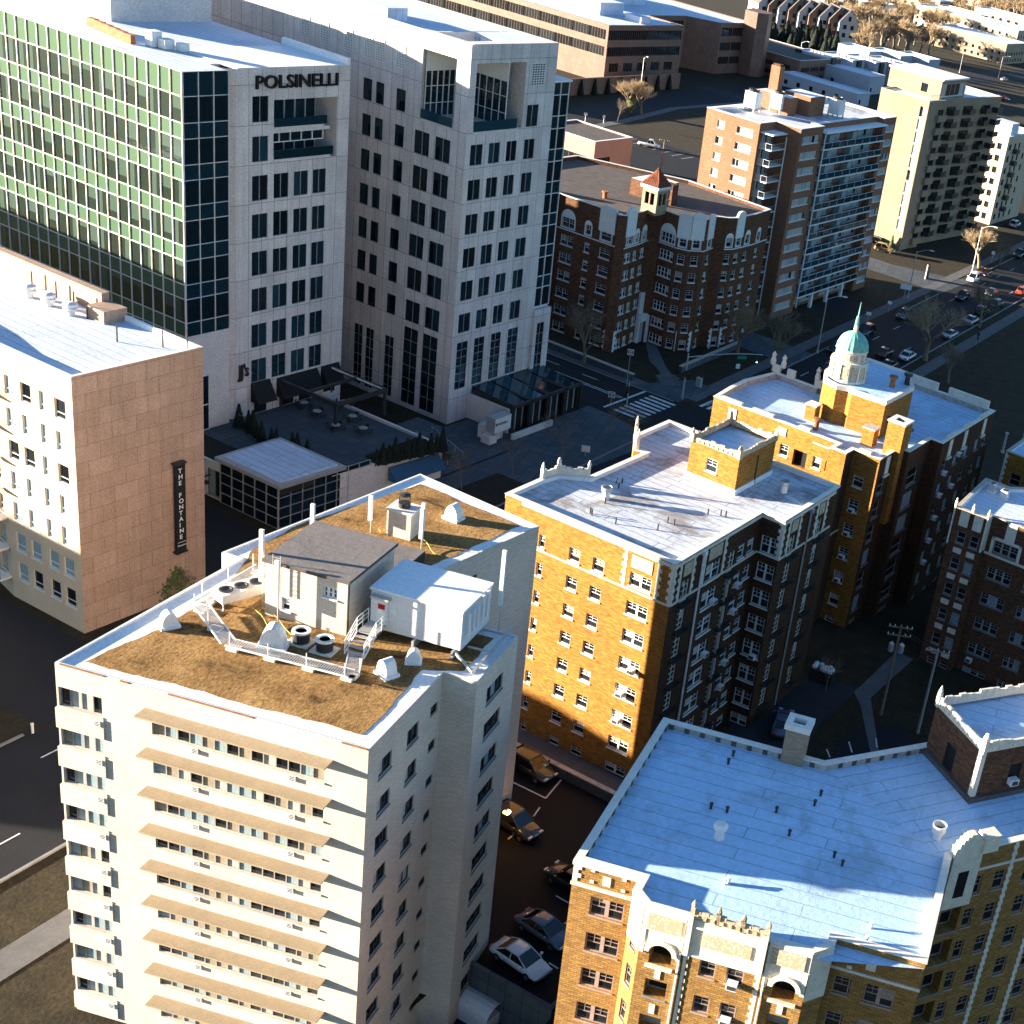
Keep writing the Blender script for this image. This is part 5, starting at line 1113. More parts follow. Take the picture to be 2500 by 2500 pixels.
ax, ay = tl(3.3, -.02); 
a_ = MB(); a_.box(-.35, -.5, 0, .35, 0, .5); au = a_.build('air_conditioner', M['white_metal'], ty, loc=(ax, ay, 19.5), rz=R(41)); a_ = MB(); a_.box(-.25, -.53, .08, .25, -.5, .42); a_.build('grille', M['frame_dark'], au)
def ything(name, label, cat, u, v, z=yz - .5, rz=0, group=None):
    p = Yo + Vector((math.cos(YY), math.sin(YY))) * u + Vector((-math.sin(YY), math.cos(YY))) * v
    return thing(name, label, cat, p.x, p.y, z, YY + rz, group)
t = ything('rooftop_chimney', 'tan brick chimney with thick pale cap behind the big pale blue roof', 'chimney', 9.6, 16.7, 12)
mb = MB(); mb.box(-.78, -.65, 0, .78, .65, 9.3); mb.build('stack', M['tan_brick'], t)
mb = MB()
for q in ((-.92, -.8, -.45, .8), (.45, -.8, .92, .8), (-.45, -.8, .45, -.35), (-.45, .35, .45, .8)): mb.box(q[0], q[1], 9.3, q[2], q[3], 9.75)
mb.build('cap', M['coping'], t); mb = MB(); mb.box(-.45, -.35, 9.3, .45, .35, 9.36); mb.build('flue', M['black'], t)
t = ything('turbine_vent', 'white onion shaped turbine vent on the shaded pale blue roof', 'vent', 7.3, 6.2)
mb = MB(); mb.lathe([(.36, 0), (.3, .25), (.22, .5)], 16); mb.build('stem', M['white_metal'], t); mb = MB(); mb.lathe([(.2, .48), (.42, .7), (.46, .95), (.34, 1.15), (.05, 1.22)], 16, rib=.08); mb.build('turbine', M['white_metal'], t)
t = ything('flue_pot', 'open white flue pot with dark mouth on the big pale blue roof', 'vent', 20.8, 12.3)
mb = MB(); mb.lathe([(.3, 0), (.3, .45), (.46, .55), (.5, 1.15), (.43, 1.15), (.4, .7)], 20); mb.build('pot', M['white_metal'], t); mb = MB(); mb.lathe([(.4, .71), (.01, .72)], 20); mb.build('mouth', M['black'], t)
pk = [(c6x, c6y) for c6x, c6y in ((718, 362), (738, 330), (647, 545), (713, 560), (915, 560), (968, 655), (1097, 492), (1072, 532), (1152, 745), (1185, 780), (705, 855), (720, 850), (1303, 1035), (1285, 1090))]
for k, (x, y) in enumerate(pk):
    p = at(1350 + x / 1.68, 1650 + y / 1.68, yz - .5)
    t = thing('vent_pipe', '%s pipe on the big pale blue roof, %s' % (('dark', 'pale')[k % 2 == 1 and k > 9], ('nearer one behind at the upper left', 'farther one behind at the upper left', 'to the left behind the turbine vent', 'to the right behind the turbine vent', 'in the middle of the left half', 'on the valley line', 'farther of two beyond the chimney side', 'nearer of two beyond the chimney side', 'in the right half, farther one of two', 'in the right half, nearer one of two', 'left of a close sunlit pair', 'right of a close sunlit pair', 'farther of two on the right sunlit part', 'nearer of two on the right sunlit part')[k]), 'pipe', p.x, p.y, yz - .5, group='plumbing pipes on the big pale blue roof')
    mb = MB(); mb.tube((0, 0, 0), (0, 0, .42), .09, n=8); mb.tube((0, 0, .36), (0, 0, .46), .13, n=8); mb.build('tube', M['dark_metal'] if k < 10 else M['white_metal'], t)

for o in set(bpy.data.objects) - before:      # the block stands a little nearer and taller than first surveyed
    if o.parent is None:
        k_ = .96; o.location = (o.location.x * k_, o.location.y * k_, o.location.z * k_ + CAMH * (1 - k_)); o.scale = tuple(v * k_ for v in o.scale)
# ================================================================ RIGHT EDGE DECO BLOCK
RB = Bld('apartment_block', 'dark brick deco block with pale square inlays, cut by the right edge', 'building', C(-42.48, 126.73), G)
RP = [(0, 0), (3.7, .1), (3.7, 1.2), (16, 1.2), (16, 14), (6, 14), (2.2, 10), (-.7, 10)]
rz_ = 18.5
f1 = grid([(.86, 1.82), (2.35, 3.32)], rows(16.05, 1.35, 3.05, 6), 'deco'); f3 = grid([(.95, 3.65)], rows(16.0, 1.35, 3.05, 6), 'deco3') + grid([(5.1, 7.0), (9, 11)], rows(13.0, 1.35, 3.05, 5), 'deco3')
RB.poly(RP, 0, rz_, {0: f1, 2: f3}); RB.done([M['dark_brick']])
mb = MB(); mb.flat(RP, rz_ - .5); mb.build('roof', M['roof_white'], RB.root); parapet(RB.root, RP, rz_ - .5, rz_, .35, (M['roof_patch'], M['coping_dark']))
bx = [(u - .02, -.08, 13.6 - k * 3.05, u + .88, .1, 14.15 - k * 3.05) for u in (.86, 2.38) for k in range(5)] + [(.75, -.08, 16.7, 1.75, .1, 18.3), (2.3, -.06, 16.7, 3.3, .12, 18.3), (3.62, 0, 14.6, 3.8, 1.25, 18.6), (5.6, 1.12, 16.4, 6.7, 1.2, 18.4), (-.07, -.08, 14.3, .1, .3, 18.6)]
bx += [(4.3, 1.1, 14.3, 4.62, 1.2, 16.4), (7.4, 1.1, 14.3, 7.7, 1.2, 16.4), (4.3, 1.1, 16.1, 7.7, 1.2, 16.4), (3.8, 1.1, 14.2, 12, 1.2, 14.45)]
trim(RB.root, 'terracotta_trim', 'terracotta', bx)
st = MB()
for u in (0, 1.95, 3.7): st.lathe([(.14, 0), (.18, .5), (.04, 1.0)], 6, 0, u, .1, rz_)
st.build('finial', M['terracotta'], RB.root); ac_unit(RB.root, 5.2, 1.2, 1.5, 0, -1)
for k, (u, v, lb) in enumerate(((.8, 8.3, 'grey cooling unit in the far corner of the deco block roof'), (2.5, 7.6, 'dark boxed cooling unit nearer the parapet of the deco block roof'))):
    p = C(-42.48 + u, 126.73 + v); t = thing('cooling_unit', lb, 'air conditioner', p.x, p.y, rz_ - .5, G)
    mb = MB(); mb.box(-.4, -.4, .15, .4, .4, .95); mb.build('body', M['metal'] if k == 0 else M['coping'], t); mb = MB(); mb.lathe([(.3, .96), (.3, 1.0), (.05, 1.0)], 12); mb.build('fan', M['frame_dark'], t); mb = MB(); mb.box(-.5, -.5, 0, .5, .5, .14); mb.build('pad', M['coping'], t)
# small gold building at the right edge
GBX = Bld('apartment_block', 'gold brick block with white quoins just entering at the right edge above the deco block', 'building', at(2457, 1100, 17), G)
GBX.poly([(0, 0), (14, 0), (14, 10), (0, 10)], 0, 17, {0: grid([(1.2, 2.6), (4, 5.4)], rows(14.6, 1.5, 3, 5), 'deco')}); GBX.done([M['orange_brick']])
mb = MB(); mb.flat([(0, 0), (14, 0), (14, 10), (0, 10)], 16.6); mb.build('roof', M['roof_blue'], GBX.root); parapet(GBX.root, [(0, 0), (14, 0), (14, 10), (0, 10)], 16.6, 17, .35, (M['roof_patch'], M['coping_dark'])); quoins(GBX.root, [(0, 0, 1, 0)], 0, 16.8)

# ================================================================ SPANISH BRICK BLOCK
SB = Bld('apartment_block', 'dark red brick apartment block with white arched top windows and a tiled corner tower', 'building', C(-119.2, 174.0), G)
sz = 21.6
SP = [(-27, 0), (-12, 0), (-12, .6), (-.9, .6), (-.9, 0), (0, 1.0), (-.4, 5.4), (-1.0, 8.6), (.3, 9.8), (3.6, 9.6), (5.4, 10.3), (6.8, 12.4), (6.4, 15.6), (7.8, 16.8), (8.4, 18.3), (8.5, 24.0), (8, 29.5), (-9, 31), (-27, 24)]
sr = rows(18.4, 1.5, 2.75, 7)
SB.poly(SP, 0, sz, {0: grid([(4, 5.1), (7.3, 8.3), (9.1, 10.1), (12, 13)], sr, 'sash'), 2: grid([(.8, 1.9), (2.0, 3.1), (5.2, 6.2), (8, 9.9)], sr, 'sash'), 5: grid([(.6, 2.3), (3.0, 4.1)], sr, 'sash2'), 6: grid([(.8, 2.3)], sr, 'sash2'), 8: grid([(.35, 2.95)], sr, 'sash4'), 9: grid([(.4, 1.5)], sr, 'sash'), 10: grid([(.6, 1.8)], sr, 'sash'), 11: grid([(1.2, 2.3)], sr, 'sash'), 13: grid([(.2, 1.3)], sr, 'sash'), 14: grid([(.8, 2.0), (3.4, 4.6)], sr, 'sash'), 15: grid([(1.5, 2.6)], sr, 'sash')})
SB.done([M['dark_brick']])
mb = MB(); mb.flat(SP, sz - .6); mb.build('roof', M['roof_dark'], SB.root); parapet(SB.root, SP, sz - .6, sz, .35, (M['dark_brick'], M['frame']), over=.04)
def on(i, s_, o=0):
    a, b = Vector(SP[i]), Vector(SP[i + 1]); d = (b - a).normalized(); return a + d * s_ + Vector((d.y, -d.x)) * o, math.atan2(d.y, d.x)
mb = MB()
def arch(i, s_, w_, z0, z1, gab=0):
    p, an = on(i, s_); mb.at(p.x, p.y, 0, an)
    mb.box(-w_ / 2 - .18, -.1, z0, -w_ / 2, 0, z1); mb.box(w_ / 2, -.1, z0, w_ / 2 + .18, 0, z1); mb.box(-w_ / 2 - .2, -.12, z0 - .15, w_ / 2 + .2, 0, z0)
    n_ = 10; pts = [(-w_ / 2 - .18, z1)] + [((w_ / 2 + .18) * math.cos(math.pi - math.pi * k / n_), z1 + (w_ / 2 + .2) * math.sin(math.pi * k / n_)) for k in range(n_ + 1)]
    mb.face([(x, -.1, z) for x, z in pts][::-1] if False else [(x, -.1, z) for x, z in reversed(pts)])
    if gab:
        mb.box(-w_ / 2 - .5, -.14, z1 - .2, w_ / 2 + .5, -.0, sz + .1)
        pts = [((w_ / 2 + .5) * math.cos(math.pi - math.pi * k / n_) , sz + .1 + gab * math.sin(math.pi * k / n_)) for k in range(n_ + 1)]
        for k in range(n_): x0, x1 = pts[k][0], pts[k + 1][0]; mb.box(x0, -.14, sz, x1, .25, (pts[k][1] + pts[k + 1][1]) / 2)
for i, s_, w_, g_ in ((0, 4.6, 1.1, 0), (0, 8.7, 2.6, 1.2), (0, 12.5, 1, 0), (2, 1.95, 2.3, 0), (2, 5.7, 1, 0), (2, 9, 1.9, .5), (5, 1.5, 1.7, 1.0), (5, 3.5, 1.1, 0), (6, 1.5, 1.5, 0), (8, 1.6, 2.6, 0), (9, .95, 1.1, .4), (10, 1.2, 1.2, .8), (11, 1.7, 1.1, .4), (13, .75, 1.1, 0), (14, 1.4, 1.2, .8), (14, 4, 1.2, 0), (15, 2, 1.1, 0)): arch(i, s_, w_, 16.9, 18.4, g_)
mb.x = None
for i in (0, 2, 5, 6, 8, 9, 10, 11, 13, 14, 15):
    (p, an), L = on(i, 0), (Vector(SP[i + 1]) - Vector(SP[i])).length; mb.at(p.x, p.y, 0, an); mb.box(0, -.1, 16.45, L, 0, 16.6)
mb.build('terracotta_trim', M['frame'], SB.root)
quoins(SB.root, [(0, 1.0, 0, 1), (-.9, .6, -1, 0), (5.4, 10.3, -1, 0), (6.8, 12.4, 0, -1), (7.8, 16.8, 0, -1), (8.4, 18.3, 0, 1)], 0, 3.4, 'frame', .5, .4)
sw = sub(SB); QP = [(-1.9, 7.0), (.8, 7.0), (.8, 10.0), (-1.9, 10.0)]
sw.poly(QP, sz - .6, 25.2, {0: [(.5, 1.25, 22.5, 24.3, 'void', .3), (1.45, 2.2, 22.5, 24.3, 'void', .3)], 1: [(.5, 1.3, 22.5, 24.3, 'void', .3), (1.6, 2.4, 22.5, 24.3, 'void', .3)]}); so_ = sw.w.build('corner_tower', M['tan_brick'], SB.root)
mb = MB(); e_ = inset(QP, -.3); ap = (-.55, 8.5, 27.9)
for k in range(4): a, b = e_[k], e_[(k + 1) % 4]; mb.face([(*a, 25.35), (*b, 25.35), ap])
for k in range(4):
    a, b = Vector((*e_[k], 25.35)), Vector((*e_[(k + 1) % 4], 25.35))
    for j in range(9): q = a.lerp(b, (j + .5) / 9); t_ = 1 - abs(j - 4) / 5.2; mb.tube(q, q.lerp(Vector(ap), t_), .07, n=4)
mb.build('tiled_roof', M['tile'], so_); mb = MB(); mb.prism(e_, 25.1, 25.35, 0, None, True)
for k in range(4):
    a, b = Vector(e_[k]), Vector(e_[(k + 1) % 4])
    for j in range(12): q = a.lerp(b, (j + .5) / 12); mb.box(q.x - .06, q.y - .06, 24.85, q.x + .06, q.y + .06, 25.1)
mb.build('dentil_cornice', M['frame'], so_)
mb = MB(); mb.box(-9, 14, sz - .6, -4, 20, sz + 2.0, 0, 1); mb.box(-3.5, 15, sz - .6, -1.8, 16.6, sz + 2.6); mb.build('stair_head', [M['dark_brick'], M['roof_patch']], SB.root)
mb = MB(); mb.box(-1.0, 7.9, 0, -.2, 8.2, 4.6); mb.box(-1.0, 9.5, 0, .4, 9.8, 4.6); mb.box(-1.2, 8.0, 3.6, .1, 9.6, 4.8); mb.box(-1.0, 8.0, 4.8, -.5, 9.6, 8.2); mb.build('entrance_portal', M['frame'], SB.root); mb = MB(); mb.box(-.9, 8.2, 0, -.3, 9.5, 3.6); mb.build('door', M['grey_siding'], SB.root)
for k, (u, v, lb) in enumerate(((-9, 7.6, 'rusty vent pot on the tarred roof left of the tiled tower'), (-2, 14, 'rusty vent pot on the tarred roof right of the tiled tower'))):
    p = C(-119.2 + u, 174 + v); t = thing('vent_pot', lb, 'vent', p.x, p.y, sz - .6, G); mb = MB(); mb.lathe([(.35, 0), (.35, .8), (.5, .9), (.5, 1.1), (.1, 1.1)], 12); mb.build('pot', M['rust'], t)

# ================================================================ RED BRICK HIGHRISE
AB = Bld('apartment_tower', 'red brick apartment highrise with long glassy balconies and white panelled windows', 'building', C(-113.3, 213.3), G, single=True)
az = 33.5; fpp = 2.67
APo = [(-15.3, -5.3), (-4.87, -5.3), (-4.87, 0), (0, 0), (0, 8.0), (-1.4, 8.0), (-1.4, 31.5), (0, 31.5), (0, 36.7), (-15.3, 36.7)]
ar = rows(32.05, 1.25, fpp, 12); a0 = grid([(7.3 + .0, 8.9)], ar, 'apt2') + grid([(2.4 + .0, 3.8)], ar, 'apt2') + grid([(6.2, 9.3)], [], 'apt')
a0 = [(2.35, 3.75, z0, z1, 'apt2') for z0, z1 in ar] + [(6.2, 9.3, z0, z1, 'apt') for z0, z1 in ar]
AB.poly(APo, 0, az, {0: a0, 3: grid([(.9, 6.6)], ar, 'apt'), 7: grid([(1.3, 4.9)], ar, 'apt'), 5: grid([(.6, 3.6), (4.6, 9.5), (12.2, 15.2), (16.2, 22.5)], [(a - .7, b) for a, b in ar], 'apt', .2), 1: grid([(1.2, 4.6)], [(a - .7, b) for a, b in ar], 'apt', .2)})
AB.done([M['red_brick']])
mb = MB(); mb.flat(APo, az - .4); mb.build('roof', M['roof_seam'], AB.root); parapet(AB.root, APo, az - .4, az, .8, (M['roof_patch'], M['roof_patch']), over=.05)
for k in range(12):
    z = 29.35 - k * fpp + (0)
    if z < 2.5: break
    mb = MB(); mb.box(-1.4, 8.0, z, .55, 31.6, z + .22); b_ = mb.build('balcony', M['white_metal'], AB.root)
    mb = MB(); mb.box(.5, 8.1, z + .3, .53, 31.5, z + 1.2); mb.build('glass_balustrade', M['glass_blue'], b_)
    mb = MB(); mb.tube((.53, 8.1, z + 1.25), (.53, 31.5, z + 1.25), .04, n=4)
    for j in range(9): mb.tube((.53, 8.1 + j * 2.92, z + .2), (.53, 8.1 + j * 2.92, z + 1.25), .035, n=4)
    mb.build('handrail', M['white_metal'], b_); mb = MB()
    for v in (11.0, 19.7): mb.box(-1.4, v, z + .22, -.1, v + 1.6, z + 2.4)
    mb.build('partition', M['curtain_teal'], b_)
    mb = MB(); mb.box(-4.87, -4.6, z, -2.5, 0, z + .2); b_ = mb.build('balcony', M['white_metal'], AB.root); mb = MB()
    mb.tube((-2.5, -4.6, z + 1.15), (-2.5, 0, z + 1.15), .045, n=4); mb.tube((-4.87, -4.6, z + 1.15), (-2.5, -4.6, z + 1.15), .045, n=4)
    for j in range(6): mb.tube((-2.5, -4.6 + j * .9, z + .2), (-2.5, -4.6 + j * .9, z + 1.15), .03, n=4)
    mb.box(-4.87, -4.62, z + .2, -3.6, -4.56, z + 1.15); mb.build('handrail', M['metal'], b_)
mb = MB(); mb.tube((-2.45, -.1, 0), (-2.45, -.1, 31.5), .13, n=6); mb.tube((.6, 7.9, 1), (.6, 7.9, 32.2), .12, n=6)
for v in (13.5, 19.5, 25.5): mb.box(.1, v, 0, .6, v + .6, 2.6)
mb.build('white_column', M['white_metal'], AB.root)
mb = MB(); mb.box(-1.4, 7.9, 32.25, .8, 31.8, 32.5); mb.box(-4.87, -4.8, 31.9, -2.4, 0, 32.1); mb.build('top_canopy', M['roof_patch'], AB.root)
mb = MB(); mb.box(-14.6, 9, az - .4, -8, 12, az + 2.6, 0, 1); mb.box(-11.5, 13.2, az - .4, -6.2, 18.6, az + 3, 0, 1); mb.build('roof_penthouse', [M['red_brick'], M['roof_patch']], AB.root)
t = thing('rooftop_chimney', 'tall slim red brick chimney on the highrise roof', 'chimney', *C(-113.3 - 13.2, 213.3 + 12.5), az - .4, G); mb = MB(); mb.box(-.9, -.8, 0, .9, .8, 7.2); mb.build('stack', M['red_brick'], t); mb = MB(); mb.box(-.7, -.6, 7.2, .7, .6, 7.5); mb.build('cap', M['dark_brick'], t)
for u, v, lb in ((-12.4, 4.2, 'white cooling tower at the left end of the highrise roof'), (-10.2, 9.2, 'white cooling tower beside the chimney on the highrise roof'), (-4.4, 20, 'pale cooling tower at the right of the highrise roof penthouse')):
    p = C(-113.3 + u, 213.3 + v); t = thing('cooling_tower', lb, 'cooling tower', p.x, p.y, az - .4, G, 'cooling towers on the highrise roof')
    mb = MB(); mb.box(-1.1, -1.1, .7, 1.1, 1.1, 3.3); mb.build('casing', M['white_metal'], t); mb = MB(); mb.lathe([(.9, 3.3), (.95, 3.7), (.75, 3.7), (.7, 3.4)], 14); mb.build('fan_ring', M['dark_metal'], t); mb = MB()
    for a in (-1, 1):
        for b in (-1, 1): mb.box(a - .1, b - .1, 0, a + .1, b + .1, .7)
    mb.build('leg', M['metal'], t)

# ================================================================ TAN HIGHRISE
TB = Bld('apartment_tower', 'tan brick highrise with a blank sunlit flank and rows of dark projecting balconies', 'building', C(-122.1, 284.4), G, single=True)
tz = 32.6; TPo = [(-11.7, 0), (0, 0), (0, 4.4), (.6, 7.6), (-.6, 9.0), (2.2, 36), (-11, 38), (-11.7, 12)]
TB.poly(TPo, 0, tz, {0: grid([(9.8, 11.3)], rows(31.2, 2.3, 2.72, 10), 'apt2'), 2: grid([(.8, 2.9)], rows(30.6, 1.5, 2.72, 11), 'dark'), 4: grid([(2, 6), (9.5, 14), (18, 22.5)], rows(30.8, 2.0, 2.72, 11), 'dark')})
TB.done([M['tan_brick']])
mb = MB(); mb.flat(TPo, tz - .3); mb.build('roof', M['roof_white'], TB.root); parapet(TB.root, TPo, tz - .3, tz, .3, (M['tan_brick'], M['coping_dark']))
tp = sub(TB); tp.poly([(-13.5, 6.5), (-.8, 6.5), (-.8, 20), (-13.5, 20)], tz - .3, 36.4, {0: [(8.0, 9.6, 33.2, 35, 'dark')], 1: [(.5, 12.8, 33, 35.6, 'apt')]}); to_ = tp.w.build('penthouse', M['tan_brick'], TB.root)
mb = MB(); mb.prism([(-13.8, 6.2), (-.4, 6.2), (-.4, 20.5), (-13.8, 20.5)], 36.4, 36.7, 0, None, True); mb.build('penthouse_roof', M['roof_patch'], to_)
mb = MB()
for k in range(11):
    z = 29.2 - k * 2.72
    for v in (11.2, 18.8, 26.4, 32):
        mb = MB(); u = -.4 + (v - 9) * .103; mb.box(u, v, z, u + 1.5, v + 3.2, z + .2); mb.box(u + 1.42, v, z + .2, u + 1.5, v + 3.2, z + 1.2); mb.box(u, v, z + .2, u + 1.5, v + .06, z + 1.2); mb.build('balcony', M['dark_metal'], TB.root)
for k in range(11): z = 29.0 - k * 2.72; mb = MB(); mb.box(-.2, 4.6, z - 1.0, .75, 9.0, z + .4); mb.build('bay_band', M['tan_brick'], TB.root)
mb = MB()
for k in range(40): mb.tube((-.1, .3 + k * .1 if False else .3 + k * .45, tz), (-.1 , .3 + k * .45, tz + 1.1), .03, n=4) if .3 + k * .45 < 5.5 else None
mb.tube((-.1, .2, tz + 1.1), (-.1, 5.6, tz + 1.1), .04, n=4); mb.tube((-5, .1, tz + 1.1), (-.1, .1, tz + 1.1), .04, n=4); mb.build('roof_railing', M['dark_metal'], TB.root)
T2b = Bld('apartment_tower', 'narrow cream and tan apartment building with small dark balconies behind the tan highrise', 'building', C(-121.0, 334.5), G, single=True)
t2 = [(-9, 0), (0, 0), (0, 20), (-9, 20)]; T2b.poly(t2, 0, 22, {0: grid([(1.2, 2.6), (3.9, 5.2), (6.4, 7.6)], rows(20, 1.5, 2.9, 7), 'dark'), 1: grid([(1.5, 3), (5, 6.2), (8, 9.2), (12, 13.2)], rows(20, 1.5, 2.9, 7), 'dark')}); T2b.done([M['tan_siding']])
mb = MB(); mb.flat(t2, 21.7); mb.box(-6, 3, 21.7, -1, 8, 24.6); mb.build('roof', M['roof_white'], T2b.root); parapet(T2b.root, t2, 21.7, 22, .3, (M['stucco'], M['stucco']))
for k in range(6): mb = MB(); mb.box(0, 4.6, 17.6 - 2.9 * k, 1.1, 6.8, 18.6 - 2.9 * k); mb.build('balcony', M['dark_metal'], T2b.root)

# ================================================================ BANDED OFFICE
BO = at(*(1487.3, 61.6), 16.6)
BB = Bld('office_building', 'wide brown banded office building with dark ribbon windows across the upper street', 'building', BO, G, single=True)
bz = 16.6; bp = [(-75, 0), (0, 0), (.5, 38.5), (-13, 38.6), (-13, 60), (-3, 66), (-3, 88), (-75, 88)]
bands = [(12.3, 15.1), (7.6, 10.3)]
b0 = [(1.0 + 6.1 * k, 1.0 + 6.1 * k + 6.09, a, b, 'band') for k in range(12) for a, b in bands]
b1 = [(.5 + 6.2 * k, .5 + 6.2 * k + 6.19, a, b, 'band') for k in range(6) for a, b in bands] + [(2 + 7 * k, 6.5 + 7 * k, 3.1, 5.6, 'band') for k in range(5)]
b5 = [(.8 + 7 * k, 7.4 + 7 * k, a, b, 'band') for k in range(3) for a, b in bands + [(3.2, 5.6)]]
BB.poly(bp, 0, bz, {0: b0, 1: b1, 3: grid([(1, 9.5), (11, 20)], bands, 'band'), 5: b5}); BB.done([M['banded']])
mb = MB(); mb.flat(bp, bz - .3); mb.box(-26, 14, bz - .3, -14, 26, bz + 3.4); mb.box(-9, 20, bz - .3, -3, 25, bz + 1.6); mb.box(-60, 30, bz - .3, -30, 60, bz + 4.5); mb.build('roof', M['roof_white'], BB.root); parapet(BB.root, bp, bz - .3, bz, .4, (M['banded'], M['banded']))
mb = MB(); mb.prism([(-3, 80), (2, 80), (4, 84), (2, 90), (-6, 90)], 0, bz + 4.5); mb.build('entrance_tower', M['banded'], BB.root)
lettering('bkd', 2.6, .1, M['lamp_red'], BB.root, (2.2, 80.6, bz + 1.2), (R(90), 0, R(80)), .05)
t = thing('retaining_wall', 'long dark brown retaining wall along the upper street below the banded office', 'wall', *C(-250, 340), 0, G); mb = MB(); mb.box(-.3, -36, 0, .3, 46, 4.6); mb.build('wall_panel', M['banded'], t)
P_ = Bld('low_building', 'salmon pink low office with a strip of dark windows behind the stone tower', 'building', C(-188.3, 261), G, single=True)
P_.poly([(-16, 0), (0, 0), (0, 14), (-16, 14)], 0, 8.4, {0: [(6, 15.6, 2.6, 4.6, 'band')], 1: [(1, 6, 2.6, 4.6, 'band')]}); P_.done([M['pink']])
mb = MB(); mb.flat([(-16, 0), (0, 0), (0, 14), (-16, 14)], 8.1); mb.build('roof', M['roof_dark'], P_.root); parapet(P_.root, [(-16, 0), (0, 0), (0, 14), (-16, 14)], 8.1, 8.4, .4, (M['pink'], M['roof_patch']))
# back wing of the Spanish block with the white parapet
# ================================================================ PODIUM, RESTAURANT TERRACE
PB = Bld('restaurant_podium', 'pale stone podium below the restaurant terrace with a glazed corner pavilion', 'building', C(-107.0, 99.5), G)
pz = 4.3; pp = [(-22, 0), (0, 0), (2.2, 22.3), (-17, 22.3), (-17, 24), (-22, 24)]
PB.poly(pp, 0, pz, {0: [(11.9, 15.2, .3, 3.4, 'slide3')], 1: []}); PB.done([M['stone_plain']])
mb = MB(); mb.flat(pp, pz - .35); mb.build('terrace_paving', M['concrete'], PB.root); parapet(PB.root, pp, pz - .35, pz, .3, (M['stone_plain'], M['stone_plain']), skip=(3, 4))
mb = MB(); mb.box(-1.1 + .0, 13.5, pz - .3, 1.8, 22.0, pz - .1); mb.flat([(-17, .4), (-9, .4), (-9, 4.5), (-17, 4.5)], pz - .3); mb.build('planting_bed', M['soil'], PB.root)
gx = MB(); g0, g1, h0, h1 = -8.0, .25, 3.8, 13.2
for a, b in (((g0, h0), (g1, h0)), ((g1, h0), (g1, h1))): pass
curtain(PB.root, (g0, -.12), (g1 + .1, -.12), [(0, 1.2, 'v'), (1.2, 2.4, 'v'), (2.4, 3.6, 'v'), (3.6, 4.9, 'v')], 1.6, ['glass_office', 'glass_office'], name='pavilion_glazing', bar=.05, barm='metal')
curtain(PB.root, (g1 + .1, -.12), (g1 + .75, 12.0), [(0, 1.2, 'v'), (1.2, 2.4, 'v'), (2.4, 3.6, 'v'), (3.6, 4.9, 'v')], 1.6, ['glass_office', 'glass_office'], name='pavilion_glazing', bar=.05, barm='metal')
mb = MB(); mb.prism([(g0 - .5, -.5), (g1 + .6, -.5), (g1 + 1.1, 8.2), (g0 - .5, 8.2)], 4.9, 5.3, 0, None, True); mb.build('pavilion_roof', M['metal'], PB.root)
mb = MB(); mb.prism([(g0 + .1, .2), (g1, .2), (g1 + .4, 7.6), (g0 + .1, 7.6)], 5.3, 5.42); mb.build('roof_membrane', M['roof_white'], PB.root)
mb = MB(); mb.box(-8, 0, 4.0, .6, 8.0, 4.9); mb.build('pavilion_core', M['dark_metal'], PB.root)
mb = MB(); mb.face([(1.75, 14.2, 3.5), (2.25, 21.5, 3.5), (3.6, 21.5, 1.9), (3.1, 14.2, 1.9)][::-1] if False else [(3.1, 14.2, 1.9), (3.7, 21.5, 1.9), (2.3, 21.5, 3.5), (1.7, 14.2, 3.5)]); mb.face([(3.1, 14.2, 1.9), (1.7, 14.2, 3.5), (1.7, 14.2, 1.9)]); mb.build('blue_awning', M['awning_blue'], PB.root)
mb = MB(); mb.tube((1.0, -.2 , 2.6), (1.0, -1.0, 2.6), .05, n=4) if False else mb.box(-9.7, -.9, 2.6, -9.55, 0, 2.7); mb.lathe([(.45, 0), (.45, .12)], 16, 0, -9.6, -.75, 1.9); mb.build('hanging_sign', M['dark_metal'], PB.root)
lettering("JJ's", .62, .02, M['sign_white'], PB.root, (2.62, 22.4, 2.6), (R(90), 0, R(90)))
mb = MB(); mb.lathe([(.5, 0), (.55, .3), (.5, .9)], 12, 0, 2.5, 22.8, 2.4); mb.build('round_sign', M['dark_metal'], PB.root)
# black awnings of the restaurant on the tower face
for k, (b0_, b1_, zt_, zb_) in enumerate(((111.5, 114.2, 7.9, 5.6), (115.2, 121.3, 7.7, 5.4), (121.9, 124.7, 7.7, 5.4))):
    mb = MB(); x0, x1 = AF + .05, AF + 1.3
    mb.face([(x1, b0_, zb_), (x1, b1_, zb_), (x0, b1_, zt_), (x0, b0_, zt_)]); mb.face([(x1, b0_, zb_), (x0, b0_, zt_), (x0, b0_, zb_)]); mb.face([(x1, b1_, zb_), (x0, b1_, zb_), (x0, b1_, zt_)]); mb.face([(x0, b0_, zb_), (x0, b1_, zb_), (x1, b1_, zb_), (x1, b0_, zb_)])
    a_ = mb.build('awning', M['awning'], CB.root)
    lettering("JJ's", 1.25, .02, M['sign_white'], CB.root, (AF + .85, (b0_ + b1_) / 2 - .75, (zt_ + zb_) / 2 - .45), (R(61), 0, R(90)), .015, .8)
mb = MB()
for b_ in (112, 116, 118.6, 122.4): mb.box(AF + .01, b_, 4.05, AF + .08, b_ + 1.7, 6.6)
mb.build('shopfront', M['glass'], CB.root)
t = thing('pergola', 'black steel pergola with lit edges over the dark restaurant terrace', 'pergola', *C(-120, 119.7), 3.95, G)
mb = MB(); A_, B_ = 4.8, 3.7
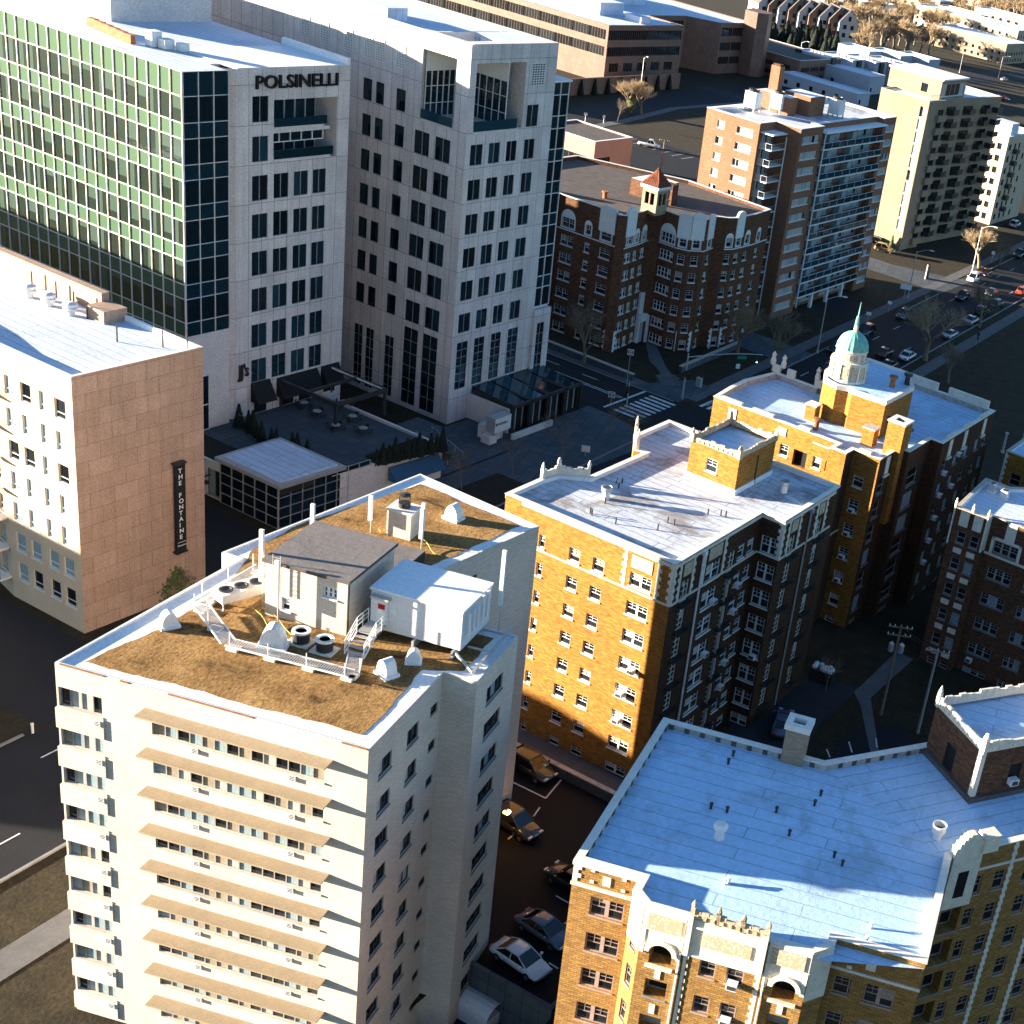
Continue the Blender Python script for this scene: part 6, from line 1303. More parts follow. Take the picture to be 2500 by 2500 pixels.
mb.box(-4.4, -B_ - .35, 3.0, A_, -B_, 3.45); mb.box(-4.4, B_, 3.0, A_, B_ + .35, 3.45); mb.box(A_ - .4, -B_, 3.0, A_, B_, 3.45); mb.box(-.2, -B_, 3.1, .15, B_, 3.4)
mb.build('beam', M['dark_metal'], t)
for y in (-B_ - .2, B_ + .1):
    for x in (A_ - .3, -4.1): mb = MB(); mb.box(x - .14, y - .14, 0, x + .14, y + .14, 3.0); mb.build('post', M['dark_metal'], t)
mb = MB(); mb.box(-4, -B_, 3.2, A_ - .5, -B_ + .06, 3.42); mb.box(-4, B_ - .06, 3.2, A_ - .5, B_, 3.42); mb.box(A_ - .46, -B_ + .3, 3.2, A_ - .4, B_ - .3, 3.42); mb.build('metal_edge', M['white_metal'], t)
def terr(a, b): return C(a, b)
for k, (a, b, lb) in enumerate(((-115.4, 115.8, 'nearest the pavilion'), (-116.2, 119.2, 'in the middle of the pergola front'), (-119.6, 117, 'under the pergola centre'), (-119.9, 121.6, 'under the right side of the pergola'), (-113.0, 117.6, 'by the front beam'), (-122.3, 117.6, 'near the restaurant awnings'))):
    p = C(a, b); t = thing('table_set', 'small dark terrace table with chairs, ' + lb, 'table', p.x, p.y, 3.95, G + k, 'terrace tables outside the restaurant')
    mb = MB(); mb.lathe([(.5, .7), (.5, .75), (.02, .75)], 12); mb.build('tabletop', M['metal'], t); mb = MB(); mb.tube((0, 0, 0), (0, 0, .7), .05); mb.build('pedestal', M['dark_metal'], t)
    for q in range(4):
        mb = MB(); mb.at(math.cos(q * 1.57) * .85, math.sin(q * 1.57) * .85, 0, q * 1.57); mb.box(-.22, -.22, .4, .22, .22, .45); mb.box(.18, -.22, .45, .22, .22, .85)
        for x in (-.2, .18):
            for y in (-.2, .18): mb.box(x, y, 0, x + .03, y + .03, .4)
        tag(mb.build('chair', M['dark_metal']), ('dark chair pointing up', 'dark chair pointing right', 'dark chair pointing down', 'dark chair pointing left')[q] + ' at the table ' + lb, 'chair', 'terrace chairs outside the restaurant').location = (p.x, p.y, 3.95)
# stairs by the towers
t = thing('entrance_steps', 'broad flight of dark stone steps between the podium and the stone sign', 'stairs', *C(-110, 126), 0, G)
mb = MB()
for k in range(9): mb.box(-9 + 0, -3.5, 0, -1.0 - k * .6 + 3.5, 4.8, .24 * (k + 1)) if False else mb.box(-6, -3.3, 0, 3.6 - k * .62, 4.0, .2 * (k + 1))
mb.build('flight', M['concrete'], t)
for y in (-1.2, 1.5):
    mb = MB(); mb.tube((3.6, y, 1.0), (-1.6, y, 2.8), .03, n=4)
    for k in range(5): mb.tube((3.5 - k * 1.25, y, 0), (3.5 - k * 1.25, y, 1.05 + k * .43), .025, n=4)
    mb.build('handrail', M['metal'], t)
t = thing('monument_sign', 'white box sign on a stone plinth before the glazed canopies', 'sign', *C(-107.6, 133.2), 0, G)
mb = MB(); mb.box(-2.6, 1.2, 0, -.4, 3.4, 1.8); mb.box(-1.2, .2, 0, .2, 1.6, 1.1); mb.build('plinth', M['stone_plain'], t)
mb = MB(); mb.box(-1.0, .8, 1.5, .35, 3.9, 3.5); mb.build('sign_box', M['metal'], t); mb = MB(); mb.box(.35, .85, 1.55, .39, 3.85, 3.45); mb.build('sign_face', M['sign_white'], t)
lettering('POLSINELLI', .38, .01, M['dark_metal'], t, (.41, 1.35, 2.55), (R(90), 0, R(90)), .008, .95)
mb = MB(); mb.box(.39, .95, 2.5, .41, 1.25, 2.85); mb.build('logo_square', M['lamp_red'], t)
for k in range(4):
    lb = ('nearest the white box sign', 'second from the white box sign', 'third from the white box sign', 'farthest from the white box sign')[k]
    p = C(-111.6, 138.6 + k * 3.6); t = thing('glass_canopy', 'black framed sloping glass canopy, ' + lb, 'canopy', p.x, p.y, 0, G, 'glass canopies along the tower base')
    mb = MB(); mb.face([(-3.4, 0, 4.3), (-3.4, 3.2, 4.3), (3.3, 3.2, 3.7), (3.3, 0, 3.7)][::-1]); mb.build('glass_panel', M['glass_blue'], t); mb = MB()
    for y in (-.12, 3.08): mb.box(-3.4, y, 3.5, 3.6, y + .25, 4.4 if False else 4.0); mb.box(3.2, y, 0, 3.6, y + .3, 3.6)
    mb.box(3.3, 0, 3.5, 3.6, 3.2, 3.95); mb.box(-3.5, 0, 4.0, -3.3, 3.2, 4.35)
    mb.build('frame', M['dark_metal'], t); mb = MB()
    mb.box(3.05, .6, .2, 3.15, .95, 3.5); mb.box(2.9, 2.2, .2, 3.0, 2.5, 3.5); mb.build('curtain', M['curtain'], t); mb = MB(); mb.box(-3.4, .05, 0, 3.0, 3.15, 3.3); mb.build('dark_interior', M['black'], t)
t = thing('low_wall', 'low pale stone wall in front of the glass canopies', 'wall', *C(-106.8, 137), 0, G); mb = MB(); mb.box(-.2, 0, 0, .2, 8, .8); mb.build('wall_panel', M['stone_plain'], t)
t = thing('low_wall', 'stone side wall of the glass canopies beside the white box sign', 'wall', *C(-112.5, 138.2), 0, G); mb = MB(); mb.box(-2.8, -.2, 0, 4.0, .15, 3.4); mb.build('wall_panel', M['stone_plain'], t)
# parking deck wall
t = thing('deck_wall', 'rough concrete retaining wall of the parking deck below the parked sedans', 'wall', *C(-49.5, 62.8), -3, G)
mb = MB(); mb.box(0, -.35, 0, 8.5, 0, 3.9); mb.box(8.15, 0, 0, 8.5, 12, 3.9) if False else mb.box(8.15, 0, 3, 8.5, 9, 3.9); mb.build('wall_panel', M['concrete'], t)
t = thing('retaining_wall', 'low concrete retaining wall between the parking deck and the buff block', 'wall', *C(-66, 84.6), 0, G)
mb = MB(); mb.box(0, 0, 0, 22, .4, 1.0); mb.build('wall_panel', M['concrete'], t); mb = MB(); mb.box(0, -.04, 1.0, 22, .44, 1.1); mb.build('coping', M['coping_dark'], t)
sheet('sidewalk', cpts([(-70, 85.0), (-44, 85.0), (-44, 88.0), (-70, 88.0)]), .06, 'walk')
# move the roots of the hand placed building to its own base
o_ = Vector((-124.0, 109.4))
for ch in CB.root.children: ch.location = (ch.location.x - o_.x, ch.location.y - o_.y, ch.location.z)
CB.root.location = (*C(*o_), 0)
# ================================================================ VEHICLES
def loft(secs, mb, m=0):
    """secs: list of (x, [(y,z)...]) rings"""
    n = len(secs[0][1])
    base = len(mb.v)
    for x, ring in secs:
        for y, z in ring: mb.v.append(mb.tr((x, y, z)))
    for i in range(len(secs) - 1):
        for k in range(n):
            a, b = base + i * n + k, base + i * n + (k + 1) % n
            mb.f.append((a, b, b + n, a + n)); mb.m.append(m); mb.uv += [(0, 0)] * 4
    mb.f.append(tuple(base + k for k in range(n))[::-1]); mb.m.append(m); mb.uv += [(0, 0)] * n
    mb.f.append(tuple(base + (len(secs) - 1) * n + k for k in range(n))); mb.m.append(m); mb.uv += [(0, 0)] * n
def ring(hw, z0, z1, cr=.12, top=.88):
    return [(-hw * .9, z0), (hw * .9, z0), (hw, z0 + .15), (hw, (z0 + z1) / 2), (hw * (.5 + top / 2), z1 - cr), (hw * top - .08, z1), (-hw * top + .08, z1), (-hw * (.5 + top / 2), z1 - cr), (-hw, (z0 + z1) / 2), (-hw, z0 + .15)]
CARM = {}
def car_meshes(kind):
    if kind in CARM: return CARM[kind]
    P = dict(sedan=(4.8, .92, .93, 1.44, -1.75, -.95, .35, 1.25), suv=(4.7, .96, 1.05, 1.75, -2.2, -1.75, .3, 1.15), van=(4.9, .98, 1.05, 1.8, -2.3, -2.0, .7, 1.6), pickup=(5.6, 1.0, 1.05, 1.85, -.45, -.15, .85, 1.6))[kind]
    L, hw, hb, ht, r0, r1, f1, f0 = P; h = L / 2
    b = MB()
    zt = [(-h, .62), (-h + .15, hb - .12), (-h + .6, hb), (r0, hb + .02), (f0, hb), (h - .7, hb - .1), (h - .2, hb - .25), (h, hb - .42)]
    loft([(x, ring(hw * (1 if abs(x) < h - .5 else .94 if abs(x) < h - .05 else .82), .32 if abs(x) < h - .1 else .42, z)) for x, z in zt], b)
    roof = MB()
    loft([(r1 - .02, ring(hw * .76, ht - .14, ht - .02, .03, .95)), (r1 + .3, ring(hw * .78, ht - .1, ht + .02, .03, .95)), (f1 - .2, ring(hw * .78, ht - .1, ht + .02, .03, .95)), (f1 + .02, ring(hw * .76, ht - .14, ht - .02, .03, .95))], roof)
    g = MB(); loft([(r0, [(-hw * .88, hb - .05), (hw * .88, hb - .05), (hw * .86, hb), (-hw * .86, hb)]), (r1, [(-hw * .88, hb - .05), (hw * .88, hb - .05), (hw * .72, ht - .06), (-hw * .72, ht - .06)]), (f1, [(-hw * .88, hb - .05), (hw * .88, hb - .05), (hw * .72, ht - .06), (-hw * .72, ht - .06)]), (f0, [(-hw * .86, hb - .05), (hw * .86, hb - .05), (hw * .84, hb), (-hw * .84, hb)])], g)
    pl_ = MB()
    for s_ in (-1, 1):
        for xa, za, xb, zb in ((r0, hb, r1, ht - .05), (f0, hb, f1, ht - .05), ((r1 + f1) / 2, hb, (r1 + f1) / 2, ht - .05)): pl_.tube((xa, s_ * hw * .87, za), (xb, s_ * hw * .73, zb), .045, n=4)
        pl_.box(f0 - .35, s_ * (hw + .14) - .1, hb, f0 - .2, s_ * (hw + .14) + .1, hb + .15)
    ws = []
    ty = MB(); ty.tube((0, -.11, 0), (0, .11, 0), .34, n=16); rm = MB(); rm.tube((0, -.12, 0), (0, .12, 0), .2, n=10)
    hl = MB(); hl.box(-.12, -.2, -.07, .05, .2, .07); tl_ = MB(); tl_.box(-.05, -.2, -.08, .1, .2, .08)
    extra = None
    if kind == 'pickup':
        extra = MB(); extra.box(-h + .12, -hw * .82, hb + .005, r0 - .1, hw * .82, hb + .02)
    CARM[kind] = dict(P=P, body=b, roof=roof, glass=g.mesh('glass', [M['car_glass']]), pil=pl_, tyre=ty.mesh('tyre', [M['rubber']], False), rim=rm.mesh('rim', [M['rim']]), hl=hl.mesh('headlight', [M['lamp_clear']]), tl=tl_.mesh('tail_light', [M['lamp_red']]), bed=extra.mesh('cargo_bed', [M['black']]) if extra else None, cache={})
    return CARM[kind]
def car(kind, colname, col, label, x, y, rz, z=.03, cat='car', group='cars on the streets and lots', name=None):
    m_ = car_meshes(kind); L, hw, hb, ht, r0, r1, f1, f0 = m_['P']; h = L / 2; cp = carpaint(colname, col)
    t = thing(name or {'sedan': 'car', 'suv': 'car', 'van': 'van', 'pickup': 'pickup_truck'}[kind], label, cat, x, y, z, rz, group)
    if colname not in m_['cache']:
        bm_ = m_['body'].mesh('body', [cp], True); bv = m_['roof'].mesh('roof', [cp], True); pm_ = m_['pil'].mesh('window_pillars', [cp]); m_['cache'][colname] = (bm_, bv, pm_)
    bm_, bv, pm_ = m_['cache'][colname]
    link('body', bm_, t); link('roof', bv, t); link('window_pillars', pm_, t); link('glass', m_['glass'], t)
    for sx in (-h + .95, h - .95):
        for sy in (-hw + .1, hw - .1): w_ = link('wheel', m_['tyre'], t, (sx, sy, .34)); link('rim', m_['rim'], w_)
    for sy in (-hw * .62, hw * .62): link('headlight', m_['hl'], t, (h - .06, sy, hb - .34)); link('tail_light', m_['tl'], t, (-h + .02, sy, hb - .28))
    if m_['bed']: link('cargo_bed', m_['bed'], t)
    return t
UPR = G + R(90) + R(2.7)      # heading up the main road
def rcar(px, py, kind, cn, col, label, head=0, **k):
    p = at(px, py, .6); return car(kind, cn, col, label, p.x, p.y, UPR + head, **k)
WHT, SIL, BLK, GRY, RED = (.75, .75, .76), (.45, .47, .5), (.012, .012, .014), (.1, .105, .115), (.28, .02, .015)
rcar(2043, 849, 'sedan', 'black', BLK, 'black sedan nearest the crossing in the far lane of the main road', math.pi)
rcar(2025, 902, 'sedan', 'black', BLK, 'black sedan half hidden left of the copper dome', math.pi)
rcar(2216, 868, 'sedan', 'white', WHT, 'white sedan driving up the main road between the bare tree and the dome')
rcar(2141, 912, 'sedan', 'silver', SIL, 'silver white sedan just behind the cupola')
rcar(2116, 808, 'suv', 'black', BLK, 'black boxy off road car on the main road beside the paved driveway', math.pi)
rcar(2160, 860, 'sedan', 'maroon', (.06, .015, .012), 'dark maroon sedan in the middle lane left of the white sedan')
rcar(2171, 891, 'sedan', 'black', BLK, 'black sedan directly behind the dark maroon one')
rcar(2207, 769, 'suv', 'grey', GRY, 'grey hatchback parked at the kerb of the apartment highrise lawn', math.pi)
rcar(2350, 724, 'suv', 'black', BLK, 'large black car behind the lit bare tree on the main road', math.pi)
rcar(2378, 680, 'van', 'white', WHT, 'white minivan parked at the kerb below the tall lit street lamp', math.pi, cat='van')
rcar(2406, 666, 'sedan', 'maroon', (.06, .015, .012), 'dark red sedan parked beyond the white minivan', math.pi)
rcar(2496, 710, 'sedan', 'red', (.5, .06, .03), 'bright red car at the right edge in a band of sunlight')
rcar(2372, 781, 'sedan', 'silver', SIL, 'silver sedan parked under the trees on the near side of the main road')
rcar(2398, 760, 'suv', 'black', BLK, 'black car parked behind the silver sedan near side of the road')
rcar(2421, 714, 'sedan', 'grey', GRY, 'grey sedan in the far lane abreast of the red car', math.pi)
rcar(2434, 742, 'suv', 'grey', GRY, 'dark grey car with a glinting windscreen ahead of the silver sedan')
rcar(2320, 815, 'sedan', 'silver', SIL, 'silver car behind the trunk of the lit bare tree')
rcar(2490, 620, 'pickup', 'black', BLK, 'black pickup parked far up the main road at the right edge', math.pi, cat='truck')
rcar(2478, 548, 'suv', 'white', WHT, 'white car on the lane behind the tan highrise')
for px, py, cn, col, lb in ((2143, 592, 'black', BLK, 'black car under the garage opening of the tan highrise'), (2160, 608, 'gold', (.3, .2, .08), 'gold car catching light beside the tan highrise driveway')):
    p = at(px, py, .6); car('suv', cn, col, lb, p.x, p.y, G + .3)
YA = R(-26)
for px, py, kind, cn, col, lb, rz in ((1271, 2340, 'sedan', 'white', WHT, 'white sedan parked on the deck edge, nearest the viewer', YA), (1330, 2268, 'sedan', 'slate', (.10, .13, .17), 'dark slate sedan with sunroof parked beside the white one', YA), (1298, 1872, 'suv', 'graphite', (.03, .032, .035), 'dark car parked by the retaining wall below the buff block', YA), (1258, 2010, 'suv', 'graphite', (.03, .032, .035), 'dark car half hidden by the cream tower near the wall lamp', YA), (1398, 2150, 'suv', 'graphite', (.03, .032, .035), 'dark car nosing out from behind the gold brick block', YA + math.pi)):
    p = at(px, py, .6); car(kind, cn, col, lb, p.x, p.y, rz)
p = at(1912, 1765, .6); car('sedan', 'blue grey', (.10, .13, .17), 'blue grey sedan in the dark courtyard left of the tan chimney', p.x, p.y, G + R(112), z=.05)
p = at(1585, 352, .7); car('pickup', 'white', WHT, 'white pickup truck alone in the upper parking lot', p.x, p.y, R(8), z=.05, cat='truck')
p = at(2452, 194, .6); car('sedan', 'silver', SIL, 'silver car on the far street below the tan brick offices', p.x, p.y, G + 1.4)
for k, (px, py) in enumerate(((2438, 236), (2452, 240))):
    p = at(px, py, .6); car('sedan', 'red', (.5, .06, .03), ('red car behind the tan highrise roof terrace, on the left', 'red car behind the tan highrise roof terrace, on the right')[k], p.x, p.y, G)
for k, (px, py) in enumerate(((1930, 168), (1946, 166), (1990, 200), (2270, 62), (2292, 55), (2252, 66))):
    p = at(px, py, .6); car('sedan', ('silver', 'black', 'blue grey')[k % 3], (SIL, BLK, (.10, .13, .17))[k % 3], ('silver car in the shaded lot left of the grey townhouses', 'black car in the shaded lot left of the grey townhouses', 'blue grey car at the foot of the grey townhouses', 'silver car on the far tree lined street, in the middle', 'black car on the far tree lined street, on the right', 'blue grey car on the far tree lined street, on the left')[k], p.x, p.y, G + .4)

# ================================================================ TREES
def branch_mesh(seed, H_, spread, depth=5, thick=.22, clear=.22, twigs=3, flame=1.0):
    rn = random.Random(seed); tr, cr = MB(), MB()
    def grow(p, d, L, r, lv):
        mbx = tr if lv >= depth - 1 else cr
        n_ = 3 if lv > 1 else 2; q = p; dd = d
        for i in range(n_):
            dd = (dd + Vector((rn.gauss(0, .13), rn.gauss(0, .13), rn.gauss(.04, .08) * flame))).normalized(); q2 = q + dd * (L / n_); ra_, rb_ = r * (1 - .4 * i / n_), r * (1 - .4 * (i + 1) / n_)
            mbx.tube(q, q2, ra_, rb_, n=6 if lv > 2 else 4 if lv > 0 else 3, cap=False); q = q2
            if lv > 0 and i > 0: 
                for _ in range(1 if lv > 1 else twigs - 1):
                    a = rn.uniform(0, 6.28); s_ = Vector((math.cos(a), math.sin(a), 0)); nd = (dd * (1.0 / spread) + s_ * rn.uniform(.6, 1.0) + Vector((0, 0, .25))).normalized()
                    grow(q, nd, L * rn.uniform(.55, .75), rb_ * .6, lv - 1)
        if lv > 0:
            for _ in range(3 if lv > 2 else twigs):
                a = rn.uniform(0, 6.28); s_ = Vector((math.cos(a), math.sin(a), 0)); nd = (dd * (1.1 / spread) + s_ * rn.uniform(.35, .8)).normalized()
                grow(q, nd, L * rn.uniform(.6, .82), r * .55, lv - 1)
    grow(Vector((0, 0, 0)), Vector((0, 0, 1)), H_ * clear * 1.6, H_ * thick / 10, depth)
    return tr, cr
TM = {}
def tree_mesh(key, mats=('bark', 'twig'), **k):
    if key not in TM:
        a, b = branch_mesh(**k); TM[key] = (a.mesh('trunk', [M[mats[0]]], True), b.mesh('crown', [M[mats[1]]], True))
    return TM[key]
for i in range(3): tree_mesh('big%d' % i, seed=11 + i, H_=11, spread=1.25, depth=5, thick=.42, clear=.2, twigs=2)
for i in range(2): tree_mesh('small%d' % i, mats=('bark', 'bark'), seed=31 + i, H_=6, spread=1.1, depth=4, thick=.14, clear=.22)
for i in range(3): tree_mesh('far%d' % i, mats=('bark', 'twig'), seed=51 + i, H_=12, spread=1.15, depth=4, thick=.5, clear=.22, twigs=4)
tree_mesh('shade', mats=('bark', 'bark'), seed=77, H_=10, spread=1.3, depth=5, thick=.34, clear=.2, twigs=2)
def tree(key, label, x, y, s_, rz=0, group=None, name='bare_tree', z=0):
    t = thing(name, label, 'tree', x, y, z, rz, group); t.scale = (s_, s_, s_); a, b = TM[key]; link('trunk', a, t); link('crown', b, t); return t
def ptree(key, px, py, s_, label, rz=0, **k): p = at(px, py); return tree(key, label, p.x, p.y, s_, rz, **k)
ptree('big0', 2258, 880, 1.15, 'large bare tree with sunlit crown on the near verge of the main road', 1.2)
ptree('big1', 2390, 655, .95, 'sunlit bare tree beside the tall street lamp across the main road', .4)
ptree('shade', 2390, 800, .9, 'dark bare tree shading the parked cars on the near side of the road', 2)
ptree('shade', 1885, 905, 1.05, 'dark bare street tree before the highrise driveway', 1)
ptree('shade', 1425, 890, .95, 'dark bare tree before the left wing of the brick block with the tiled tower', 2.4)
ptree('big2', 1800, 860, .8, 'dark bare tree in the verge right of the arched brick block', 3)
ptree('shade', 2315, 935, .75, 'dark bare tree in the park just above the domed roof', 4)
ptree('shade', 2440, 650, .6, 'dark bare tree at the right edge near the black pickup', 5)
ptree('big1', 1540, 275, .98, 'ivy grown bare tree at the upper street, left of a pair', 1.0)
ptree('big2', 1566, 278, .85, 'pale bare tree at the upper street, right of a pair', 2.2)
ptree('small0', 1507, 300, 1.1, 'slender upright bare tree on the dry lawn by the upper street', 0)
for k, (x, y, lb) in enumerate(((1485, 1062, 'small bare tree on the corner plaza nearer the canopies'), (1530, 1085, 'small bare tree on the corner plaza nearer the crossing'), (1372, 1125, 'small bare tree in the lawn strip beside the long walk'), (1252, 1155, 'small bare tree at the foot of the steps'), (1127, 1195, 'small bare tree just beyond the podium corner'))): ptree('small%d' % (k % 2), x, y, .85 + .1 * (k % 3), lb, k, group='young trees along the walk')
ptree('small1', 2015, 1690, .7, 'small bare tree in the courtyard behind the tan chimney', 2)
ptree('small0', 2062, 660, .01, 'x') if False else None
# hanging ivy round the pair trunk
def leaf_mesh(n_, f, mats, name, size=.2, seed=0):
    rn = random.Random(seed); mb = MB()
    for _ in range(n_):
        p, nrm = f(rn); a = nrm.orthogonal().normalized(); b = nrm.cross(a); s_ = size * rn.uniform(.6, 1.4); t_ = rn.uniform(0, 6.28); u_ = a * math.cos(t_) + b * math.sin(t_); v_ = nrm.cross(u_)
        mb.face([tuple(p - u_ * s_), tuple(p + v_ * s_ * .6), tuple(p + u_ * s_), tuple(p - v_ * s_ * .6)])
    return mb.mesh(name, mats)
def ivyf(rn):
    z = rn.uniform(.2, 6.5); r = (.45 + .9 * math.sin(min(z, 5) * .6) ** 2) * rn.uniform(.4, 1.1); a = rn.uniform(0, 6.28)
    return Vector((r * math.cos(a), r * math.sin(a), z)), Vector((math.cos(a), math.sin(a), rn.uniform(-.3, .8))).normalized()
p = at(1540, 275); t = thing('ivy', 'dense ivy climbing the left tree of the pair at the upper street', 'ivy', p.x, p.y); link('foliage', leaf_mesh(1500, ivyf, [M['ivy']], 'foliage', .22, 3), t)
def conef(h, r):
    def f(rn):
        z = rn.uniform(0, 1) ** 1.3; a = rn.uniform(0, 6.28); rr = r * (1 - z) ** .8 * rn.uniform(.75, 1.08) + .02
        return Vector((rr * math.cos(a), rr * math.sin(a), .15 + z * h)), Vector((math.cos(a), math.sin(a), .5)).normalized()
    return f
EV = [leaf_mesh(700, conef(2.3, .5), [M['evergreen']], 'foliage', .13, 5), leaf_mesh(900, conef(2.8, .65), [M['evergreen']], 'foliage', .15, 6), leaf_mesh(2200, conef(9, 2.8), [M['evergreen']], 'foliage', .55, 7)]
stem = MB(); stem.tube((0, 0, 0), (0, 0, 1.4), .06); stem = stem.mesh('stem', [M['bark']]); stem2 = MB(); stem2.tube((0, 0, 0), (0, 0, 5), .25, .1); stem2 = stem2.mesh('trunk', [M['bark']])
def ever(a, b, z, k, label, s_=1, group=None):
    p = C(a, b); t = thing('evergreen_shrub' if k < 2 else 'evergreen_tree', label, 'shrub' if k < 2 else 'tree', p.x, p.y, z, (a * 7) % 6, group); t.scale = (s_,) * 3; link('foliage', EV[k], t); link('stem' if k < 2 else 'trunk', stem if k < 2 else stem2, t)
for k in range(12): ever(-105.9 + .16 * k, 112.4 + k * .78, 3.95, k % 2, 'upright evergreen shrub %s along the right terrace edge' % ('nearest the glazed pavilion', 'second from the pavilion', 'third from the pavilion', 'fourth from the pavilion', 'fifth from the pavilion', 'sixth, at the middle', 'seventh, past the middle', 'sixth from the stepped end', 'fifth from the stepped end', 'fourth from the stepped end', 'two from the stepped corner', 'nearest the stepped corner')[k], .8 + .06 * (k % 4), 'evergreen shrubs along the terrace edge')
for k in range(10): ever(-122.3 + 1.1 * k, 107.4 + .35 * (k % 2) + (k > 6) * .9 + (k < 3) * .8, 3.95, (k + 1) % 2, 'upright evergreen shrub %s on the hotel side of the terrace' % ('nearest the stone tower', 'second from the stone tower', 'third from the stone tower', 'fourth from the stone tower', 'fifth from the stone tower', 'fifth from the pavilion roof', 'fourth from the pavilion roof', 'third from the pavilion roof', 'second from the pavilion roof', 'right behind the pavilion roof')[k], .95 if k < 3 else .8, 'evergreen shrubs on the hotel side of the terrace')
for k in range(9): ever(-249.2, 330 + k * 6.2, 0, 1, 'dark conical shrub %s in the row against the brown retaining wall' % ('first at the left', 'second', 'third', 'fourth', 'in the middle', 'sixth', 'seventh', 'eighth', 'last at the right')[k], 1.5, 'conical shrubs against the retaining wall')
for k, (px, py) in enumerate(((2174, 608), (2184, 601), (2193, 598))): p = at(px, py); t = thing('evergreen_shrub', ('sunlit golden green shrub nearest the gold car', 'middle of the three sunlit golden green shrubs', 'sunlit golden green shrub nearest the tan highrise corner')[k], 'shrub', p.x, p.y, 0, k, 'golden shrubs by the tan highrise'); t.scale = (1.2,) * 3; link('foliage', leaf_mesh(600, conef(2.4, .5), [M['ivy']], 'foliage', .15, 9 + k), t)
def domef(r, h):
    def f(rn):
        a = rn.uniform(0, 6.28); e = rn.uniform(0, 1.57); k = rn.uniform(.6, 1.05); return Vector((r * k * math.cos(a) * math.cos(e), r * k * math.sin(a) * math.cos(e), h * k * math.sin(e) + .1)), Vector((math.cos(a), math.sin(a), .7)).normalized()
    return f
t = at(425, 1455); t = thing('shrub', 'bushy dry shrub at the foot of the tan hotel wall', 'shrub', t.x, t.y, 0); link('foliage', leaf_mesh(900, domef(2.2, 3.2), [M['ivy']], 'foliage', .16, 4), t)
# background trees
random.seed(21); n_ = 0
WT = ['tan bare tree of the far wood']
spots = []
for k in range(46):
    px, py = random.uniform(2060, 2330), random.uniform(60, 165)
    if py > 150 - (px - 2060) * .0 or (px < 2100 and py > 110) or (px > 2280 and py > 100): continue
    spots.append((px, py))
for k in range(26): spots.append((random.uniform(2330, 2500), random.uniform(15, 62)))
for k in range(16): spots.append((random.uniform(2010, 2330), random.uniform(5, 60)))
ORD = 'first second third fourth fifth sixth seventh eighth ninth tenth eleventh twelfth thirteenth fourteenth fifteenth sixteenth seventeenth eighteenth nineteenth twentieth'.split()
ORD += ['twenty ' + q for q in ORD[:9]] + ['thirtieth'] + ['thirty ' + q for q in ORD[:9]] + ['fortieth'] + ['forty ' + q for q in ORD[:9]]
zone = lambda q: 0 if q[1] > 60 and q[0] < 2335 else 1 if q[0] > 2330 else 2
spots.sort(key=lambda q: (zone(q), q[0])); cnt = [0, 0, 0]
for k, (px, py) in enumerate(spots):
    zn = zone((px, py)); cnt[zn] += 1
    p = at(px, py); t = tree('far%d' % (k % 3), 'tan leafless tree, %s from the left %s' % (ORD[cnt[zn] - 1], ('in the wood behind the grey townhouses', 'among the far houses at the top right', 'along the top edge beyond the wood')[zn]), p.x, p.y, random.uniform(.8, 1.35), k, group='bare trees of the far wood')
random.seed(22)
for k in range(26):
    q = k / 26; px, py = 1855 + q * 190 + random.uniform(-2, 2), 92 + q * 42 + random.uniform(-14, 14) ; p = at(px, py)
    t = thing('evergreen_tree', 'dark evergreen below the gabled townhouses, %s from the brown office' % ORD[k], 'tree', p.x, p.y, 0, k, 'dark evergreens below the gabled townhouses'); t.scale = (random.uniform(.6, 1.1),) * 3; link('foliage', EV[2], t); link('trunk', stem2, t)

# ================================================================ LAMPS, SIGNALS, SIGNS, POLES
def lamp(px, py, h, reach, rz, label, lit=False, m='metal'):
    p = at(px, py); t = thing('street_lamp', label, 'street lamp', p.x, p.y, 0, rz, 'street lamps')
    mb = MB(); mb.tube((0, 0, 0), (0, 0, h * .93), .13, .08, n=8); mb.lathe([(.22, 0), (.2, .5), (.13, .6)], 8); mb.build('pole', M[m], t)
    mb = MB(); pr = (0, 0, h * .9)
    for k in range(1, 7): q = (reach * k / 6, 0, h * .9 + h * .1 * math.sin(k / 6 * 1.57)); mb.tube(pr, q, .05, n=5); pr = q
    mb.build('arm', M[m], t)
    mb = MB(); mb.box(reach - .15, -.16, h - .08, reach + .65, .16, h + .08); mb.build('lamp_head', M['white_metal'], t)
lamp(1562, 232, 11.5, 2.6, G + R(-35), 'tall lamp by the brown retaining wall of the upper street')
lamp(1995, 862, 10.5, 2.6, G + R(25), 'dark street lamp at the highrise driveway corner')
lamp(2215, 730, 10.5, 2.6, G + R(15), 'blue grey street lamp between the two highrises')
lamp(2372, 668, 11.2, 2.8, G + R(0), 'pale sunlit street lamp above the white minivan', m='coping')
lamp(1948, 165, 10, 2.4, G, 'slim lamp in the shaded lot behind the brick highrise')
lamp(2437, 191, 10, 2.6, G + R(20), 'pale lamp before the tan far offices')
lamp(2342, 178, 9, 2.6, G + R(20), 'pale lamp by the parking of the far offices')
lamp(2258, 68, 10, 2.4, G, 'lamp on the far tree lined street')
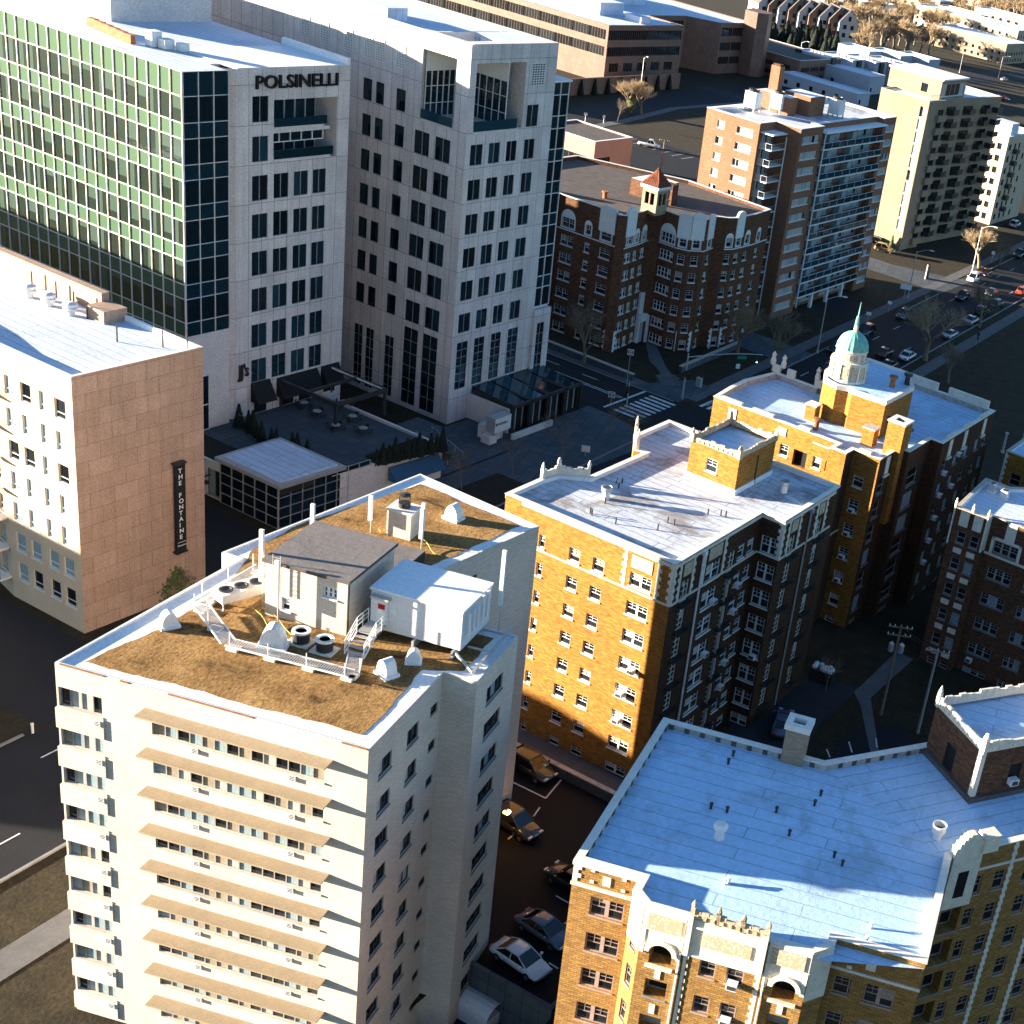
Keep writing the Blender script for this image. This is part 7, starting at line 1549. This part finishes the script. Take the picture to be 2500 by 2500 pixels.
# traffic signal mast
p = at(1665, 975); t = thing('traffic_signal', 'blue grey signal mast with a long arm carrying a green street sign', 'traffic light', p.x, p.y, 0, G + R(52))
mb = MB(); mb.tube((0, 0, 0), (0, 0, 7.2), .16, .12, n=8); mb.build('pole', M['metal'], t); mb = MB(); pr = (0, 0, 6.6)
for k in range(1, 11): q = (1.15 * k, 0, 6.6 + 1.0 * math.sin(k / 10 * 1.57) - .25 * (k / 10) ** 3); mb.tube(pr, q, .08, n=6); pr = q
mb.build('arm', M['metal'], t)
mb = MB(); mb.box(7.6, -.03, 6.6, 9.0, .03, 7.1); mb.build('street_sign', M['sign_green'], t)
for x, z in ((10.6, 6.2), (.0, 3.6), (.4, 3.2)):
    mb = MB(); mb.box(x - .18, -.35, z, x + .18, -.05, z + 1.0); h_ = mb.build('signal_head', M['dark_metal'], t)
mb = MB(); mb.lathe([(.11, 0), (.11, .05), (.01, .06)], 10, 0, 10.6, -.37, 6.3)
g_ = bpy.data.materials.new('green_signal_lens'); g_.use_nodes = True; b_ = g_.node_tree.nodes['Principled BSDF']; b_.inputs['Base Color'].default_value = (0, .3, .1, 1); b_.inputs['Emission Color'].default_value = (.05, 1, .35, 1); b_.inputs['Emission Strength'].default_value = 4
mb.build('signal_lens', g_, t)
mb = MB(); mb.box(8.4, -.05, 4.9, 8.42, .05, 6.4) if False else mb.box(7.6, -.04, 5.1, 8.2, .04, 5.8); mb.build('lane_sign', M['sign_white'], t)
p = at(1528, 1005); t = thing('traffic_signal', 'slim signal post at the near corner of the crossing', 'traffic light', p.x, p.y, 0, G)
mb = MB(); mb.tube((0, 0, 0), (0, 0, 4.4), .1, n=8); mb.build('pole', M['metal'], t); mb = MB(); mb.box(-.2, -.4, 2.9, .2, -.05, 3.9); mb.box(-.45, -.2, 2.0, -.1, .2, 3.0); mb.build('signal_head', M['dark_metal'], t)
def sign(px, py, h, w_, hh, m, label, rz=0, pole='metal', body=None, tilt=0, name='road_sign'):
    p = at(px, py); t = thing(name, label, 'sign', p.x, p.y, 0, R(10) + rz)
    mb = MB(); mb.tube((0, 0, 0), (0, 0, h), .05, n=5); mb.build('post', M[pole], t); mb = MB(); mb.box(-w_ / 2, -.09, h - hh, w_ / 2, -.05, h); f = mb.build('panel', M[m], t); return t
def noentry(px, py, h, label):
    t = sign(px, py, h, .9, .9, 'sign_white', label); mb = MB(); n_ = 16
    for k in range(n_): a, b = k * 6.2832 / n_, (k + 1) * 6.2832 / n_; mb.face([(.28 * math.cos(a), -.1, h - .45 + .28 * math.sin(a)), (.28 * math.cos(b), -.1, h - .45 + .28 * math.sin(b)), (.4 * math.cos(b), -.1, h - .45 + .4 * math.sin(b)), (.4 * math.cos(a), -.1, h - .45 + .4 * math.sin(a))][::-1])
    mb.box(-.3, -.105, h - .52, .3, -.098, h - .38); mb.build('symbol', M['dark_metal'], t)
noentry(1528, 955, 6.5, 'white sign with a barred ring high on the dark pole before the arched brick block'); noentry(1491, 985, 1.8, 'white sign with a barred ring low over the cross street lane lines')
for x, y, h, w_, hh, lb in ((1428, 300, 2.6, .9, .7, 'white sign on a post at the left end of the upper verge'), (1473, 302, 2.2, .7, .8, 'small white sign on a post right of the first at the upper verge'), (1571, 222, 1.4, .8, .6, 'small white sign at the foot of the upper street lamp'), (2205, 735, 3.4, 2.2, 1.0, 'white banner sign on the lamp post between the highrises'), (2168, 762, 2.2, .8, .6, 'small white sign on the highrise lawn'), (2117, 787, 2.0, .9, .6, 'small white sign by the paved highrise driveway'), (1428, 1115, 1.6, 1.1, .9, 'white realty sign on the dark lawn by the long walk'), (2420, 640, 2.6, .8, .8, 'pale sign on the sidewalk beside the sunlit tree')): sign(x, y, h, w_, hh, 'sign_white', lb)
t = sign(1396, 1250, .8, .4, .3, 'sign_white', 'tiny white marker by the lawn edge') if False else None
p = at(2262, 680); t = thing('lawn_sign', 'dark upright slab sign on the tan highrise lawn', 'sign', p.x, p.y, 0, G); mb = MB(); mb.box(-.1, -.7, 0, .1, .7, 3.0); mb.build('slab', M['dark_metal'], t); mb = MB(); mb.box(-.1, -.9, 0, .1, -.7, 3.1); mb.build('side_post', M['coping'], t)
def upole(px, py, h, label, lean=(0, 0), trafo=True, m='bark', arms=2):
    p = at(px, py); t = thing('utility_pole', label, 'utility pole', p.x, p.y, 0, G + .5); mb = MB(); mb.tube((0, 0, 0), (lean[0], lean[1], h), .16, .11, n=8); mb.build('pole', M[m], t)
    for k in range(arms):
        mb = MB(); z = h - .35 - k * .9; mb.box(lean[0] - 1.2, lean[1] - .06, z, lean[0] + 1.2, lean[1] + .06, z + .12); a_ = mb.build('crossarm', M['bark'], t); mb = MB()
        for x in (-1.1, -.6, .6, 1.1): mb.tube((lean[0] + x, lean[1], z + .12), (lean[0] + x, lean[1], z + .32), .05, n=5)
        mb.build('insulator', M['white_metal'], a_)
    if trafo:
        for x in (-.5, .5): mb = MB(); mb.lathe([(.26, 0), (.28, .1), (.28, .85), (.2, .95), (.05, 1.1)], 12, 0, lean[0] + x, lean[1] + .1, h - 3.1); mb.build('transformer', M['metal'], t)
    return Vector((p.x, p.y, h - .2))
u1 = upole(2150, 1745, 10.5, 'brown timber utility pole with twin grey transformers in the dark courtyard'); u2 = upole(2240, 1790, 9.8, 'utility pole right of the one with transformers', trafo=False, m='metal', arms=1)
upole(2085, 135, 11, 'thin utility pole beside the dark evergreens', trafo=False, arms=0)
p = at(1610, 430); upole(1612, 425, 8, 'brown timber utility pole behind the tiled corner tower', trafo=False, arms=1)
for k in range(3):
    mb = MB(); a, b = u1 + Vector((.4 * k - .4, .3 * k, -.4 * (k == 2))), u2 + Vector((.4 * k - .4, .3 * k, -.3 * (k == 2))); pr = a
    for i in range(1, 11): q = a.lerp(b, i / 10); q.z -= 3.2 * .35 * (i / 10) * (1 - i / 10); mb.tube(pr, q, .025, n=4); pr = q
    o = mb.build('power_line', M['dark_metal']); tag(o, ('nearest', 'middle', 'farthest')[k] + ' of three power lines sagging between the two courtyard utility poles', 'cable', 'power lines between the courtyard poles')
def wall_lamp(px, py, z, label, col, e):
    p = at(px, py, z); t = thing('wall_lamp', label, 'lamp', p.x, p.y, z, G); mb = MB(); mb.box(-.1, -.12, -.1, .15, .12, .15); mb.build('housing', M['dark_metal'], t)
    g_ = bpy.data.materials.new('lit_amber_lens'); g_.use_nodes = True; b_ = g_.node_tree.nodes['Principled BSDF']; b_.inputs['Emission Color'].default_value = (*col, 1); b_.inputs['Emission Strength'].default_value = e
    mb = MB(); mb.box(-.12, -.2, -.32, .3, .2, -.1); mb.build('lens', g_, t)
    l = bpy.data.lights.new('glow', 'POINT'); l.energy = 8; l.color = col; l.shadow_soft_size = .15; lo = link('glow', l, t, (.5, 0, -.5))
wall_lamp(1236, 1976, 3.0, 'glowing amber lamp on the rear corner of the cream tower', (1, .45, .08), 6)
p = at(2147, 1485, 0); t = thing('lamp_post', 'small lit amber lamp on a post in the dark gap behind the domed block', 'lamp', p.x, p.y); mb = MB(); mb.tube((0, 0, 0), (0, 0, 3.2), .05, n=6); mb.build('post', M['dark_metal'], t)
mb = MB(); mb.lathe([(.02, 3.2), (.22, 3.3), (.2, 3.6), (.02, 3.7)], 10); mb.build('lens', bpy.data.materials['lit_amber_lens'], t)
# trash bin in the courtyard, yard equipment
p = at(2006, 1660); t = thing('dumpster', 'dark dumpster heaped with white bags in the courtyard', 'dumpster', p.x, p.y, .03, G + .1); mb = MB(); mb.prism([(-1.2, -.7), (1.2, -.7), (1.2, .7), (-1.2, .7)], 0, 1.3); mb.build('bin', M['dark_metal'], t); mb = MB(); random.seed(5)
for k in range(14): mb.lathe([(.05, 0), (.3, .12), (.28, .35), (.05, .5)], 7, 0, random.uniform(-.95, .95), random.uniform(-.5, .5), 1.2)
mb.build('bags', M['white_metal'], t)
p = at(1195, 2400, -3); t = thing('cooling_unit', 'round topped cooling unit in the sunken yard below the white sedan', 'air conditioner', p.x, p.y, -3, G); mb = MB(); mb.box(-.8, -.8, 0, .8, .8, 1.4); mb.build('body', M['metal'], t); mb = MB(); mb.lathe([(.62, 1.4), (.62, 1.5), (.5, 1.5), (.48, 1.41)], 20); mb.build('fan_ring', M['frame_dark'], t)
p = at(1165, 2480, -3); t = thing('tank', 'pale curved tank top in the sunken yard', 'tank', p.x, p.y, -3, G); mb = MB()
for k in range(8): a, b = math.pi * k / 8, math.pi * (k + 1) / 8; mb.face([(-1.6, -math.cos(a), 1 + math.sin(a) * .9), (1.6, -math.cos(a), 1 + math.sin(a) * .9), (1.6, -math.cos(b), 1 + math.sin(b) * .9), (-1.6, -math.cos(b), 1 + math.sin(b) * .9)])
mb.box(-1.6, -1, 0, 1.6, 1, 1); mb.build('shell', M['container'], t)
p = at(222, 1480) ; p = at(78, 1778 - 1); t = thing('bollard', 'short white post on the tip of the lawn at the left', 'post', *at(80, 1790), 0); mb = MB(); mb.lathe([(.1, 0), (.1, .8), (.13, .82), (.13, .95), (.02, 1.0)], 10); mb.build('post', M['sign_white'], t)
# park pergola posts beyond the dome
for k, (x, y) in enumerate(((2308, 1010), (2340, 1018), (2395, 1035), (2447, 1065), (2475, 1105), (2498, 1035))):
    p = at(x, y + 40); t = thing('stone_column', 'pale column of the ruined park pergola, %s' % ('nearest the dome', 'second from the dome', 'third from the dome', 'fourth from the dome', 'fifth from the dome', 'at the right edge')[k], 'column', p.x, p.y, 0, 0, 'columns of the park pergola'); mb = MB(); mb.lathe([(.3, 0), (.3, .3), (.2, .35), (.17, 3.0), (.3, 3.1), (.3, 3.3)], 10); mb.build('shaft', M['coping_dark'], t)
# stone garden walls of the arched block
for k, (x0, y0, x1, y1, lb) in enumerate(((1330, 845, 1545, 930, 'rough stone garden wall on the cross street side of the arched block'), (1660, 910, 1800, 850, 'rough stone garden wall on the main road side of the arched block'))):
    a, b = at(x0, y0), at(x1, y1); t = thing('garden_wall', lb, 'wall', a.x, a.y, 0, math.atan2(b.y - a.y, b.x - a.x)); mb = MB(); mb.box(0, -.25, 0, (b - a).length, .25, 1.0); mb.build('wall_panel', M['concrete'], t); mb = MB(); mb.box(0, -.32, 1.0, (b - a).length, .32, 1.12); mb.build('coping', M['coping_dark'], t)
sheet('footpath', [tuple(at(*p)) for p in ((1573, 820), (1592, 822), (1605, 850), (1625, 895), (1640, 915), (1660, 925), (1625, 950), (1600, 930), (1612, 910), (1585, 880))], .05, 'walk')
t = thing('garden_steps', 'pale stone steps from the crossing corner to the arched block', 'stairs', *at(1630, 932), 0, G + R(55)); mb = MB()
for k in range(5): mb.box(-1.6, -1.5 + k * .5, 0, 1.6, 1.2, .12 * (k + 1))
mb.build('flight', M['walk'], t)
p = at(1705, 945); t = thing('utility_cabinet', 'grey green utility cabinet on the corner lawn', 'cabinet', p.x, p.y, 0, G); mb = MB(); mb.box(-.4, -.3, .1, .4, .3, 1.5); mb.build('body', M['metal'], t); mb = MB(); mb.box(-.7, -.6, 0, .7, .6, .1); mb.build('pad', M['walk'], t)
p = at(2386, 830); t = thing('person', 'person in dark clothes walking on the sidewalk by the park', 'person', p.x, p.y, .05, UPR)
mb = MB()
for s_ in (-1, 1): mb.tube((s_ * .18 * .9, s_ * .1, 0), (0, s_ * .09, .85), .06, .1, n=8); mb.tube((s_ * -.14, s_ * .24, .8), (0, s_ * .2, 1.42), .04, .06, n=6)
loft([(0, [])], mb) if False else mb.lathe([(.15, .8), (.17, .95), (.19, 1.2), (.21, 1.38), (.12, 1.48), (.06, 1.5), (.06, 1.56), (.1, 1.62), (.11, 1.7), (.09, 1.78), (.02, 1.82)], 10); mb.build('body', M['dark_metal'], t, True)

# ================================================================ FAR BUILDINGS
def simple(name, label, px, py, w_, d_, h, m, winm='dark', yaw=G, fl=3.0, cw=3.2, roof='roof_white', ww=1.4, group=None, z0=0, cat='building', par=.3):
    o = at(px, py); b = Bld(name, label, cat, o, yaw, group, single=True); pts = [(-w_, 0), (0, 0), (0, d_), (-w_, d_)]
    nf = max(1, int((h - .6) / fl)); rr = [(.9 + fl * k, .9 + fl * k + 1.5) for k in range(nf)]
    o0 = grid([(1.2 + cw * k, 1.2 + cw * k + ww) for k in range(int((w_ - 1.2) / cw))], rr, winm); o1 = grid([(1.2 + cw * k, 1.2 + cw * k + ww) for k in range(int((d_ - 1.2) / cw))], rr, winm)
    b.poly(pts, 0, h, {0: o0, 1: o1}); b.done([M[m]]); mb = MB(); mb.flat(pts, h - par); mb.build('roof', M[roof], b.root); parapet(b.root, pts, h - par, h, .3, (M[m], M['roof_patch'])); return b
# grey flat roofed townhouses
for k, (a, b, lb) in enumerate(((-254, 473, 'grey flat roofed townhouse with black panelled bays, nearest the parked cars'), (-249, 484, 'grey flat roofed townhouse, second from the parked cars'), (-245, 495, 'grey flat roofed townhouse, third from the parked cars'), (-241, 506, 'grey flat roofed townhouse, fourth from the parked cars'))):
    o = C(a + 8, b); B_ = Bld('townhouse', lb, 'house', o, G, 'front row of grey townhouses', single=True); pts = [(-13, 0), (0, 0), (0, 10), (-13, 10)]
    B_.poly(pts, 0, 8.6, {0: grid([(1.5, 3), (5, 6.2), (8.5, 10)], [(2.2, 3.8), (5.4, 7)], 'apt2'), 1: grid([(1.2, 2.4), (7, 8.2)], [(2.2, 3.8), (5.4, 7)], 'apt2')}); B_.done([M['grey_siding']])
    mb = MB(); mb.flat(pts, 8.3); mb.build('roof', M['roof_white'], B_.root); parapet(B_.root, pts, 8.3, 8.6, .3, (M['grey_siding'], M['roof_patch'])); mb = MB(); mb.box(0, 3.2, 2.5, .9, 6, 8.4); mb.box(-13, -.4, 7.2, -10.5, 0, 8.8) ; mb.build('dark_bay', M['dark_metal'], B_.root)
    for j in range(4): mb = MB(); mb.box(-9 + j * 1.5, 4, 8.3, -8.2 + j * 1.5, 4.8, 9.3); mb.build('roof_unit', M['metal'], B_.root)
for k, (a, b) in enumerate(((-262, 519), (-254, 531), (-247, 543))):
    simple('townhouse', ('grey townhouse of the rear row, at the left', 'grey townhouse of the rear row, in the middle', 'grey townhouse of the rear row, at the right')[k], *([float(v) for v in (0, 0)]), 14, 11, 8.5, 'grey_siding', 'apt2', group='rear row of grey townhouses').root.location = (*C(a + 10, b), 0)
w_ = simple('low_building', 'white flat roofed low hall in front of the grey townhouses', 2118, 232, 26, 12, 6.5, 'grey_siding', 'dark', cw=9)
simple('low_building', 'long white low hall with a dark roof canopy behind the highrise cooling towers', 2090, 262, 30, 9, 4.5, 'grey_siding', 'dark', cw=5)
# gabled townhouses
for k in range(9):
    px, py = 1868 + k * 24.5, 62 + k * 5.6
    p = at(px, py + 4); t = thing('townhouse', 'steep gabled white and dark timbered townhouse, %s' % ('first from the brown office', 'second from the brown office', 'third from the brown office', 'fourth from the brown office', 'middle of the row', 'fourth from the wood', 'third from the wood', 'second from the wood', 'nearest the wood')[k], 'house', p.x, p.y, 0, G + R(52), 'row of gabled townhouses')
    mb = MB(); w2 = 4.6; hh = 9.5; mb.box(-w2, 0, 0, w2, 12, hh); mb.face([(-w2, 0, hh), (w2, 0, hh), (0, 0, hh + 5.4)]); mb.face([(w2, 12, hh), (-w2, 12, hh), (0, 12, hh + 5.4)])
    mb.build('wall', M['stucco' if k % 2 == 0 else 'banded'], t); mb = MB(); mb.face([(-w2 - .3, -.3, hh - .3), (0, -.3, hh + 5.5), (0, 12.3, hh + 5.5), (-w2 - .3, 12.3, hh - .3)][::-1]); mb.face([(w2 + .3, -.3, hh - .3), (w2 + .3, 12.3, hh - .3), (0, 12.3, hh + 5.5), (0, -.3, hh + 5.5)][::-1]); rf = mb.build('roof', M['roof_dark'], t)
    mb = MB(); mb.box(-3.4, 3, hh, -2.4, 4, hh + 5); mb.build('chimney', M['stucco'], rf)
    for x in (-2.6, .9):
        for z in (3.2, 6.6): mb = MB(); mb.box(x, -.05, z, x + 1.6, 0, z + 1.8); mb.build('window', M['black'], t)
    mb = MB(); mb.box(-.7, -.05, hh + .6, .7, 0, hh + 2.6); mb.build('window', M['black'], t)
# far office cluster
simple('office_building', 'tan brick far office with tall dark slit windows and a long white overhanging roof', 2448, 157, 40, 28, 9.5, 'brown_brick2', 'dark', cw=3.5, ww=1.4)
b_ = simple('office_building', 'cream long far building with a wide white roof behind the slit windowed office', 2475, 128, 60, 26, 11, 'tan_siding', 'dark', cw=4)
simple('apartment_house', 'cream apartment house with paired black windows far at the right edge', 2500, 98, 34, 22, 11, 'tan_siding', 'dark', cw=5, ww=2)
simple('apartment_house', 'cream balconied house among the far trees', 2378, 78, 26, 16, 9, 'tan_siding', 'apt2', cw=4)
far = [(2100, 20, 40, 16, 6, 'stucco', 'long white roofed building beyond the gabled townhouses'), (2290, 32, 60, 26, 7, 'brown_brick2', 'white roofed far warehouse above the wood'), (2200, 8, 50, 22, 7, 'tan_siding', 'pale far building at the top edge above the wood'), (2400, 22, 40, 20, 12, 'brown_brick2', 'brown far apartment block at the top right'), (2445, 8, 60, 24, 9, 'tan_siding', 'cream far building touching the top edge at the right'), (2500, 38, 40, 18, 6, 'tan_siding', 'small white roofed far house at the right edge'), (2010, 14, 50, 16, 6, 'stucco', 'pale far building at the top edge beyond the red lettered office'), (2150, 34, 50, 18, 5, 'stucco', 'low pale far building with a shallow white roof behind the wood'), (2340, 6, 60, 20, 8, 'stucco', 'white far building at the very top right of the wood')]
for px, py, w_, d_, h, m, lb in far: simple('building', lb, px, py, w_, d_, h, m, 'dark', cw=5, ww=2)
simple('office_building', 'dark low office with lit window strips left of the grey townhouses', 1945, 205, 46, 30, 8, 'banded', 'band', cw=7, ww=6, roof='roof_dark')
simple('office_building', 'brown glass fronted building at the top edge behind the stone tower', 1180, 30, 40, 20, 9, 'banded', 'band', cw=7, ww=6)
# unseen blocks added on the sunward side to cast shadows into view
shade_blocks = [(-165, 8, 36, 22, 20.8), (-165, 30.5, 36, 28, 11.0)]
for k, (a, b, w_, d_, h) in enumerate(shade_blocks):
    x = simple('building', ('taller unseen block added past the left edge to cast shade', 'lower unseen block added past the left edge to cast shade')[k], 0, 0, w_, d_, h, 'fstone', 'dark', cw=5, ww=2); x.root.location = (*C(a, b), 0)
